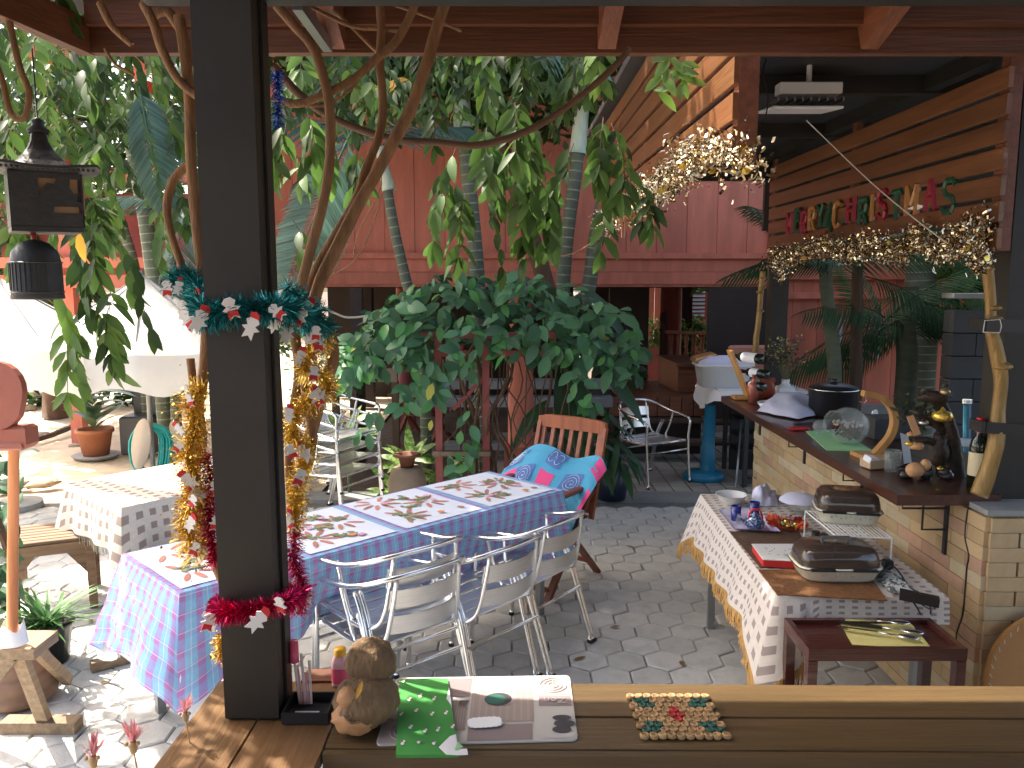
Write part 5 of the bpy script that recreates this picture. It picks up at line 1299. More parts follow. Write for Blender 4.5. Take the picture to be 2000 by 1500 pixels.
# banana hanger
hp = pz(1705, 893, SZ); t = thing("fruit_hanger", "curved pale wooden fruit hanger with a metal hook on the shelf", "fruit hanger", tuple(hp))
Yh = hp.y
pts = [py(1708, 888, Yh), py(1722, 872, Yh), py(1738, 852, Yh), py(1746, 828, Yh), py(1744, 805, Yh), py(1732, 786, Yh), py(1712, 773, Yh), py(1685, 768, Yh)]
mb = MB(); sp = spline(pts, 4)
for i in range(len(sp) - 1): pass
P = []; F = []
for i, q in enumerate(sp):
    tdir = (sp[min(i + 1, len(sp) - 1)] - sp[max(i - 1, 0)]).normalized(); nrm = Vector((-tdir.z, 0, tdir.x)); hw = .014
    for (s_, e_) in ((-1, -1), (1, -1), (1, 1), (-1, 1)): P.append(q + nrm * hw * s_ + Vector((0, .022 * e_, 0)))
n_ = len(sp)
for i in range(n_ - 1):
    for k in range(4): F.append((i * 4 + k, i * 4 + (k + 1) % 4, i * 4 + 4 + (k + 1) % 4, i * 4 + 4 + k))
F += [(3, 2, 1, 0), tuple((n_ - 1) * 4 + k for k in range(4))]
mb.add(P, F); mb.build("arch", pine, t)
mb = MB(); mb.prism([(hp.x - .075, hp.y - .06), (hp.x + .075, hp.y - .075), (hp.x + .09, hp.y + .05), (hp.x - .09, hp.y + .06)], .02, Matrix.Translation((0, 0, SZ + .001))); mb.build("base", pine, t)
mb = MB(); q = pts[-1]; mb.tube(spline([q + Vector((.01, 0, -.012)), q + Vector((.02, 0, -.035)), q + Vector((.005, 0, -.05)), q + Vector((-.014, 0, -.04))], 4), .002, 6); mb.build("hook", alu, t)
# white rooster figure
p = Vector((2.12, 4.6, SZ)); q0 = py(1722, 830, 4.6); p = Vector((q0.x, 4.6, SZ))
t = thing("white_rooster", "white folded bird-like napkin figure behind the fruit hanger", "figure", tuple(p))
mb = MB(); mb.prism([(-.05, 0), (.06, 0), (.07, .09), (.02, .06), (-.02, .10), (-.035, .14), (-.055, .13), (-.06, .11), (-.045, .08)], .02, Matrix.Translation(p + Vector((0, .01, .0))) @ rot(pi / 2, 0, 0).to_4x4()); mb.build("body", paper_w, t)
mb = MB(); mb.bevbox(p + Vector((.01, .0, -.0 + .005)), (.12, .08, .01), .002); mb.build("base", paper_w, t)
p = Vector((2.10, 4.35, SZ)); mb = MB(); mb.bevbox((2.10, 4.5, SZ + .06), (.22, .16, .12), .006); one(mb, "grey_box", blockmat, "dark grey box behind the tipped jar on the shelf's rear plank", "box", (2.10, 4.5, SZ))
# napkin holder & twig glass
p = pz(1715, 917, SZ); t = thing("napkin_box", "small wooden box with white napkins before the fruit hanger", "napkin holder", tuple(p))
mb = MB(); mb.bevbox((p.x, p.y + .03, SZ + .025), (.11, .08, .045), .004, rot(0, 0, .2)); mb.build("box", mat("pale_raw_wood", (.50, .36, .24), rough=.6), t)
mb = MB(); mb.bevbox((p.x - .03, p.y + .01, SZ + .045), (.05, .05, .03), .004, rot(.2, .2, .3)); mb.build("napkins", paper_w, t)
p = pz(1742, 921, SZ); t = thing("twig_glass", "drinking glass filled with grey-green herb twigs", "glass", tuple(p))
mb = MB(); mb.lathe(p, [(.001, 0), (.034, 0), (.038, .10), (.036, .10), (.031, .006), (.001, .006)], 16); mb.build("glass", glass, t, smooth=True)
mb = MB()
for k in range(70):
    a = U(0, 6.28); rr = U(0, .026); b0 = p + Vector((rr * cos(a), rr * sin(a), U(.008, .08))); mb.leaf(b0, (U(-1, 1), U(-1, 1), U(.2, 1.5)), (U(-1, 1), U(-1, 1), .5), .035, .006)
mb.build("twigs", mat("grey_green_herb", (.22, .27, .20), rough=.8, island=.3), t)
# driftwood sculpture with ornaments
Ys = 3.62
t = thing("driftwood_ornament", "dark driftwood sculpture hung with gourds, nests and small brass bells", "ornament", tuple(pz(1815, 945, SZ)))
dk_ = mat("dark_carved_driftwood", (.045, .03, .022), rough=.6, var=.4, scale=30, bump=.8, bscale=50)
mb = MB()
mb.tube(spline([py(1868, 946, Ys), py(1862, 890, Ys), py(1858, 850, Ys), py(1848, 810, Ys), py(1838, 780, Ys), py(1847, 750, Ys)], 4), [.045 * (1 - .035 * k) for k in range(21)], 9)
mb.tube(spline([py(1858, 900, Ys), py(1830, 870, Ys - .03), py(1808, 860, Ys - .05), py(1785, 862, Ys - .06)], 4), .016, 7)
mb.tube(spline([py(1858, 850, Ys), py(1825, 828, Ys), py(1800, 815, Ys), py(1792, 795, Ys)], 4), .018, 7)
mb.tube(spline([py(1842, 800, Ys), py(1815, 775, Ys), py(1800, 765, Ys)], 4), .022, 7)
mb.ball(py(1825, 775, Ys), .05, 10, 7, (1.5, 1, .6), jit=.4); mb.ball(py(1832, 880, Ys - .03), .055, 10, 8, (.8, .8, 1.3), jit=.4)
mb.build("stem", dk_, t, smooth=True)
mb = MB()
for k in range(30): mb.ball(pz(1765 + (k * 37) % 110, 922 + (k * 13) % 26, SZ) + Vector((0, 0, U(.01, .03))), U(.014, .03), 7, 5, (1.2, 1, .8), jit=.4)
mb.build("pebble_base", mat("glossy_dark_pebble", (.05, .045, .05), rough=.2, island=.5), t, smooth=True)
gourd = mat("peach_gourd", (.55, .30, .14), rough=.45, var=.1)
for (u, v, r_, sc) in ((1787, 918, .034, (1.15, 1, 1)), (1808, 908, .022, (1, 1, 1.2))):
    mb = MB(); mb.ball(py(u, v, Ys - .15), r_, 14, 10, sc); mb.build("gourd", gourd, t, smooth=True)
for (u, v, r_, mm) in ((1840, 812, .045, gold_disc), (1790, 870, .033, gourd), (1803, 825, .024, mat("silver_ball", (.6, .6, .6), rough=.15, metal=1)), (1775, 866, .018, gold_disc), (1846, 765, .022, mat("brass_cone", (.55, .42, .22), rough=.3, metal=.7)), (1836, 915, .014, gold_disc), (1778, 848, .016, gourd)):
    mb = MB(); mb.lathe(py(u, v, Ys - .06), [(.001, -r_ * .6), (r_ * .8, -r_ * .45), (r_, 0), (r_ * .8, r_ * .35), (r_ * .3, r_ * .5), (.001, r_ * .9)], 12); mb.build("bell_cup", mm, t, smooth=True)
mb = MB(); mb.bar(py(1777, 812, Ys - .05), py(1792, 850, Ys - .08), .03, .006, up=(0, 1, 0)); mb.build("wooden_tag", gourd, t)
mb = MB()
for k in range(60): mb.leaf(py(1778 + U(-22, 60), 800 + U(-30, 40), Ys), (U(-1, 1), U(-1, 1), U(-.3, 1)), (U(-1, 1), -1, .5), .045, .016)
mb.build("dry_leaves", [mat("dark_dry_leaf", (.05, .06, .03), rough=.7, island=.4)], t)
# white napkin sheets behind ornament
mb = MB(); mb.sheet(lambda a, c: py(1768 + 22 * a - 10 * c, 925 - 80 * c + 8 * a, 3.75) + Vector((0, .03 * a, 0)), 4, 6)
one(mb, "white_card", paper_w, "leaning white card behind the driftwood ornament", "card", tuple(py(1770, 925, 3.75)))
p = Vector(py(1884, 905, 4.3)); p.z = SZ; mb = MB(); mb.lathe(p, [(.001, .004), (.08, .004), (.11, .014), (.108, .016), (.08, .008), (.001, .008)], 20); one(mb, "white_plate", white_p, "white plate behind the wine bottle near the right post", "plate", tuple(p), smooth=True)
p = pz(1905, 952, SZ); p = Vector((p.x, p.y, SZ)); t = thing("wine_bottle", "upright wine bottle with a cream and red label beside the gold branch", "wine bottle", tuple(p))
mb = MB(); bottle(mb, p, (0, 0, 1), .30, .034, 18); mb.build("glass", wine_glass, t, smooth=True)
mb = MB(); mb.lathe(p, [(.0352, .055), (.0352, .155)], 20); mb.build("label", mat("cream_label", (.70, .60, .38), rough=.6), t, smooth=True)
mb = MB(); 
for k in range(7):
    a = -pi / 2 + .15 + k * .15; mb.v += []; 
mb.sheet(lambda a, c: p + Vector((.0362 * cos(-1.35 + a * .95), .0362 * sin(-1.35 + a * .95), .075 + .075 * c)), 6, 2); mb.build("label", mat("red_label", (.60, .04, .06), rough=.5), t, smooth=True)
mb = MB(); mb.lathe(p, [(.0155, .24), (.0155, .303), (.001, .304)], 12); mb.build("foil", mat("red_foil", (.6, .02, .06), rough=.3, metal=.3), t)
# gold branches strapped to posts
def branch(name, pts, rs, label, strapz):
    t = thing(name, label, "branch", tuple(pts[0]))
    sp = spline(pts, 5); n = len(sp); rr = [rs[0] + (rs[1] - rs[0]) * i / (n - 1) + .1 * rs[0] * mnoise.noise(sp[i] * 9) for i in range(n)]
    mb = MB(); mb.tube(sp, rr, 12)
    for k in (int(n * .55), int(n * .8), int(n * .83)): mb.ball(sp[k] + Vector((U(-.02, .02), -.01, 0)), rr[k] * 1.0, 8, 6, (1.4, 1, .6), jit=.4)
    mb.build("stem", drift, t, smooth=True); return t
Yb = 3.26
pts = [py(1912, 968, Yb - .03), py(1928, 925, Yb - .03), py(1945, 865, Yb - .03), py(1950, 800, Yb), py(1955, 740, Yb), py(1945, 680, Yb), py(1935, 640, Yb), py(1935, 590, Yb), py(1928, 520, Yb)]
branch("gold_branch", pts, (.034, .020), "thick gold-painted branch strapped upright to the right-hand black post", None)
for (v, w_) in ((635, .05), (835, .045)):
    a_ = py(1925, v, Yb - .045); b__ = py(2010, v + 2, Yb - .0)
    mb = MB(); mb.bar(a_, (b__.x, a_.y, b__.z), .012, w_, up=(0, 0, 1)); 
    q0 = py(1925, v, Yb - .05); mb.bbox((q0.x - .015, q0.y, q0.z - w_ / 2), (q0.x, q0.y + .09, q0.z + w_ / 2))
    one(mb, "strap", black_p, "%s black strap holding the thick gold branch to the post" % ("upper" if v < 700 else "lower"), "strap", tuple(a_))
q0 = py(1936, 637, Yb - .07); mb = MB()
mb.tube([q0 + Vector((dx_, 0, dz_)) for dx_, dz_ in ((-.03, -.024), (.035, -.026), (.04, .0), (.032, .026), (-.026, .022), (-.03, -.024))], .0022, 5)
one(mb, "wire_loop", rope_m, "pale wire loop tied over the upper strap of the gold branch", "wire", tuple(q0))
Yb2 = 5.98
pts = [py(1476, 702, Yb2), py(1477, 660, Yb2), py(1480, 640, Yb2), py(1484, 600, Yb2), py(1486, 570, Yb2), py(1490, 530, Yb2)]
branch("gold_branch", pts, (.022, .020), "slim gold-painted branch standing by the far post behind the wine rack", None)
mb = MB(); mb.tube([py(1928, 495, 3.2), py(1948, 470, 3.2), py(1955, 440, 3.2), py(1967, 398, 3.2)], .004, 5); one(mb, "twig", drift, "thin bare twig sticking up beside the right black post", "twig", tuple(py(1928, 495, 3.2)))

# ================================================================== FAR TABLE WITH COOLER, BLUE STAND
ft = thing("garden_table", "black-legged table under a white cloth left of the bar's far end", "table", (2.25, 8.2, 0))
YT = 8.0
a_ = pz(1345, 758, .93)
TX0, TX1, TY0, TY1, TZF = 1.93, 2.75, 7.55, 8.4, .93
mb = MB(); mb.bbox((TX0, TY0, TZF - .03), (TX1, TY1, TZF)); mb.build("tabletop", old_wood, ft)
for x in (TX0 + .28, TX1 - .05):
    for y in (TY0 + .05, TY1 - .05): mb = MB(); mb.bbox((x - .02, y - .02, 0), (x + .02, y + .02, TZF - .03)); mb.build("leg", black_m, ft)
mb = MB(); mb.bar((TX0 + .3, TY0 + .05, .06), (TX1 - .05, TY0 + .05, .06), .04, .05); mb.build("foot_rail", black_m, ft)
def dft(a, bb):
    d = a * (TX1 - TX0 + TY1 - TY0)
    if d < TY1 - TY0: q = Vector((TX0, TY1 - d, 0)); o_ = Vector((-1, 0, 0))
    else: q = Vector((TX0 + d - (TY1 - TY0), TY0, 0)); o_ = Vector((0, -1, 0))
    return q + o_ * (.01 + .04 * bb + .012 * sin(d * 22) * bb) + Vector((0, 0, TZF + .004 - bb * (.17 + .08 * sin(d * 5))))
mb = MB(); mb.sheet(dft, 50, 5); mb.sheet(lambda a, c: (TX0 + a * (TX1 - TX0), TY0 + c * (TY1 - TY0), TZF + .004), 3, 3)
one(mb, "tablecloth", cloth_w, "white cloth on the far table beneath the white cooler tub", "tablecloth", (2.3, 8, TZF), smooth=True)
cx2 = (py(1370, 750, 7.75).x + py(1450, 750, 7.75).x) / 2
t = thing("cooler_tub", "white plastic tub with lavender cloth on the far table", "tub", (cx2 + .03, 7.85, TZF + .006))
mb = MB(); mb.lathe((cx2 + .03, 7.85, TZF + .006), [(.001, 0), (.82, 0), (.95, .20), (1.04, .205), (1.04, .22), (.93, .22), (.82, .02), (.001, .01)], 28, .27, .19, sq=5); mb.build("tub", white_p, t, smooth=True)
mb = MB(); mb.lathe((cx2 + .03, 7.85, TZF + .2), [(.001, .10), (.5, .095), (.85, .05), (.94, .0)], 24, .27, .19, sq=4); mb.build("cover_cloth", cloth_lav, t, smooth=True)
mb = MB(); mb.bevbox((cx2 - .13, 7.95, TZF + .27), (.22, .24, .06), .02, rot(0, -.25, 0)); mb.build("wicker_lid", pine, t)
mb = MB(); mb.bevbox((2.42, 8.3, TZF + .2), (.42, .12, .32), .02); one(mb, "striped_bundle", multistripe, "faded multi-striped cloth bundle behind the white tub", "bundle", (2.42, 8.3, TZF))
p = pz(1380, 880, 0); mb = MB(); t = thing("blue_stand", "bright blue plastic pedestal stand under the far table", "stand", (1.95, 8.05, 0))
xb = py(1384, 850, 7.9).x
mb = MB(); mb.lathe((xb - .04, 7.9, .0), [(.001, 0), (.20, 0), (.21, .05), (.17, .085), (.08, .10), (.001, .10)], 24, 1.0, .8); mb.build("base", blue_p, t, smooth=True)
mb = MB(); mb.tube([(xb, 7.9, .09), (xb, 7.9, .4), (xb + .01, 7.9, .75)], [.08, .062, .055], 12); mb.build("column", blue_p, t, smooth=True)
mb = MB(); mb.cyl(pz(1437, 952, .0), pz(1437, 952, .0) + Vector((.03, 0, .62)), .011, .009, 8); one(mb, "metal_rod", steel_leg, "thin grey metal rod standing at the near end of the far table", "rod", tuple(pz(1437, 952, 0)), smooth=True)
mb = MB(); 
for z in (.25, .4, .55): mb.bbox((2.25, 8.0, z), (2.7, 8.3, z + .03))
mb.bbox((2.25, 8.3, 0), (2.7, 8.33, .8)); one(mb, "drinks_crate", black_p, "black shelving crate in the shade under the far table", "crate", (2.4, 8.2, 0))
mb = MB(); p = py(1385, 640, 12.5)

# ================================================================== THINGS ON THE NEAR COUNTER
def cz(u, v, h=0.0): return pz(u, v, ZC + h)
# zen place mat
zA, zB, zC, zD = cz(733, 1459), cz(1131, 1449), cz(1114, 1321), cz(775, 1326)
def zq(a, c, off=.003):
    q = (zA * (1 - a) + zB * a) * (1 - c) + (zD * (1 - a) + zC * a) * c; return q + Vector((0, 0, off))
zt = thing("place_mat", "mauve and grey printed place mat with the word Zen upside down", "place mat", tuple(zq(.5, .5, 0)))
mb = MB(); n = 6
out = []
for (ca_, cc_, s0) in ((.965, .06, -pi / 2), (.965, .94, 0), (.03, .94, pi / 2), (.03, .06, pi)):
    for k in range(n + 1):
        th = s0 + k / n * pi / 2; out.append((ca_ + .03 * cos(th), cc_ + .055 * sin(th)))
mb.add([zq(a, c, .0035) for a, c in out] + [zq(a, c, .0) for a, c in out], [tuple(range(len(out)))] + [(i, i + len(out), (i + 1) % len(out) + len(out), (i + 1) % len(out)) for i in range(len(out))])
mb.build("mat", zen_lt, zt)
mb = MB(); lv = [.0044]
def zr(a0, a1, c0, c1, m): mb.mi(m); mb.add([zq(a0, c0, lv[0]), zq(a1, c0, lv[0]), zq(a1, c1, lv[0]), zq(a0, c1, lv[0])], [(0, 1, 2, 3)])
pm = [zen_bg, zen_md, zen_dk, zen_st, zen_gr, zen_lt]
zr(.805, .985, .66, .965, 1); zr(.81, .985, .49, .645, 0); zr(.445, .77, .02, .24, 0); zr(.445, .78, .27, .76, 3); zr(.01, .25, .02, .30, 1); zr(.01, .25, .33, .48, 0); zr(.01, .43, .50, .64, 5); zr(.01, .435, .66, .96, 0); zr(.33, .43, .16, .60, 3); zr(.81, .985, .03, .47, 5)
lv[0] = .0050
for k in range(9): zr(.45 + k * .037, .462 + k * .037, .28, .75, 1)
for k in range(7): zr(.335 + k * .0135, .341 + k * .0135, .17, .59, 0)
for k in range(6): zr(.02 + k * .038, .035 + k * .038, .51, .63, 3)
lv[0] = .0056
mb.mi(2)
def blob(ca_, cc_, ra_, rc_, m, off, n=16):
    mb.mi(m); mb.add([zq(ca_ + ra_ * cos(2 * pi * k / n), cc_ + rc_ * sin(2 * pi * k / n), off) for k in range(n)], [tuple(range(n))])
blob(.595, .62, .10, .12, 1, .0054); blob(.59, .60, .075, .10, 2, .0058); blob(.575, .60, .055, .075, 4, .0062)
blob(.92, .14, .05, .05, 2, .0056); blob(.935, .22, .055, .05, 2, .0060); blob(.925, .30, .05, .04, 2, .0064)
mb.build("printed_picture", pm, zt)
mb = MB()
for (ca_, cc_) in ((.895, .815), (.13, .16)):
    for rr in (.075, .052, .028):
        mb = MB(); mb.tube([zq(ca_ + rr * cos(k * pi / 14), cc_ + rr * 1.55 * sin(k * pi / 14), .0055) for k in range(29)], .0009, 4, cap=False); mb.build("printed_ring", zen_lt, zt)
mb = MB(); mb.tube([zq(.895, .90, .0055), zq(.895, .72, .0055)], .0009, 4); mb.build("printed_line", zen_lt, zt)
fc_ = D.curves.new("word_zen", 'FONT'); fc_.body = "Zen"; fc_.size = .030; fc_.extrude = .0003; fc_.align_x = 'CENTER'; fc_.align_y = 'CENTER'
tmp = D.objects.new("tmp_text", fc_); COL.objects.link(tmp); bpy.context.view_layer.update()
me = D.meshes.new_from_object(tmp.evaluated_get(bpy.context.evaluated_depsgraph_get())); D.objects.remove(tmp)
me.materials.clear(); me.materials.append(zen_lt)
q = zq(.895, .567, .0066); o = obj_inst("lettering", me, zt, Matrix.Translation(q) @ Matrix.Rotation(pi - .03, 4, 'Z'))
# scalloped white tag
c = cz(947, 1411, .008); mb = MB(); pts = []
for k in range(44):
    a = 2 * pi * k / 44; sx_, sy_ = .034, .019; q = 1 / ((abs(cos(a)) ** 4 + abs(sin(a)) ** 4) ** .25); w_ = 1 + .045 * (1 if k % 2 else -1); pts.append((sx_ * q * cos(a) * w_, sy_ * q * sin(a) * w_))
mb.prism(pts, .0012, Matrix.Translation(c) @ Matrix.Rotation(.12, 4, 'Z')); one(mb, "paper_tag", paper_w, "small white scalloped paper tag lying on the printed place mat", "tag", tuple(c))
# green christmas napkin cloth
gA, gB, gC, gD = cz(773, 1478, .012), cz(914, 1474, .012), cz(888, 1323, .012), cz(780, 1327, .012)
def gq(a, c, off=0.0):
    q = (gA * (1 - a) + gB * a) * (1 - c) + (gD * (1 - a) + gC * a) * c
    hang = 0
    return q + Vector((0, 0, off + .003 * nz2(a * 3, c * 4, 1, 8) + (.004 * (1 - a) if c < .15 else 0)))
t = thing("green_cloth", "folded green cloth with little white figures lying across the place mat", "cloth", tuple(gq(.5, .5)))
mb = MB(); mb.sheet(lambda a, c: gq(a * .87, c), 10, 14); mb.sheet(lambda a, c: gq(a * .87, c, -.006), 10, 14)
for (a0, c0, a1, c1) in ((0, 0, .87, 0), (.87, 0, .87, 1), (0, 0, 0, 1), (0, 1, .87, 1)): mb.sheet(lambda a, c: gq(a0 + (a1 - a0) * a, c0 + (c1 - c0) * a, -.006 * c), 10, 1)
mb.build("cloth", green_c, t, smooth=True)
mb = MB(); mb.add([gq(a, c, .0015) for a, c in ((.60, .08), (.78, .20), (.87, .22), (.87, .06), (1.0, .06), (1.0, -.01), (.87, -.02), (.70, -.01))], [(0, 1, 2, 3, 4, 5, 6, 7)]); mb.build("white_lining", paper_w, t)
mb = MB(); mb.add([gq(a, c, .0015) for a, c in ((.87, .84), (.80, .68), (.86, .60), (.87, .55))], [(0, 1, 2, 3)]); mb.build("white_lining", paper_w, t)
mb = MB(); rg = random.Random(5)
for k in range(17):
    a = .08 + (k % 4) * .22 + rg.uniform(-.03, .03) + .09 * ((k // 4) % 2); c_ = .10 + (k // 4) * .205 + rg.uniform(-.03, .03)
    if a > .84: continue
    for (da, dc, s_, m_) in ((0, 0, 1, 0), (.025, .022, .7, 0), (-.02, .026, .6, 1), (.035, -.012, .6, 1), (.0, .03, .35, 2)):
        mb.mi(m_); nn = 8; mb.add([gq(a + da + .026 * s_ * cos(2 * pi * i / nn), c_ + dc + .017 * s_ * sin(2 * pi * i / nn), .0012 + .0003 * (m_ + (da != 0))) for i in range(nn)], [tuple(range(nn))])
mb.build("printed_figures", [paper_w, leaf_y, pink_l], t)
mb = MB(); mb.mi(0); mb.add([gq(.82, .03, .003), gq(.95, .07, .003), gq(.88, .13, .003)], [(0, 1, 2)]); mb.build("triangle_print", green_mat, t)
# straw coaster mat
kc = cz(1322, 1405); t = thing("straw_coaster", "tan straw mat made of small discs with green corners and red centre", "mat", tuple(kc))
dm = MB(); dm.lathe((0, 0, 0), [(.0085, 0), (.0098, .002), (.0098, .006), (.0085, .008), (.006, .0082), (.005, .0068), (.001, .0068)], 10)
dms = [dm.mesh("disc", q, True) for q in (coaster_t, coaster_g, coaster_r)]
ky = cz(1330, 1362).y; kyb = cz(1330, 1446).y; kw = .086; kh = (ky - kyb) / 2
for j in range(9):
    for i in range(10):
        x = (i - 4.5 + (j % 2) * .5) * .0178; y = (j - 4) * (kh / 4.4)
        if abs(x) > kw: continue
        ii, jj = (x / kw), (j - 4) / 4
        m_ = 0
        if abs(ii) < .17 and abs(jj) < .3: m_ = 2
        elif .42 < abs(ii) < .85 and .40 < abs(jj) < .85 and abs(abs(ii) - abs(jj)) < .32: m_ = 1
        obj_inst("disc", dms[m_], t, Matrix.Translation((kc.x + x + (j - 4) * -.0008, (ky + kyb) / 2 + y, ZC + .001 + U(0, .001))) @ rot(U(-.1, .1), U(-.1, .1), U(0, 3)).to_4x4())
# coconut figure
cb = cz(712, 1432); cb = cz(712, 1415)
t = thing("coconut_figure", "brown carved coconut figure with a round head on the counter", "figure", (cb.x, cb.y, ZC))
bc = py(715, 1375, cb.y + .0); bc.z = ZC + .052
mb = MB(); mb.ball(bc + Vector((0, 0, 0)), .060, 36, 24, (1.02, 1.18, .86), rot(0, 0, -.6), jit=.10); mb.build("body", coco, t, smooth=True)
hc = py(724, 1291, bc.y + .045)
mb = MB(); mb.ball(hc, .052, 36, 24, (1, 1, .93), jit=.10); mb.ball(hc + Vector((.045, 0, -.015)), .012, 8, 6, (.7, 1, 1)); mb.build("head", coco, t, smooth=True)
mb = MB(); fc0 = py(690, 1402, bc.y - .042); mb.ball(fc0 , .036, 28, 18, (1.15, .75, .95), jit=.2); mb.ball(py(678, 1365, bc.y - .045), .020, 12, 8, (1, .8, 1.15), jit=.25); mb.build("carved_face", coco_l, t, smooth=True)
mb = MB(); mb.tube(spline([py(672, 1398, bc.y - .072), py(685, 1412, bc.y - .078), py(705, 1410, bc.y - .072)], 4), .0022, 5); mb.build("smile_groove", coco, t)
mb = MB(); mb.leaf(py(708, 1330, bc.y - .055), (-.35, -.1, -1), (0, -1, .2), .036, .010, .3, -.2); mb.build("yellow_leaf", yellow_leaf, t)
# pink drink bottle
p = cz(665, 1337); p.y += .005; t = thing("drink_bottle", "small plastic bottle of pink drink with a yellow cap behind the coconut", "bottle", tuple(p))
mb = MB(); mb.lathe(p, [(.001, 0), (.018, 0), (.0185, .004), (.0185, .050), (.017, .058), (.0115, .068)], 18, sq=4); mb.build("body", pink_s, t, smooth=True)
mb = MB(); mb.lathe(p, [(.0190, .008), (.0190, .042)], 18, sq=4); mb.build("label", pink_l, t, smooth=True)
mb = MB(); mb.lathe(p, [(.0135, .067), (.0135, .082), (.001, .083)], 16); mb.build("cap", yellow_p, t, smooth=True)
# black tray with straws
p0 = cz(546, 1416); p1 = cz(640, 1418); p2 = cz(640, 1372); t = thing("black_box", "small open black box of straws at the foot of the steel post", "box", tuple(p0))
x0, x1, y0, y1 = p0.x + .004, p1.x, p0.y, p2.y
for (a_, b__) in (((x0, y0, 0), (x1, y0 + .004, .024)), ((x0, y1 - .004, 0), (x1, y1, .024)), ((x0, y0 + .004, 0), (x0 + .004, y1 - .004, .024)), ((x1 - .004, y0 + .004, 0), (x1, y1 - .004, .024)), ((x0 + .004, y0 + .004, 0), (x1 - .004, y1 - .004, .004))):
    mb = MB(); mb.bbox((a_[0], a_[1], ZC + .001 + a_[2]), (b__[0], b__[1], ZC + .001 + b__[2])); mb.build("side", black_p, t)
for k in range(5):
    mb = MB(); a_ = Vector((x0 + .02 + k * .006, y1 - .02, ZC + .008)); b__ = py(572 + k * 8, 1262 + (k * 37) % 60, y1 + .005); mb.tube([a_, b__], .0030, 7)
    one(mb, "drinking_straw", pink_s if k % 2 else mat("clear_straw", (.85, .75, .75), rough=.3), ("leftmost", "second from left", "middle", "second from right", "rightmost")[k] + " of five drinking straws standing in the small black box", "straw", tuple(a_), smooth=True, group="drinking straws by the steel post")
mb = MB(); q = py(574, 1262, y1 + .004); mb.cyl(q + Vector((0, 0, -.035)), q + Vector((0, 0, .012)), .010, .009, 10); one(mb, "pink_brush", pink_l, "pink-capped stick rising from the straws next to the post", "stick", tuple(q - Vector((0, 0, .035))), smooth=True)
mb = MB(); mb.sheet(lambda a, c: (x0 + .02 + .05 * a, y0 + .012 + .02 * c, ZC + .012 + .006 * nz2(a * 5, c * 5)), 5, 3); one(mb, "crumpled_wrap", paper_w, "scrap of clear crumpled wrap lying inside the black box", "wrap", (x0 + .04, y0 + .02, ZC + .008))
mb = MB()
# ================================================================== LANTERN, BELL, LEFT FOREGROUND
YL = 2.0
def P2(u, v, Y=YL): return py(u, v, Y)
hwL = (P2(129, 400).x - P2(4, 400).x) / 2; cxl_ = (P2(4, 400).x + P2(129, 400).x) / 2; cyL_ = YL + hwL; z0_ = P2(60, 452).z
t = lant = thing("hanging_lantern", "black cast pagoda lantern hanging at the photo's upper left", "lantern", (cxl_, cyL_, z0_))
xa, xb2 = P2(4, 400).x, P2(129, 400).x; hw = (xb2 - xa) / 2; cxl = (xa + xb2) / 2; z0 = P2(60, 452).z; z1 = P2(60, 335).z
cyl_ = YL + hw
mb = MB(); mb.lathe((cxl, cyl_, z0), [(.001, 0), (1.0, 0), (1.0, .012)], 4, hw * 1.41, hw * 1.41, a0=pi / 4); mb.build("base_plate", black_m, t)
# front frame with opening
ox0, ox1, oz0, oz1 = P2(24, 0).x, P2(104, 0).x, P2(0, 414).z, P2(0, 346).z
mb = MB()
for (a_, b__) in (((xa, z0 + .013), (ox0, z1)), ((ox1, z0 + .013), (xb2, z1)), ((ox0, z0 + .013), (ox1, oz0)), ((ox0, oz1), (ox1, z1))): mb.bbox((a_[0], YL, a_[1]), (b__[0], YL + .006, b__[1]))
# cut-out scene: arcs, clouds and a line
W_ = ox1 - ox0; H_ = oz1 - oz0
def oc(a, c): return (ox0 + a * W_, oz0 + c * H_)
def sil(pts): mb.prism([oc(*p) for p in pts], .005, Matrix.Translation((0, YL + .0055, 0)) @ rot(pi / 2, 0, 0).to_4x4())
sil([(.0, .0), (.30, .0), (.32, .18), (.9, .20), (.98, .1), (1, .0), (1, .3), (.86, .36), (.86, .5), (1, .56), (.78, .58), (.70, .75), (.72, 1), (.42, 1), (.36, .82), (.20, .88), (.08, .7), (.0, .45)])
mb.build("front_panel", black_m, t)
mb = MB(); mb.bbox((xb2 - .006, YL + .0065, z0 + .013), (xb2, YL + 2 * hw - .007, z1)); mb.bbox((xa, YL + .0065, z0 + .013), (xa + .006, YL + 2 * hw - .007, z1)); mb.bbox((xa, YL + 2 * hw - .006, z0 + .013), (xb2, YL + 2 * hw, z1)); mb.build("side_panel", black_m, t)
mb = MB(); mb.bbox((ox0 - .004, YL + .012, oz0 - .004), (ox1 + .004, YL + .016, oz1 + .004)); mb.build("amber_pane", mat("amber_pane", (.50, .30, .15), rough=.5), t)
zr0 = P2(60, 333).z; zr1 = P2(60, 250).z; hr = (P2(172, 330).x - cxl)
mb = MB(); H2 = zr1 - zr0
pts_ = [(1.0, .10), (.86, .02), (.62, .10), (.42, .30), (.24, .58), (.16, .8), (.13, 1.0)]
P = []; F = []; 
for i, (r, h) in enumerate(pts_):
    for k in range(24):
        a = 2 * pi * k / 24 + pi / 4; q = 1 / ((abs(cos(a)) ** 6 + abs(sin(a)) ** 6) ** (1 / 6)); cor = (abs(sin(2 * a)) ** 4)
        P.append((cxl + hr * r * q * cos(a) * .92, cyl_ + hr * r * q * sin(a) * .92, zr0 + H2 * (h + (.10 * cor if i < 2 else 0)) ))
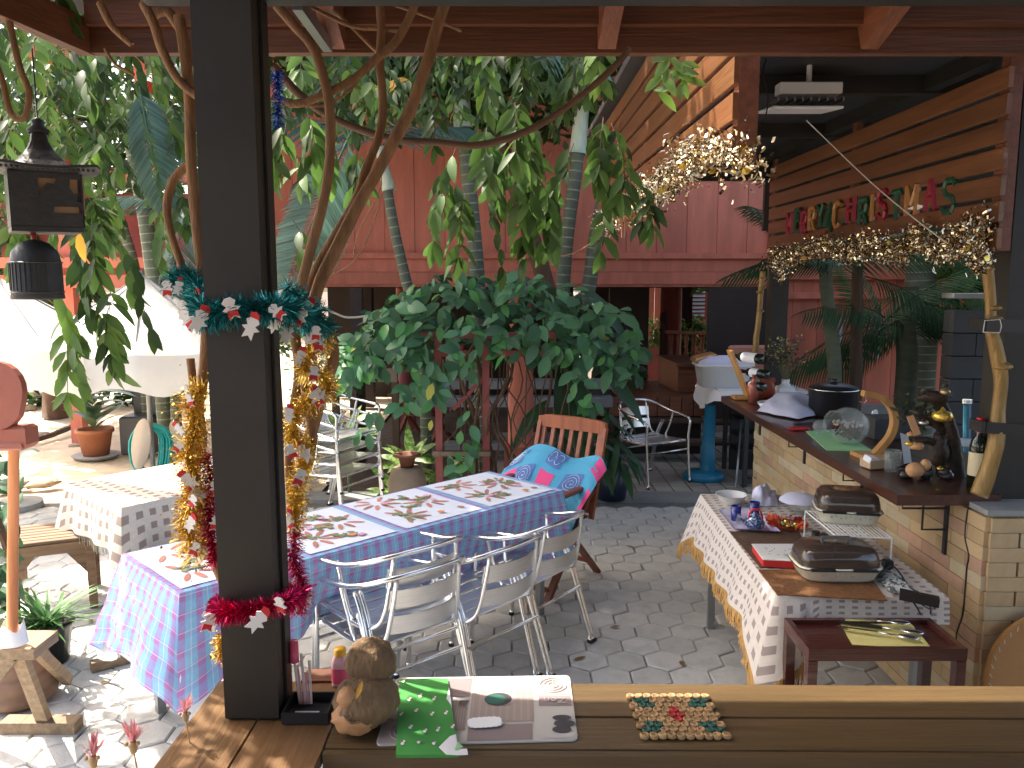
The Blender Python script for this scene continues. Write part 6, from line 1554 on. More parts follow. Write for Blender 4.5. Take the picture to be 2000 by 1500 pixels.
for i in range(len(pts_) - 1):
    for k in range(24): F.append((i * 24 + k, i * 24 + (k + 1) % 24, (i + 1) * 24 + (k + 1) % 24, (i + 1) * 24 + k))
n0 = len(P)
for k in range(24): P.append((P[k][0], P[k][1], P[k][2] - .006))
for k in range(24): P.append((cxl + (P[k][0] - cxl) * .6, cyl_ + (P[k][1] - cyl_) * .6, zr0 - .002))
for k in range(24):
    k2 = (k + 1) % 24; F.append((k, n0 + k, n0 + k2, k2)); F.append((n0 + k, n0 + 24 + k, n0 + 24 + k2, n0 + k2))
F.append(tuple(n0 + 24 + k for k in range(24)))
mb.add(P, F); mb.build("pagoda_roof", black_m, t)
mb = MB(); mb.lathe((cxl, cyl_, zr1), [(hr * .16, 0), (hr * .2, .008), (.012, .02), (.016, .03), (.001, .04)], 12); mb.tube([(cxl, cyl_, zr1 + .03), (cxl, cyl_, zr1 + .20)], .002, 5); mb.build("finial", black_m, t, smooth=True)
mb = MB()
for k in range(20): mb.ball((cxl - hr * .75 + k * hr * .079, cyl_ - hr * .82, zr0 + .004), .004, 5, 4)
mb.build("eave_tiles", black_m, t)
lant.rotation_euler.z = radians(34); lant.location.x -= .02
# bell
zb1, zb0 = P2(55, 462).z, P2(55, 570).z; rb = (P2(103, 0).x - P2(11, 0).x) / 2; xc = P2(57, 500).x; Hb = zb1 - zb0
t = thing("hanging_bell", "dark iron temple bell with relief lines hanging under the lantern", "bell", (xc, cyl_, zb0))
mb = MB(); mb.lathe((xc, cyl_, zb0), [(rb * .93, 0), (rb * 1.0, .002), (rb * .97, Hb * .1), (rb * .96, Hb * .6), (rb * .85, Hb * .80), (rb * .55, Hb * .94), (rb * .2, Hb), (.001, Hb)], 28); mb.build("body", mat("blue_black_iron", (.035, .04, .045), rough=.5, bump=.2, bscale=60), t, smooth=True)
mb = MB()
for k in range(10):
    a = -pi / 2 - .9 + k * .2
    mb.tube([(xc + rb * .975 * cos(a), cyl_ + rb * .975 * sin(a), zb0 + Hb * z_) for z_ in (.15, .38, .6)], .0014, 4)
for z_ in (.12, .62): mb.tube([(xc + rb * .98 * cos(a * .2), cyl_ + rb * .98 * sin(a * .2), zb0 + Hb * z_) for a in range(32)], .0018, 4)
mb.build("relief_lines", black_m, t)
mb = MB(); mb.tube([(xc, cyl_, zb1), (xc, cyl_, z0)], .006, 6); mb.ball((xc, cyl_, zb1 + .01), .007, 8, 6); mb.build("hanger_bead", mat("red_bead", (.4, .03, .02), rough=.3), t)

t.location.x -= .03; t.scale = (1.12, 1.12, 1.12); t.location.z -= .02
# pole with carved plaque, on a trestle
Yp = 3.15
pt = thing("bird_table_pole", "orange wooden pole topped by a rounded red-brown carved plaque and block", "pole", tuple(pz(22, 1258, .5)))
b0 = py(24, 1240, Yp); b1 = py(27, 872, Yp)
mb = MB(); mb.cyl(b0, b1, .021, .020, 14); mb.build("pole", pole_w, pt, smooth=True)
mb = MB(); mb.bevbox(py(24, 850, Yp), (.155, .09, .085), .012); mb.bevbox(py(24, 868, Yp - .0), (.14, .11, .03), .01); mb.build("block", wood_shell, pt)
mb = MB(); c = py(0, 765, Yp); n = 22
mb.prism([(.108 * cos(2 * pi * k / n) + (.0), .118 * sin(2 * pi * k / n) - (.03 if sin(2 * pi * k / n) < -.3 else 0)) for k in range(n)], .035, Matrix.Translation(c) @ rot(pi / 2 - .1, 0, 0).to_4x4()); mb.build("rounded_plaque", wood_shell, pt)
mb = MB(); mb.bar(py(27, 840, Yp - .01), py(30, 800, Yp - .01), .016, .02); mb.build("neck", pole_w, pt)
mb = MB(); mb.sheet(lambda a, c: b0 + Vector((.055 * (.75 + .3 * c) * cos(2 * pi * a), .05 * sin(2 * pi * a), -.035 + .075 * (1 - c) * (1 + .25 * sin(a * 19)))), 22, 5)
one(mb, "white_wrap", cloth_w, "white cloth wad wrapped round the foot of the orange pole", "cloth", tuple(b0), smooth=True)
ts_ = thing("trestle", "weathered wooden A-frame trestle carrying the orange pole at lower left", "trestle", tuple(pz(40, 1400, 0)))
q1, q2, q3 = pz(-60, 1262, .5), pz(66, 1268, .5), pz(66, 1242, .5)
mb = MB(); mb.bbox((q1.x, 3.14, .455), (q2.x, 3.32, .50)); mb.build("top_block", grey_wood, ts_)
f1 = pz(90, 1395, .05); f2 = pz(-60, 1400, .05)
mb = MB(); mb.bar((q2.x - .10, 3.2, .46), (f1.x + .02, f1.y - .05, .05), .055, .035, up=(0, 1, 0)); mb.build("leg", grey_wood, ts_)
mb = MB(); mb.bar((q2.x - .10, 3.17, .46), (f2.x, 3.35, .04), .045, .035, up=(0, 1, 0)); mb.build("leg", grey_wood, ts_)
mb = MB(); mb.bar((q2.x - .10, 3.28, .46), (q2.x - .22, 3.75, .05), .045, .035, up=(1, 0, 0)); mb.build("leg", grey_wood, ts_)
mb = MB(); mb.bbox((f1.x - .16, f1.y - .085, 0), (f1.x + .17, f1.y - .01, .055)); mb.build("foot", grey_wood, ts_)
mb = MB(); mb.bar((f1.x - .05, 3.93, .03), (f1.x + .10, 4.05, .03), .05, .05); mb.build("foot", grey_wood, ts_)
c = pz(20, 1395, 0); mb = MB(); mb.lathe((c.x - .02, c.y + .12, 0), [(.001, 0), (.11, 0), (.155, .03), (.165, .07), (.150, .085), (.160, .11), (.150, .15), (.135, .16), (.142, .18), (.125, .23), (.10, .27), (.06, .29), (.001, .30)], 26)
one(mb, "ridged_pot", mat("brown_ridged_clay", (.20, .12, .08), rough=.7, var=.2, scale=12), "brown ridged clay pot upturned beneath the wooden trestle", "pot", (c.x - .02, c.y + .12, 0), smooth=True)
# hose reel
hb = pz(290, 925, 0); Yh = 7.6
t = thing("hose_reel", "teal garden hose coiled on a cream reel in the sunny yard", "hose reel", (py(290, 900, Yh).x, Yh, 0))
hc = py(292, 868, Yh)
mb = MB()
for k in range(16):
    r1_ = .20 + .012 * (k % 4); oy = (k // 4) * .024 - .03
    mb.tube([hc + Vector((.03 * sin(k) + (.13 + .06 * ((k * 7) % 5) / 5) * cos(a * .33), oy + .02 * sin(a), max(-hc.z + .012, (r1_ + .08) * sin(a * .33) * (1.25 if sin(a * .33) < 0 else .62)))) for a in range(20)], .011, 6, cap=False)
mb.build("hose", green_hose, t, smooth=True)
mb = MB(); mb.lathe(hc + Vector((-.02, -.12, .03)), [(.001, 0), (.235, 0), (.245, .008), (.235, .016), (.001, .016)], 26, sx=.36, R=rot(pi / 2, .18, 0)); mb.build("reel_disc", mat("cream_plastic", (.70, .58, .46), rough=.5), t, smooth=True)
mb = MB(); mb.lathe(hc + Vector((.20, .16, .06)), [(.001, 0), (.14, 0), (.14, .012), (.001, .012)], 20, sx=.4, R=rot(pi / 2, -.3, 0)); mb.build("reel_disc", mat("cream_plastic", (.70, .58, .46)), t, smooth=True)

# ================================================================== PARASOLS
def canopy(name, c, rx, ry, ztop, zrim, val, lab, ph=0.0, nseg=8):
    t = thing(name, lab, "parasol", (c[0], c[1], 0))
    def fn(a, r):
        th = 2 * pi * a + ph; seg = (a * nseg) % 1.0; sag = .0 + .16 * sin(pi * seg) * r * r * (zrim * 0 + .55)
        z = ztop - (ztop - zrim) * r ** .85 - sag * .30 * r
        k = 1 - .07 * sin(pi * seg) * r
        return (c[0] + rx * r * k * cos(th), c[1] + ry * r * k * sin(th), z)
    mb = MB(); mb.sheet(fn, 64, 10)
    mb.build("canopy", canvas_m, t, smooth=True)
    mb = MB(); mb.sheet(lambda a, q: Vector(fn(a, 1)) + Vector((0, 0, -val * q * (1 + .15 * sin(a * 2 * pi * nseg))))+Vector((.012 * sin(a * 60) * q, .012 * cos(a * 47) * q, 0)), 96, 3); mb.build("valance", canvas_m, t, smooth=True)
    mb = MB(); mb.cyl((c[0], c[1], 0), (c[0], c[1], ztop + .02), .024, .024, 10); mb.build("pole", steel_leg, t)
    for k in range(nseg):
        mb = MB(); q = Vector(fn(k / nseg, .98)); mb.tube([(c[0], c[1], ztop - .03), q - Vector((0, 0, .02))], .008, 5); mb.build("rib", steel_leg, t)
    mb = MB(); mb.lathe((c[0], c[1], 0), [(.001, .0), (.22, 0), (.22, .05), (.05, .07), (.03, .2)], 18); mb.build("base", concrete, t)
    return t
ca = py(215, 545, 7.2)
canopy("parasol", (ca.x + .12, 7.55), 1.02, 1.05, 2.02, 1.36, .30, "low white canvas parasol with a deep valance left of the steel post", ph=.35)
cb_ = py(10, 560, 6.6)
canopy("parasol", (cb_.x - .25, 6.9), 0.98, 1.0, 2.0, 1.42, .32, "white canvas parasol cut off by the photo's left edge behind the bell", ph=.1)

# ================================================================== PLANTS
def leafmesh(name, m, L, W, fold=.25, droop=.25):
    mb = MB(); mb.leaf((0, 0, 0), (0, 1, 0), (0, 0, 1), L, W, fold, droop); return mb.mesh(name, m, True)
def orient(p, d, n_, s=1.0):
    d = Vector(d).normalized(); x = d.cross(Vector(n_))
    if x.length < 1e-5: x = d.orthogonal()
    x.normalize(); z = x.cross(d)
    M = Matrix((x, d, z)).transposed().to_4x4(); return Matrix.Translation(p) @ M @ Matrix.Scale(s, 4)
def leafset(parent, items, meshes, stuffmat, cap=290):
    """items: (point, dir, normal, scale, mesh index); the biggest become parts, the rest one stuff part"""
    items = sorted(items, key=lambda q: -q[3] / max(.3, (Vector(q[0]) - Vector((0, 0, EYE))).length))
    rest = MB()
    for k, (p, d, n_, s, mi) in enumerate(items):
        M = orient(p, d, n_, s)
        if k < cap: obj_inst("leaf", meshes[mi], parent, M)
        else: me = meshes[mi]; rest.mi(mi); rest.add([M @ v.co for v in me.vertices], [tuple(pp.vertices) for pp in me.polygons])
    if rest.v: rest.build("leaf_mass", stuffmat, parent, smooth=True, kind='stuff')
def spray(items, p0, L, n, sz, az=None, droop=1.0, side=0.0, mi=0, spread=.0, stems=None):
    """a hanging twig with alternate lance-shaped leaves"""
    az = U(0, 2 * pi) if az is None else az
    h = Vector((cos(az), sin(az), 0)); pts = []
    for k in range(n + 1):
        t_ = k / n; pts.append(Vector(p0) + h * (L * .55 * (t_ - .35 * t_ * t_)) * (1.2 - .5 * droop) + Vector((0, 0, -L * droop * t_ ** 1.3)) + Vector((U(-1, 1), U(-1, 1), 0)) * .006)
    if stems is not None: stems.tube([pts[0], pts[n // 2], pts[-1]], .0016, 3, cap=False)
    for k in range(1, n + 1):
        d = (pts[k] - pts[k - 1]).normalized(); sd = d.cross(Vector((0, 0, 1)) + h * .3);
        if sd.length < .01: sd = Vector((1, 0, 0))
        sd.normalize()
        for s_ in (-1, 1):
            ld = (d * .55 + sd * s_ * .8 + Vector((0, 0, -.45)) + Vector((U(-.25, .25), U(-.25, .25), U(-.2, .2)))).normalized()
            nn = Vector((U(-.5, .5), -1 * abs(U(.1, 1)), U(.1, 1)))
            items.append((pts[k], ld, nn, sz * U(.75, 1.15), mi))
    items.append((pts[-1], (pts[-1] - pts[-2]), Vector((U(-1, 1), -1, .3)), sz, mi))
vm = [leafmesh("leaf", leaf_g, .098, .036), leafmesh("leaf", leaf_y, .10, .038), leafmesh("leaf", yellow_leaf, .10, .035)]
vmm = [leaf_g, leaf_y, yellow_leaf]
# --- vine canopy over the court (centre)
vc = thing("hanging_vine", "leafy vine hanging in long sprays below the eave, right of the steel post", "vine", (.1, 2.6, 2.5))
items = []; stems = MB()
def dense(u, v):
    s = 0
    if v < 200: s = 1.0 if 540 < u < 1330 else 0
    elif v < 300: s = .85 if 540 < u < 1290 else 0
    return s
for k in range(135):
    u, v = U(545, 1190), 85 + 160 * random.random() ** 1.3
    if u > 1080 and v > 170: continue
    Y = U(2.9, 4.8); mi = 1 if (u > 1230 and v < 200) else (2 if random.random() < .012 else 0)
    spray(items, py(u, v - 30, Y), U(.14, .28), random.choice((4, 5, 6, 7)), U(.6, .95), mi=1 if random.random() < .12 else mi, droop=U(.1, .8), stems=stems)
for (u, v0, v1, n, Y) in ((890, 290, 470, 7, 2.75), (925, 300, 520, 8, 2.75), (960, 300, 380, 6, 2.7), (1000, 330, 460, 7, 2.65), (870, 330, 400, 5, 2.8), (1040, 280, 420, 8, 2.7), (1075, 300, 500, 8, 2.7), (1095, 330, 470, 7, 2.7), (1120, 280, 440, 8, 2.7), (1150, 250, 380, 6, 2.8), (1180, 230, 330, 6, 2.8),
                          (1195, 240, 380, 5, 2.8), (1250, 350, 430, 4, 2.9), (1190, 400, 490, 4, 2.9), (1010, 200, 300, 5, 2.5), (660, 230, 330, 6, 2.6), (600, 220, 300, 5, 2.4), (560, 240, 330, 6, 2.4), (580, 300, 350, 5, 2.5), (700, 290, 360, 5, 2.7),
                          (570, 430, 520, 3, 2.6), (950, 250, 330, 6, 2.6), (1060, 360, 470, 6, 2.68), (905, 380, 500, 6, 2.74)):
    p = py(u, v0, Y); q = py(u, v1, Y)
    spray(items, p, (p - q).length, n, U(.85, 1.1), droop=1.0, mi=0, stems=stems)
    if v1 < 450 and u % 20: spray(items, p + Vector((.03, .03, -.04)), (p - q).length * .8, n, U(.8, 1.0), droop=1.0, mi=0, stems=stems)
for (u, v) in ((1310, 135), (1325, 155), (1300, 150), (1285, 175), (1335, 120), (1315, 115)):
    for k in range(3): items.append((py(u + U(-8, 8), v + U(-6, 6), 2.7), (U(-1, 1), -.3, U(-1, .2)), (0, -1, .4), U(.6, .9), 1))
leafset(vc, items, vm, vmm)
stems.build("twigs", bark_d, vc, kind="stuff")
# --- vine on the left
vl = thing("hanging_vine", "leafy vine curtain at the upper left around the lantern and bell", "vine", (-1.6, 3.2, 2.3))
items = []; stems = MB()
for k in range(190):
    u, v = U(-60, 375), U(50, 420)
    if v > 330 and u > 330: continue
    spray(items, py(u, v - 25, U(3.1, 5.2)), U(.2, .38), random.choice((4, 5, 6, 7)), U(.6, 1.0), mi=(1 if random.random() < .45 else 0), droop=U(.1, .9), stems=stems)
for (u, v0, v1, n, Y, mi) in ((120, 420, 540, 6, 3.3, 1), (160, 430, 600, 7, 3.3, 0), (210, 430, 560, 6, 3.3, 1), (235, 480, 640, 6, 3.1, 0), (95, 560, 740, 7, 3.0, 1), (130, 600, 760, 5, 3.1, 1), (190, 600, 720, 6, 3.0, 1), (215, 560, 690, 6, 3.0, 0), (180, 440, 520, 5, 3.0, 0), (40, 440, 520, 5, 3.4, 1), (20, 430, 520, 5, 3.4, 1), (330, 420, 500, 4, 3.2, 1), (150, 640, 700, 4, 3.1, 1), (140, 480, 600, 6, 3.2, 0)):
    p = py(u, v0, Y); q = py(u, v1, Y); spray(items, p, (p - q).length, n, U(.9, 1.15), droop=1.0, mi=mi, stems=stems)
items.append((py(155, 452, 2.7), (0, 0, -1), (0, -1, .2), 1.0, 2))
for k in range(34): spray(items, (U(-2.6, -1.25), U(1.75, 2.6), U(2.35, 3.1)), U(.2, .35), 6, U(.9, 1.2), mi=0, droop=U(.5, 1), stems=stems)  # sprays out of view, added to shade the counter
for k in range(26): spray(items, (U(-1.85, -1.12), U(1.75, 2.35), U(2.66, 3.1)), U(.12, .2), 6, U(.9, 1.1), mi=0, droop=U(.5, 1), stems=stems)  # extra sprays added to block a sun streak on the place mat
leafset(vl, items, vm, vmm)
stems.build("twigs", bark_d, vl, kind="stuff")
# --- woody stems round the post
ws = thing("vine_stems", "orange-brown twisting woody vine stems climbing either side of the steel post", "vine", tuple(py(400, 1080, 1.8)))
def wst(pix, r, Y=1.85, m=None, name="stem"):
    pts = [py(q[0], q[1], q[2] if len(q) > 2 else Y) for q in pix]; sp = spline(pts, 5)
    r0, r1 = (r if isinstance(r, tuple) else (r, r)); k = Y / 1600
    rs = [k * (r0 + (r1 - r0) * i / (len(sp) - 1)) * (1 + .10 * mnoise.noise(p * 14)) for i, p in enumerate(sp)]
    mb = MB(); mb.tube(sp, rs, 9); return mb.build(name, m or bark, ws, smooth=True)
wst([(350, 30), (362, 110), (370, 200), (374, 330), (386, 450), (398, 560), (404, 650), (396, 740), (386, 800), (392, 870), (372, 940), (384, 1010), (418, 1090), (440, 1140)], (10, 13), 1.78)
wst([(280, 5), (300, 45), (318, 100), (348, 155), (388, 190), (420, 210)], (9, 8), 1.76)
wst([(300, 28), (325, 22), (345, 45), (360, 75), (368, 130)], 9, 1.8)
wst([(196, 5), (215, 45), (240, 72), (258, 88)], (8, 5), 1.8)
wst([(366, 322), (340, 350), (326, 400), (334, 455), (352, 510), (372, 560), (396, 600)], (8, 7), 1.8)
wst([(5, -20), (22, 60), (38, 130), (56, 180), (50, 225), (34, 232), (18, 215), (5, 160), (-10, 120)], 6, 1.95)
wst([(372, 700), (380, 800), (372, 880), (386, 960), (392, 1060)], (8, 10), 1.8)
wst([(540, 10), (575, 50), (610, 90), (632, 150), (644, 210), (645, 300), (635, 380), (612, 470), (588, 560), (575, 640), (585, 720), (575, 800), (565, 880), (572, 1000)], (9, 11), 1.85)
wst([(742, 5), (745, 60), (742, 120), (748, 200), (742, 260), (715, 330), (695, 390), (655, 460), (620, 520), (592, 590)], (8, 9), 1.9)
wst([(870, 5), (852, 60), (832, 130), (802, 215), (770, 275), (740, 330), (700, 400), (680, 440), (650, 500), (622, 560), (612, 620), (640, 660), (650, 700), (632, 760), (606, 850), (590, 920), (572, 1010)], (11, 14), 1.88)
wst([(812, 5), (795, 45), (770, 85), (735, 115), (690, 155), (640, 182), (580, 203), (535, 190)], (8, 8), 1.86)
wst([(535, 130), (585, 185), (640, 225), (700, 252), (770, 272), (850, 278), (930, 284), (1010, 264), (1080, 228), (1150, 175), (1200, 130), (1230, 95)], (8, 6), 2.05, bark_d)
wst([(598, 8), (640, 30), (690, 52), (740, 56), (776, 60)], 4, 1.9)
wst([(560, 200), (640, 205), (700, 160)], 3, 1.9)
wst([(650, 20), (690, 55), (725, 90), (745, 108)], 4, 1.95)
wst([(900, 60, 2.0), (860, 42), (815, 25), (770, 10)], 3, 1.95)
wst([(205, 95), (225, 125), (262, 146)], 3, 1.9)
wst([(610, 660), (595, 720), (600, 790), (612, 850), (600, 920)], 9, 1.83)
for pix in ([(640, 340), (745, 345), (700, 455), (690, 500)], [(745, 378), (735, 420), (700, 500), (650, 535), (600, 530), (570, 500), (580, 475)], [(905, 400), (870, 435), (845, 480)], [(1060, 500), (1120, 495), (1190, 450)]):
    sp = spline([py(u, v, 3.2) for u, v in pix], 5); mb = MB(); mb.tube(sp, .0025, 5); mb.build("tendril", bark, ws)

# --- climbing broad-leaved shrub on a red trellis
YA = 6.6
ar = thing("trellis", "small red-painted timber trellis under the broad-leaved climber", "trellis", tuple(pz(900, 1000, 0)))
def apx(u, v, Y=YA): return py(u, v, Y)
for u in (856, 949):
    a_ = apx(u, 690); mb = MB(); mb.bbox((a_.x - .028, YA - .028, 0), (a_.x + .028, YA + .028, a_.z + .12)); mb.build("upright", red_dark, ar)
a_, b__ = apx(846, 884), apx(958, 884); mb = MB(); mb.bar(a_ - Vector((0, .04, 0)), b__ - Vector((0, .04, 0)), .04, .035); mb.build("cross_bar", grey_wood, ar)
for v in (690, 655):
    a_, b__ = apx(780, v), apx(1090, v); mb = MB(); mb.bar(a_, b__, .04, .05); mb.build("cross_bar", red_dark, ar)
for u in (830, 900, 970, 1040):
    a_ = apx(u, 682); mb = MB(); mb.bar(a_ - Vector((0, .0, 0)), a_ + Vector((0, .5, 0)), .04, .04); mb.build("rafter", red_dark, ar)
mb = MB(); mb.bar(apx(885, 800) , apx(948, 735), .03, .03, up=(0, 1, 0)); mb.build("brace", red_dark, ar)
cs = thing("climbing_shrub", "dense broad-leaved blue-green climber spilling over the red trellis at centre", "shrub", tuple(pz(960, 985, 0)))
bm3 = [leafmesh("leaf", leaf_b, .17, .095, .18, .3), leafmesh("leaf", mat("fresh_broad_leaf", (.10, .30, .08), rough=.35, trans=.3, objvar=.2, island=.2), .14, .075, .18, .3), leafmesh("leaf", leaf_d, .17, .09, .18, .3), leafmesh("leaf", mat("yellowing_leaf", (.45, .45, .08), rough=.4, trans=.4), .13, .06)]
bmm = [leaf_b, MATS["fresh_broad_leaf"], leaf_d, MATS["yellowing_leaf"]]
items = []
def outline(u):   # top and bottom of the leaf mass in the picture
    T = [(640, 700), (680, 660), (720, 610), (760, 585), (820, 545), (880, 530), (960, 535), (1040, 540), (1100, 560), (1180, 585), (1230, 620), (1260, 680)]
    Bt = [(640, 720), (680, 745), (740, 720), (800, 700), (850, 720), (900, 700), (960, 690), (1040, 700), (1100, 690), (1180, 715), (1230, 740), (1260, 750)]
    def ip(L):
        for i in range(len(L) - 1):
            if L[i][0] <= u <= L[i + 1][0]: k = (u - L[i][0]) / (L[i + 1][0] - L[i][0]); return L[i][1] * (1 - k) + L[i + 1][1] * k
        return L[0][1]
    return ip(T), ip(Bt)
for k in range(1150):
    u = U(650, 1250); t0_, b0_ = outline(u); v = U(t0_, b0_)
    c01 = (v - t0_) / (b0_ - t0_ + 1); Y = YA - .35 + U(0, .9) + .25 * (1 - c01)
    p = py(u, v, Y); d = Vector((U(-1, 1), U(-1, .1), U(-.9, .25))); nn = Vector((U(-.5, .5), U(-1.0, -.1), U(.35, 1)))
    if mnoise.noise(Vector((u * .022, v * .03, 4))) < -.30: continue
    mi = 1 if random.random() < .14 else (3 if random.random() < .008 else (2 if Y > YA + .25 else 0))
    items.append((p, d, nn, U(.42, 1.22), mi))
for (u0, v0, u1_, v1_, n) in ((850, 690, 840, 790, 26), (830, 700, 775, 800, 26), (700, 690, 690, 760, 14), (700, 690, 740, 720, 14), (900, 690, 905, 730, 10), (740, 790, 720, 850, 5), (1120, 690, 1150, 800, 22), (920, 800, 915, 930, 16), (960, 640, 1180, 700, 20), (880, 880, 905, 1000, 12)):
    for k in range(n):
        t_ = random.random(); p = py(u0 + (u1_ - u0) * t_ + U(-18, 18), v0 + (v1_ - v0) * t_, YA - .2 + U(-.15, .2))
        items.append((p, (U(-1, 1), U(-1, .2), U(-1.2, -.1)), (U(-.5, .5), -1, U(.1, 1)), U(.6, 1.0), 1 if random.random() < .3 else 0))
items.append((py(845, 748, YA - .45), (-.3, -.1, -1), (0, -1, 0), 1.1, 3)); items.append((py(843, 820, YA - .45), (-.2, 0, -1), (0, -1, 0), .7, 3))
leafset(cs, items, bm3, bmm)
mb = MB(); rs_ = random.Random(3)
for k in range(26):
    u0 = rs_.uniform(870, 1110); pts = [py(u0, 1000 if u0 < 970 else 940, YA + .05 * k * .3)]
    for v in (900, 820, 740, 660): pts.append(py(u0 + rs_.uniform(-30, 30), v, YA + rs_.uniform(-.1, .3)))
    mb.tube(spline(pts, 3), .006 if k % 4 else .014, 5)
mb.build("woody_stems", bark_d, cs, smooth=True)
# --- big dark tropical leaves behind the wooden chair
bl = thing("dark_leaf_plant", "tall plant with big dark strap leaves between the climber and the wooden chair", "plant", tuple(pz(1130, 930, 0)))
big = leafmesh("leaf", leaf_d, .75, .19, .12, .5); midl = leafmesh("leaf", leaf_d, .45, .13, .12, .5)
for (u, v, du, dv, s_) in ((1100, 640, 150, 90, 1.0), (1110, 600, 170, 120, 1.1), (1130, 560, 110, 60, .8), (1090, 700, 100, 120, .9), (1110, 740, 60, 130, .8), (1090, 720, 30, 160, .9), (1080, 820, 90, 60, .7), (1130, 860, 90, 50, .6), (1070, 780, -70, 60, .7), (1200, 860, -20, 80, .5), (1210, 900, 30, 50, .45), (1180, 850, 40, 90, .5), (1150, 700, 100, 60, .9)):
    p = py(u, v, 7.0); q = py(u + du, v + dv, 6.7); obj_inst("leaf", big, bl, orient(p, q - p, (0, -.5, 1), s_ * 1.0))
mb = MB()
for k in range(5): mb.tube([py(1080 + k * 12, 940, 7.1), py(1090 + k * 12, 700, 7.05), py(1100 + k * 14, 620, 7.0)], .022, 7)
mb.build("stem", trunk_g, bl, smooth=True)
lp = [ (1190 + U(-40, 40), 830 + U(-40, 70)) for k in range(26)]
lm2 = leafmesh("leaf", leaf_d, .30, .05, .1, .5)
for (u, v) in lp: obj_inst("leaf", lm2, bl, orient(py(u, v, 6.9), (U(-.6, 1), U(-1, 0), U(-.8, .1)), (0, -.4, 1), U(.7, 1.2)))
# --- variegated dieffenbachia
dv = thing("variegated_plant", "cream and green variegated dumb-cane clump behind the stacked chairs", "plant", tuple(pz(770, 950, 0)))
dl_ = leafmesh("leaf", leaf_v, .34, .105, .2, .5)
for (cu, cv, nn_) in ((680, 850, 9), (800, 900, 12), (860, 930, 7), (770, 960, 8)):
    for k in range(nn_):
        a = 2 * pi * k / nn_ + U(-.2, .2); p = py(cu + U(-6, 6), cv + U(-5, 15), 7.4 + U(-.1, .1)); obj_inst("leaf", dl_, dv, orient(p, (cos(a), -abs(sin(a)) * .5, .75 + .6 * sin(a)), (-cos(a) * .5, -.7, .9), U(.6, 1.0)))
mb = MB()
for (cu, cv) in ((680, 850), (800, 900), (860, 930), (770, 960)): q = py(cu, cv, 7.4); mb.tube([(q.x, q.y, 0), (q.x, q.y, q.z)], .018, 7)
mb.build("stem", trunk_g, dv)
# stone jar with a small clay pot on top
p = pz(800, 985, 0); Yj = 6.9; p = Vector((py(795, 900, Yj).x, Yj, 0))
mb = MB(); mb.lathe(p, [(.001, 0), (.15, 0), (.17, .1), (.165, .24), (.14, .33), (.12, .36), (.001, .36)], 20); one(mb, "stone_jar", stone_m, "tan stone jar behind the long table, under the small clay pot", "jar", tuple(p), smooth=True)
p2 = p + Vector((0, 0, .361)); mb = MB(); mb.lathe(p2, [(.001, 0), (.055, 0), (.075, .09), (.12, .10), (.12, .115), (.07, .115), (.05, .02), (.001, .02)], 20); one(mb, "clay_pot", mat("dark_clay", (.22, .085, .05), rough=.7, var=.2), "small wide-rimmed dark clay pot standing on the stone jar", "pot", tuple(p2), smooth=True)
# potted plant at back left
p = pz(182, 832, 0); Yq = 8.9; p = Vector((py(182, 800, Yq).x, Yq, 0)); t = thing("potted_plant", "broad-leaved plant in an orange terracotta pot behind the white parasol", "potted plant", tuple(p))
mb = MB(); mb.lathe(p, [(.001, 0), (.13, 0), (.18, .28), (.20, .28), (.20, .32), (.17, .32), (.16, .27), (.001, .27)], 20); mb.build("pot", terracotta, t, smooth=True)
mb = MB(); mb.lathe(p, [(.001, 0.0), (.22, 0), (.25, .03), (.001, .02)], 20); mb.build("saucer", concrete, t)
pl_ = leafmesh("leaf", mat("silver_leaf", (.10, .18, .09), rough=.35, objvar=.4, trans=.2), .42, .17, .15, .4)
for k in range(24): a = k * 2.4; obj_inst("leaf", pl_, t, orient(p + Vector((0, 0, .3 + .02 * k)), (cos(a), sin(a), 1.3 - .05 * k), (-cos(a), -sin(a), .8), U(.7, 1.1)))
mb = MB(); mb.bevbox((p.x + .42, 9.1, .22), (.34, .3, .44), .02); mb.bevbox((p.x + .48, 9.3, .55), (.3, .3, .4), .02); one(mb, "dark_bin", mat("dark_grey_bin", (.05, .055, .06), rough=.5), "dark grey storage bins beside the orange terracotta pot", "bin", (p.x + .42, 9.1, 0))
# potted spider plant near stool
p = Vector((py(75, 1200, 4.0).x, 4.05, 0)); t = thing("potted_plant", "bushy strap-leaved plant in a black plastic pot by the larger stool", "potted plant", tuple(p))
mb = MB(); mb.lathe(p, [(.001, 0), (.10, 0), (.13, .20), (.14, .20), (.14, .22), (.12, .22), (.11, .18), (.001, .18)], 20); mb.build("pot", black_p, t, smooth=True)
sl_ = leafmesh("leaf", mat("strap_leaf", (.06, .17, .04), rough=.4, objvar=.4, trans=.25), .27, .022, .2, .6)
for k in range(80): a = U(0, 6.28); obj_inst("leaf", sl_, t, orient(p + Vector((U(-.06, .06), U(-.06, .06), .18)), (cos(a) * .8, sin(a) * .8, U(.5, 1.8)), (-cos(a), -sin(a), .5), U(.6, 1.2)))
t = thing("shrub", "dark-leaved shrub at the photo's left edge beside the orange pole", "shrub", (-2.55, 4.0, 0)); items = []
for k in range(120):
    u, v = U(-90, 40), U(880, 1230); items.append((py(u, v, U(3.8, 4.4)), (U(-.5, 1), U(-1, .3), U(-.7, .6)), (U(-.4, .4), -.6, 1), U(.5, .9), 2 if k % 3 else 0))
leafset(t, items, bm3, bmm)
mb = MB(); mb.tube(spline([(-2.62, 4.1, 0), (-2.6, 4.1, .5), (-2.66, 4.0, .95)], 4), .022, 7); mb.build("stem", bark_d, t)
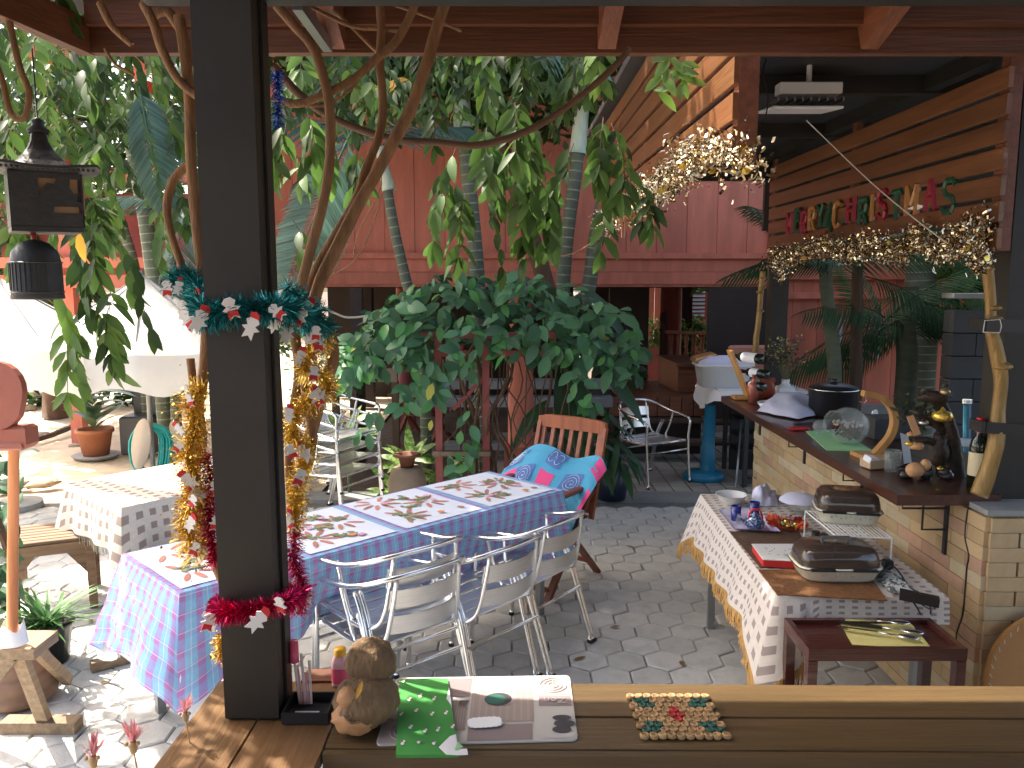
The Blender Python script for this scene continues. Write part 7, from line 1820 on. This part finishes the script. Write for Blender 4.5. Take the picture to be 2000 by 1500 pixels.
# dried pink flowers, bottom left
def dflower(u, v, Y, s_, lab, stem=True):
    c = py(u, v, Y); t = thing("dried_flower", lab, "flower", tuple(c + Vector((0, 0, -.15))), group="dried pink flowers")
    mb = MB()
    for k in range(26):
        a = U(0, 6.28); tl_ = U(.2, 1.3); mb.leaf(c, (cos(a) * tl_, sin(a) * tl_, 1), (-cos(a), -sin(a), .6), s_ * U(.7, 1.1), s_ * .15, .3, -.15)
    mb.build("bracts", pink_fl, t)
    mb = MB(); mb.lathe(c + Vector((0, 0, -s_ * .55)), [(.001, 0), (s_ * .14, s_ * .1), (s_ * .2, s_ * .4), (s_ * .12, s_ * .6)], 8)
    mb.ball(c + Vector((s_ * .25, -.004, s_ * .02)), s_ * .1, 6, 5); mb.ball(c + Vector((-s_ * .25, -.004, -s_ * .02)), s_ * .1, 6, 5); mb.build("calyx", tan_fl, t, smooth=True)
    mb = MB(); mb.tube([c + Vector((0, 0, -s_ * .4)), c + Vector((.004, .01, -.10)), c + Vector((0, .02, -.34))], .0016, 5); mb.build("stalk", tan_fl, t)
dflower(182, 1478, 1.35, .042, "dried pink flower at the bottom edge, lowest of the three by the counter")
dflower(260, 1450, 1.38, .042, "dried pink flower over the pavers, middle one of the three by the counter")
dflower(362, 1392, 1.48, .036, "orange-pink dried flower against the white under-cloth, nearest the steel post")
# ------------------------------------------------------------------ palms
def frond(L, nl, ll, m, w=.022, arch=.35, hang=.5):
    mb = MB(); pts = [Vector((0, L * t_, -arch * L * t_ * t_)) for t_ in [k / 10 for k in range(11)]]
    mb.tube(pts, [.010 * (1 - .08 * k) for k in range(11)], 5)
    for k in range(nl):
        t_ = .08 + .92 * k / nl; p = Vector((0, L * t_, -arch * L * t_ * t_)); d = Vector((0, 1, -2 * arch * t_)).normalized(); l_ = ll * (sin(pi * (.12 + .82 * t_)) ** .6)
        for s_ in (-1, 1):
            mb.leaf(p, (Vector((s_, 0, 0)) * .85 + d * .65 + Vector((0, 0, -hang * .4 + U(-.08, .08)))), (0, 0, 1), l_, w, .15, hang)
    return mb.mesh("frond", m, True)
fr_b = [frond(1.25, 34, .42, palm_b, .026), frond(1.1, 30, .38, palm_b, .026, .6)]
fr_g = [frond(1.3, 34, .42, palm_g, .024, .4), frond(1.15, 32, .40, palm_g, .024, .7)]
def palm(name, lab, pix, Y, r, mt, fronds, fm, zfoot=0.0, rings=True, sheath=None):
    pts = [py(u, v, Y) for u, v in pix]; base = Vector((pts[-1].x, pts[-1].y, zfoot)); pts.append(base)
    t = thing(name, lab, "palm tree", tuple(base))
    sp = spline(pts, 5); mb = MB(); mb.tube(sp, [r * (1 + .25 * i / len(sp)) for i in range(len(sp))], 10); mb.build("trunk", mt, t, smooth=True)
    if rings:
        acc = 0; nxt = .1; mb = MB()
        for i in range(len(sp) - 1):
            seg = (sp[i + 1] - sp[i]).length
            while nxt < acc + seg:
                q = sp[i].lerp(sp[i + 1], (nxt - acc) / seg); d = (sp[i + 1] - sp[i]).normalized(); rr = r * (1 + .25 * i / len(sp)) * 1.03
                mb.tube([q - d * .006, q + d * .006], rr, 10); nxt += .085
            acc += seg
        mb.build("trunk_rings", ring_m, t, kind="stuff")
    if sheath:
        q = [py(u, v, Y) for u, v in sheath]; mb = MB(); mb.tube(spline(q, 3), [r * .9 + r * .55 * i / (3 * (len(q) - 1)) for i in range(3 * (len(q) - 1) + 1)], 10); mb.build("crown_sheath", trunk_p, t, smooth=True)
    for (u, v, Yf, d, s_, k) in fronds: obj_inst("frond", fm[k], t, orient(py(u, v, Yf), d, (0, -.35, 1) if abs(Vector(d).normalized().z) < .9 else (0, -1, 0), s_))
    return t
palm("palm", "slim ringed palm with a pale green neck in front of the red house wall", [(752, 330), (760, 390), (775, 470), (795, 555), (815, 640), (830, 760)], 7.6, .044, trunk_g,
     [(745, 285, 6.8, (-.9, -.3, .5), .9, 0), (750, 285, 6.9, (.3, .5, .9), .9, 1), (752, 285, 7, (.8, .3, .7), .8, 1)], fr_b, sheath=[(742, 285), (748, 320), (755, 350), (760, 372)])
fr_h = frond(1.25, 44, .40, palm_b, .030, .25, .35)
for (u, v, Yf, d, s_, lb) in ((688, 255, 2.85, (-.30, -.05, -.60), .47, "large blue-green palm frond drooping between the vine stems and the red wall"), (272, 168, 3.3, (.10, -.1, -.55), .36, "blue-green palm frond drooping in the leaf curtain left of the steel post")):
    p = py(u, v, Yf); o = obj_inst("palm_frond", fr_h, None, orient(p, d, (.15, -1, .3), s_)); tag(o, lb, "palm frond")
palm("palm", "pale-trunked palm rising behind the vine just left of the photo's centre line", [(895, 90), (902, 160), (905, 240), (915, 350), (925, 450), (932, 540), (940, 700)], 7.6, .062, trunk_g,
     [(895, 70, 6.9, (-.8, -.3, .2), 1, 1), (895, 70, 6.9, (.8, -.2, .2), 1, 1)], fr_b, sheath=[(892, 100), (898, 160), (905, 250)])
palm("palm", "leaning palm trunk passing behind the vine in the photo's centre", [(1140, 160), (1132, 240), (1125, 330), (1108, 460), (1100, 560), (1098, 700)], 7.6, .057, trunk_g, [(1150, 80, 7, (.7, -.2, .2), 1, 0), (1150, 80, 7, (-.5, .2, .6), 1, 1)], fr_b, sheath=[(1143, 150), (1135, 230), (1128, 300)])
palm("palm", "right-leaning grey-green palm trunk beside the slat screen", [(1235, 110), (1205, 250), (1180, 380), (1162, 470), (1150, 560), (1120, 680), (1095, 800)], 7.6, .060, trunk_g, [(1240, 60, 7, (.7, .3, .5), 1, 0)], fr_b, sheath=[(1238, 100), (1220, 160), (1205, 215)])
palm("palm", "ringed palm trunk left of the parasol's peak at upper left", [(262, 180), (255, 260), (268, 330), (285, 430), (300, 540), (312, 650), (318, 760), (325, 840)], 8.3, .068, trunk_g,
     [(262, 170, 8, (-.6, -.5, .2), .9, 0), (262, 170, 8, (.5, -.4, -.2), .9, 0), (262, 165, 8, (.7, 0, .6), .9, 1)], fr_b)
palm("palm", "second slim palm trunk right of the ringed one at upper left", [(330, 430), (335, 520), (338, 620), (342, 740), (345, 840)], 8.2, .045, trunk_g, [(372, 400, 8, (-.1, -.6, -.7), .9, 0), (350, 400, 8, (.5, -.5, -.1), .8, 1), (335, 400, 8, (-.6, -.4, .3), .8, 1)], fr_b)
palm("palm", "thin dark palm trunk farthest left behind the leaf curtain", [(180, 250), (205, 340), (235, 430), (262, 520), (275, 620), (285, 780)], 9.2, .05, trunk_g, [(170, 230, 9, (-.8, -.3, .2), 1, 1), (175, 230, 9, (.8, -.3, .2), 1, 1), (175, 230, 9, (.2, -.7, .6), 1, 0)], fr_g)
kf = []
for k in range(10):
    a = radians(-15 + 22 * k); kf.append((1745 + 30 * cos(a * 2), 620 + (k % 3) * 15, 7.6, (cos(a), -.35 + .2 * (k % 3), .30 * sin(a * 1.3) + .12), .80, k % 2))
palm("palm", "dark feathery palm filling the space behind the bar ornaments", [(1775, 560), (1768, 640), (1772, 700), (1768, 780)], 7.6, .085, trunk_g, kf, fr_g, rings=False)
kf = [(1610 + 8 * k, 520, 7.2, (cos(1.1 * k), -.4, .5 + .3 * sin(k)), .75, k % 2) for k in range(5)]
palm("palm", "green palm trunk left of centre in the opening behind the bar", [(1610, 480), (1614, 560), (1622, 640), (1630, 740)], 7.2, .052, trunk_g, kf, fr_g, rings=False)
palm("palm", "brownish palm trunk right of the green one behind the black cooking pot", [(1676, 480), (1674, 580), (1672, 680), (1672, 740)], 7.3, .047, old_wood, [(1676, 470, 7.3, (.8, -.4, .2), .8, 0), (1676, 470, 7.3, (-.8, -.4, .3), .8, 1), (1690, 540, 7.3, (.9, -.4, -.2), .7, 0)], fr_g, rings=False)
palm("palm", "thick grey palm trunk behind the tinsel near the right post", [(1800, 480), (1798, 560), (1800, 640)], 8.6, .14, trunk_g, [(1800, 480, 8.4, (.8, -.4, .0), .9, 0), (1810, 560, 8.2, (.8, -.5, -.2), .8, 1), (1790, 560, 8.2, (-.8, -.5, -.1), .8, 1), (1880, 560, 8.0, (.3, -.6, -.2), .8, 0)], fr_g)

# ------------------------------------------------------------------ garden trees and hedges (background)
def crown_tree(name, lab, base, h, crown_c, rad, n, lm, lsz=.14, cat="tree", grp=None, mt=bark_d, via=None):
    t = thing(name, lab, cat, tuple(base), group=grp)
    mb = MB(); top = Vector(crown_c)
    mb.tube(spline([base, via or ((Vector(base) + top) / 2 + Vector((.1, 0, 0))), top], 4), [h * .03 * (1 - .07 * k) for k in range(9)], 8)
    for k in range(7):
        a = k * .9; e = top + Vector((rad[0] * .6 * cos(a), rad[1] * .6 * sin(a), rad[2] * .4 * sin(k * 2)))
        mb.tube([top - Vector((0, 0, rad[2] * .6)), (top + e) / 2 + Vector((0, 0, .1)), e], [h * .014, h * .01, h * .004], 5)
    mb.build("trunk", mt, t, smooth=True)
    mb = MB(); cl_ = []
    for k in range(int(n / 40)):
        d = Vector((random.gauss(0, 1), random.gauss(0, 1), random.gauss(0, 1))).normalized() * (random.random() ** .4)
        cl_.append(top + Vector((d.x * rad[0], d.y * rad[1], d.z * rad[2])))
    for c in cl_:
        r0 = U(.25, .5) * min(rad) * .8
        for k in range(40):
            p = c + Vector((random.gauss(0, 1), random.gauss(0, 1), random.gauss(0, .8))) * r0 * .5
            L = lsz * U(.6, 1.3); d = Vector((U(-1, 1), U(-1, 1), U(-1, .4))).normalized(); x = d.cross(Vector((U(-1, 1), U(-1, 1), 1))).normalized() * L * .28
            mb.add([p, p + d * L * .5 + x, p + d * L, p + d * L * .5 - x], [(0, 1, 2, 3)])
    mb.build("crown", lm, t, kind='stuff'); return t
# trees round the house; crowns over the court are unseen, placed to block sun
G_ = "trees behind the house and yard"
crown_tree("garden_tree", "broad green tree behind the parasols at the far left of the yard", (-6.5, 11.5, 0), 6, (-6.3, 11.2, 4.2), (2.2, 1.6, 2.6), 5200, leaf_bg, .20)
crown_tree("garden_tree", "tall green tree behind the ringed palm at upper left", (-4.0, 12.5, 0), 7, (-3.9, 12.0, 4.6), (2.0, 1.4, 2.8), 5200, leaf_bg, .20)
crown_tree("garden_tree", "leafy tree reaching over the court from above the left vine curtain", (-5.4, 6.4, 0), 5, (-3.1, 5.5, 4.7), (1.5, 1.5, .7), 7000, leaf_bg, .17, via=(-5.0, 6.3, 3.0))
crown_tree("garden_tree", "spreading tree whose leaves shade the middle of the court", (-2.55, 7.8, 0), 6, (-2.2, 7.3, 5.3), (1.8, 1.5, .8), 8000, leaf_bg, .17, via=(-2.5, 7.6, 3.2))
crown_tree("garden_tree", "small tree with low foliage before the red wall behind the vine", (.8, 8.4, 0), 4, (-.4, 7.9, 4.05), (2.7, .7, .75), 7500, leaf_bg, .14)
crown_tree("garden_tree", "thin-leaved tree with an unseen crown, added to shade the buffet and paving", (-2.6, 8.6, 0), 6, (-1.2, 5.0, 5.0), (1.7, 1.2, .5), 5000, leaf_bg, .15, via=(-2.5, 8.3, 4.2))  # crown added to keep sun patches off the buffet cloth
crown_tree("garden_tree", "dark tree behind the kiosk's palms at the right", (4.5, 12.5, 0), 5, (4.6, 12.0, 3.0), (3.0, 1.2, 2.0), 3600, leaf_bg, .22)
crown_tree("garden_tree", "bright green tree seen between kiosk palm fronds near the right post", (5.6, 8.9, 0), 4, (5.2, 8.3, 2.4), (1.2, .8, 1.2), 3000, leaf_y, .18)
crown_tree("hedge_bush", "bright clipped hedge glimpsed in front of the far louvred cabin", (2.95, 12.4, 0), 1.2, (3.0, 12.4, 1.05), (.9, .4, .38), 2200, leaf_y, .09, cat="hedge")
crown_tree("hedge_bush", "sunlit bush seen under the house left of the dark column", (1.6, 13.5, 0), 1.4, (1.7, 13.5, 1.2), (.6, .5, .8), 1600, leaf_y, .10, cat="hedge")
crown_tree("dark_shrubbery", "dark shrubbery in the shade beyond the house's underside", (-1.5, 14.2, 0), 1.6, (-1.2, 14.2, 1.0), (3.2, .6, 1.2), 4200, leaf_d, .16, cat="shrubbery")
crown_tree("dark_shrubbery", "shaded shrubbery along the yard's far left edge below the vine", (-7.5, 12.8, 0), 1.6, (-6.6, 12.8, .9), (3.6, .6, 1.1), 3200, leaf_bg, .18, cat="shrubbery")
# bench planks and low things under the house
t = thing("low_bench", "weathered long plank bench in the shade under the house, behind the trellis", "bench", (.2, 8.9, 0))
for (v, m_, hh) in ((752, concrete, .09), (784, mat("pale_ledge", (.30, .30, .31), rough=.7), .10), (828, old_wood, .10), (862, mat("pale_ledge", (.55, .56, .58)), .06)):
    q0 = py(960, v, 9.0); q1 = py(1195, v, 9.0); mb = MB(); mb.bbox((q0.x - .5, 9.0 + (v - 750) * -.003, q0.z - hh / 2), (q1.x, 9.25 + (v - 750) * -.003, q0.z + hh / 2)); mb.build("plank", m_, t)
for u in (900, 1180):
    q = py(u, 780, 9.1); mb = MB(); mb.bbox((q.x - .04, 9.05, 0), (q.x + .04, 9.12, .62)); mb.build("leg", old_wood, t)
t = thing("counter_rail", "wide tan timber rail in the shade behind the stacked aluminium chairs", "rail", tuple(pz(700, 900, 0)))
q0, q1 = py(640, 734, 8.4), py(775, 734, 8.4); mb = MB(); mb.bbox((q0.x - .1, 8.4, q0.z - .065), (q1.x, 8.5, q0.z + .065)); mb.build("board", mat("tan_board", (.26, .20, .13), rough=.7, var=.15), t)
for u in (655, 690, 772): q = py(u, 760, 8.45); mb = MB(); mb.bbox((q.x - .035, 8.42, 0), (q.x + .035, 8.49, q0.z - .066)); mb.build("leg", old_wood, t)
mb = MB(); mb.bbox((py(668, 0, 8.6).x, 8.6, .0), (py(692, 0, 8.6).x, 8.7, 1.86)); one(mb, "dark_pillar", dark_in, "dark square pillar under the house behind the tan rail", "pillar", (py(680, 0, 8.6).x, 8.65, 0))
mb = MB(); mb.tube(spline([py(625, 598, 8.3), py(655, 612, 8.3), py(680, 620, 8.3), py(720, 616, 8.3), py(760, 600, 8.3)], 4), .012, 6); one(mb, "hanging_rope", rope_m, "pale rope slung under the house floor, right of the teal tinsel", "rope", tuple(py(680, 620, 8.3)), smooth=True)
mb = MB(); q = pz(1190, 965, 0); mb.lathe((q.x, 7.2, 0), [(.001, 0), (.13, 0), (.16, .30), (.15, .30), (.001, .26)], 18); one(mb, "dark_planter", mat("navy_pot", (.02, .03, .06), rough=.4), "dark blue planter pot behind the wooden armchair's right side", "pot", (q.x, 7.2, 0), smooth=True)

# fallen leaves on the court paving
fm_ = [leafmesh("fallen_leaf", mat("brown_fallen_leaf", (.22, .13, .05), rough=.8), .07, .028, .3, -.1), leafmesh("fallen_leaf", yellow_leaf, .06, .026, .3, -.1)]
rf = random.Random(21)
fl_ = [(1240, 1070, "lone brown leaf on the paving right of the wooden armchair"), (1330, 1290, "brown fallen leaf on the paving just above the counter's straw mat"), (1190, 1225, "fallen leaf beside the right-hand chair's rear foot"), (1300, 1010, "fallen leaf near the concrete strip in front of the lone chair"), (420, 1330, "fallen leaf below the plaid cloth's near corner"), (215, 1330, "yellow fallen leaf left of the table leg"), (1120, 1290, "fallen leaf between the near chairs' rear feet"), (180, 1210, "fallen leaf on the sun patches beside the larger stool")]
for k, (u, v, lb) in enumerate(fl_):
    p = pz(u, v, .004); o = obj_inst("fallen_leaf", fm_[1 if k in (5,) else 0], None, orient(p, (rf.uniform(-1, 1), rf.uniform(-1, 1), 0), (0, 0, 1), rf.uniform(.8, 1.1))); tag(o, lb, "leaf", "fallen leaves on the paving")

# ================================================================== TINSEL
def tinsel(name, pts, m, rad, dens, lab, w_=.0017, charms=0, core=True, seedc=None, discs=0, Yjit=0.0, hs=.024):
    t = thing(name, lab, "tinsel garland", tuple(pts[0])); sp = spline(pts, 8); mb = MB()
    L = sum((sp[i + 1] - sp[i]).length for i in range(len(sp) - 1)); n = int(L * dens * 1.5)
    cum = [0]
    for i in range(len(sp) - 1): cum.append(cum[-1] + (sp[i + 1] - sp[i]).length)
    def at(s):
        for i in range(len(cum) - 1):
            if s <= cum[i + 1]: k = (s - cum[i]) / max(1e-6, cum[i + 1] - cum[i]); return sp[i].lerp(sp[i + 1], k), (sp[i + 1] - sp[i]).normalized()
        return sp[-1], (sp[-1] - sp[-2]).normalized()
    if m is silver_f:
        for k in range(int(n * .42)):
            s0 = U(0, L); p, d = at(s0); rr = rad * (.75 + .35 * sin(s0 * 23) + .25 * sin(s0 * 57 + 1)); q = p + Vector((random.gauss(0, 1), random.gauss(0, 1), random.gauss(0, 1))) * rr * .55
            a_ = Vector((U(-1, 1), U(-1, 1), U(-1, 1))).normalized(); b_ = a_.orthogonal().normalized(); b_ = (b_ * cos(k) + a_.cross(b_) * sin(k)); l_ = U(.012, .034); w2 = U(.0022, .0045)
            c_ = a_.cross(b_) * l_ * .25; mb.add([q - a_ * l_ * .5 - b_ * w2, q - a_ * l_ * .5 + b_ * w2, q + c_ + b_ * w2, q + c_ - b_ * w2, q + a_ * l_ * .5 + b_ * w2 * .6, q + a_ * l_ * .5 - b_ * w2 * .6], [(0, 1, 2, 3), (3, 2, 4, 5)])
        n = 0
    for k in range(n):
        p, d = at(U(0, L)); v = Vector((random.gauss(0, 1), random.gauss(0, 1), random.gauss(0, 1))); v = (v - d * v.dot(d) * .6).normalized()
        l_ = rad * U(.55, 1.15); x = v.cross(d + Vector((U(-1, 1), U(-1, 1), U(-1, 1))) * .8).normalized() * w_ * .5; e = p + v * l_ + Vector((0, 0, -l_ * .12)); md = p + v * l_ * .5 + d * U(-.1, .1) * l_
        mb.add([p - x, p + x, md + x, md - x, e + x * .5, e - x * .5], [(0, 1, 2, 3), (3, 2, 4, 5)])
    if m is gold_f:
        for k in range(int(n * .3)):
            p, d = at(U(0, L)); q = p + Vector((random.gauss(0, 1), random.gauss(0, 1), random.gauss(0, 1))) * rad * .55
            a_ = Vector((U(-1, 1), U(-1, 1), U(-1, 1))).normalized(); b_ = a_.orthogonal().normalized(); s_ = U(.0015, .004)
            mb.add([q - a_ * s_, q + b_ * s_, q + a_ * s_, q - b_ * s_], [(0, 1, 2, 3)])
    mb.build("foil_strands", m, t, kind='stuff')
    if core: mb = MB(); mb.tube(sp, .0022, 4); mb.build("wire_core", m, t)
    for k in range(discs):
        p, d = at(U(0, L)); q = p + Vector((U(-1, 1), -abs(U(.2, 1)), U(-1.2, .5))) * rad * .9; mb = MB(); mb.lathe(q, [(.001, -.0006), (U(.009, .014), -.0004), (.012, .0004), (.001, .0006)], 10, R=rot(U(.6, 2), U(-.6, .6), U(-.5, .5))); mb.build("foil_disc", gold_disc, t)
    for k in range(charms):
        p, d = at(L * (k + .5 + U(-.3, .3)) / charms); q = p + Vector((U(-1, 1) * .8, -abs(U(.5, 1)), U(-1.1, .2))) * rad; s_ = hs * U(.85, 1.2); R = rot(U(-.3, .3), U(-.9, .9), U(-.5, .5))
        mb = MB(); mb.mi(0); M = Matrix.Translation(q) @ (R @ rot(pi / 2, 0, 0)).to_4x4()
        mb.prism([(x * s_, y * s_) for x, y in ((-.55, 0), (-.25, .2), (-.45, .5), (-.2, .75), (.2, .75), (.42, .5), (.25, .2), (.6, .05), (.3, -.15), (.35, -.7), (.05, -.45), (-.3, -.7), (-.25, -.15))], s_ * .12, M)
        mb.mi(1); mb.prism([(x * s_, y * s_) for x, y in ((-.3, .72), (.3, .72), (.22, 1.0), (.0, 1.12), (-.35, 1.02))] if k % 2 else [(x * s_, y * s_) for x, y in ((-.3, -.05), (.32, -.05), (.38, -.55), (.05, -.4), (-.32, -.6))], s_ * .16, M @ Matrix.Translation((0, 0, -s_ * .02)))
        mb.build("felt_charm", [white_f, red_m], t)
    return t
Yt = 1.60
tinsel("tinsel_garland", [py(338, 540, 1.78), py(350, 552, 1.76), py(368, 540, 1.76), py(392, 575, 1.70), py(400, 610, 1.56), py(450, 605, 1.525), py(520, 600, 1.53), py(560, 605, 1.60), py(600, 622, 1.74), py(640, 640, 1.82)], teal_f, .036, 5200, "teal tinsel garland wound round the steel post with white and red charms", charms=17, hs=.026)
tinsel("tinsel_garland", [py(560, 560, 1.72), py(590, 590, 1.76), py(625, 610, 1.8)], teal_f, .035, 4200, "short teal tinsel tuft on the vine stems right of the steel post", charms=4)
tinsel("tinsel_garland", [py(395, 755, 1.76), py(372, 790, 1.74), py(384, 840, 1.74), py(364, 885, 1.72), py(380, 930, 1.72), py(372, 990, 1.72), py(366, 1040, 1.72), py(385, 1082, 1.72)], gold_f, .040, 4600, "thick gold tinsel on the vine stem left of the steel post", charms=7, hs=.024)
tinsel("tinsel_garland", [py(640, 655, 1.84), py(612, 690, 1.8), py(590, 720, 1.78), py(630, 735, 1.82), py(640, 770, 1.82), py(590, 790, 1.78), py(572, 850, 1.78), py(600, 880, 1.8), py(580, 950, 1.76), py(575, 1010, 1.74), py(575, 1040, 1.74)], gold_f, .032, 4200, "looping gold tinsel on the twisted stems right of the steel post", charms=11, hs=.026)
tinsel("tinsel_garland", [py(398, 885, 1.76), py(412, 935, 1.74), py(408, 1000, 1.74), py(415, 1060, 1.74), py(418, 1100, 1.74)], mag_f, .028, 4600, "magenta tinsel hanging down left of the steel post", charms=4)
tinsel("tinsel_garland", [py(430, 1180, 1.70), py(432, 1190, 1.56), py(460, 1195, 1.525), py(520, 1185, 1.525), py(560, 1175, 1.535), py(585, 1160, 1.64)], mag_f, .027, 6000, "magenta tinsel ring around the steel post's lower half with white charms", charms=6, hs=.026)
tinsel("tinsel_garland", [py(578, 1040, 1.72), py(572, 1085, 1.70), py(585, 1130, 1.70), py(595, 1150, 1.70), py(582, 1200, 1.68)], mag_f, .026, 4800, "short magenta tinsel hanging right of the steel post above the straws", charms=5, hs=.024)
tinsel("tinsel_garland", [py(432, 1240, 1.72), py(430, 1290, 1.72)], gold_f, .022, 3600, "tuft of gold tinsel low on the left of the steel post")
bt_ = mat("blue_tinsel_foil", (.05, .12, .45), rough=.25, metal=.8, island=.4)
tinsel("tinsel_garland", [py(540, 140, 1.74), py(545, 190, 1.72), py(540, 250, 1.74)], bt_, .018, 2600, "bit of blue and silver tinsel high on the steel post's right side")
zk = 2.10
pts = [py(1515, 500, 5.7), py(1535, 505, 5.4), py(1570, 488, 4.95), py(1620, 480, 4.5), py(1660, 495, 4.2), py(1700, 475, 3.95), py(1715, 465, 3.9), py(1745, 500, 3.7), py(1785, 460, 3.6), py(1800, 470, 3.5), py(1835, 500, 3.4), py(1875, 455, 3.25), py(1915, 440, 3.15), py(1905, 490, 3.15), py(1925, 510, 3.12)]
tinsel("tinsel_garland", pts, silver_f, .055, 3600, "champagne tinsel swag along the bottom of the lettered slat screen", w_=.0028, discs=22)
tinsel("tinsel_garland", [py(1915, 430, 3.1), py(1900, 480, 3.1), py(1912, 530, 3.12)], silver_f, .05, 3600, "champagne tinsel tail hanging by the right-hand black post", w_=.0028, discs=3)
tinsel("tinsel_garland", [py(1512, 500, 5.6), py(1520, 530, 5.6), py(1530, 545, 5.6)], silver_f, .06, 3200, "champagne tinsel tail by the far black post", w_=.004)
tinsel("tinsel_garland", [py(1180, 435, 5.7), py(1200, 420, 5.0), py(1240, 395, 4.1), py(1285, 370, 3.4), py(1320, 345, 3.0), py(1345, 310, 2.8), py(1385, 295, 2.55), py(1420, 300, 2.45), py(1452, 320, 2.38), py(1465, 300, 2.36)], silver_f, .062, 4200, "bright champagne tinsel along the lower edge of the sunlit slat screen", w_=.0030, discs=30)
mb = MB(); st = []
for k in range(26):
    p = py(1210 + k * 2.7, 405 - k * .8, 4.2); mb.tube([p, p + Vector((0, 0, -U(.07, .16)))], .003, 4)
one(mb, "bead_fringe", mat("copper_bead", (.45, .22, .12), rough=.35, metal=.5, island=.2), "fringe of copper-coloured threads hanging between the two tinsel bunches", "fringe", tuple(py(1245, 395, 4.2)))
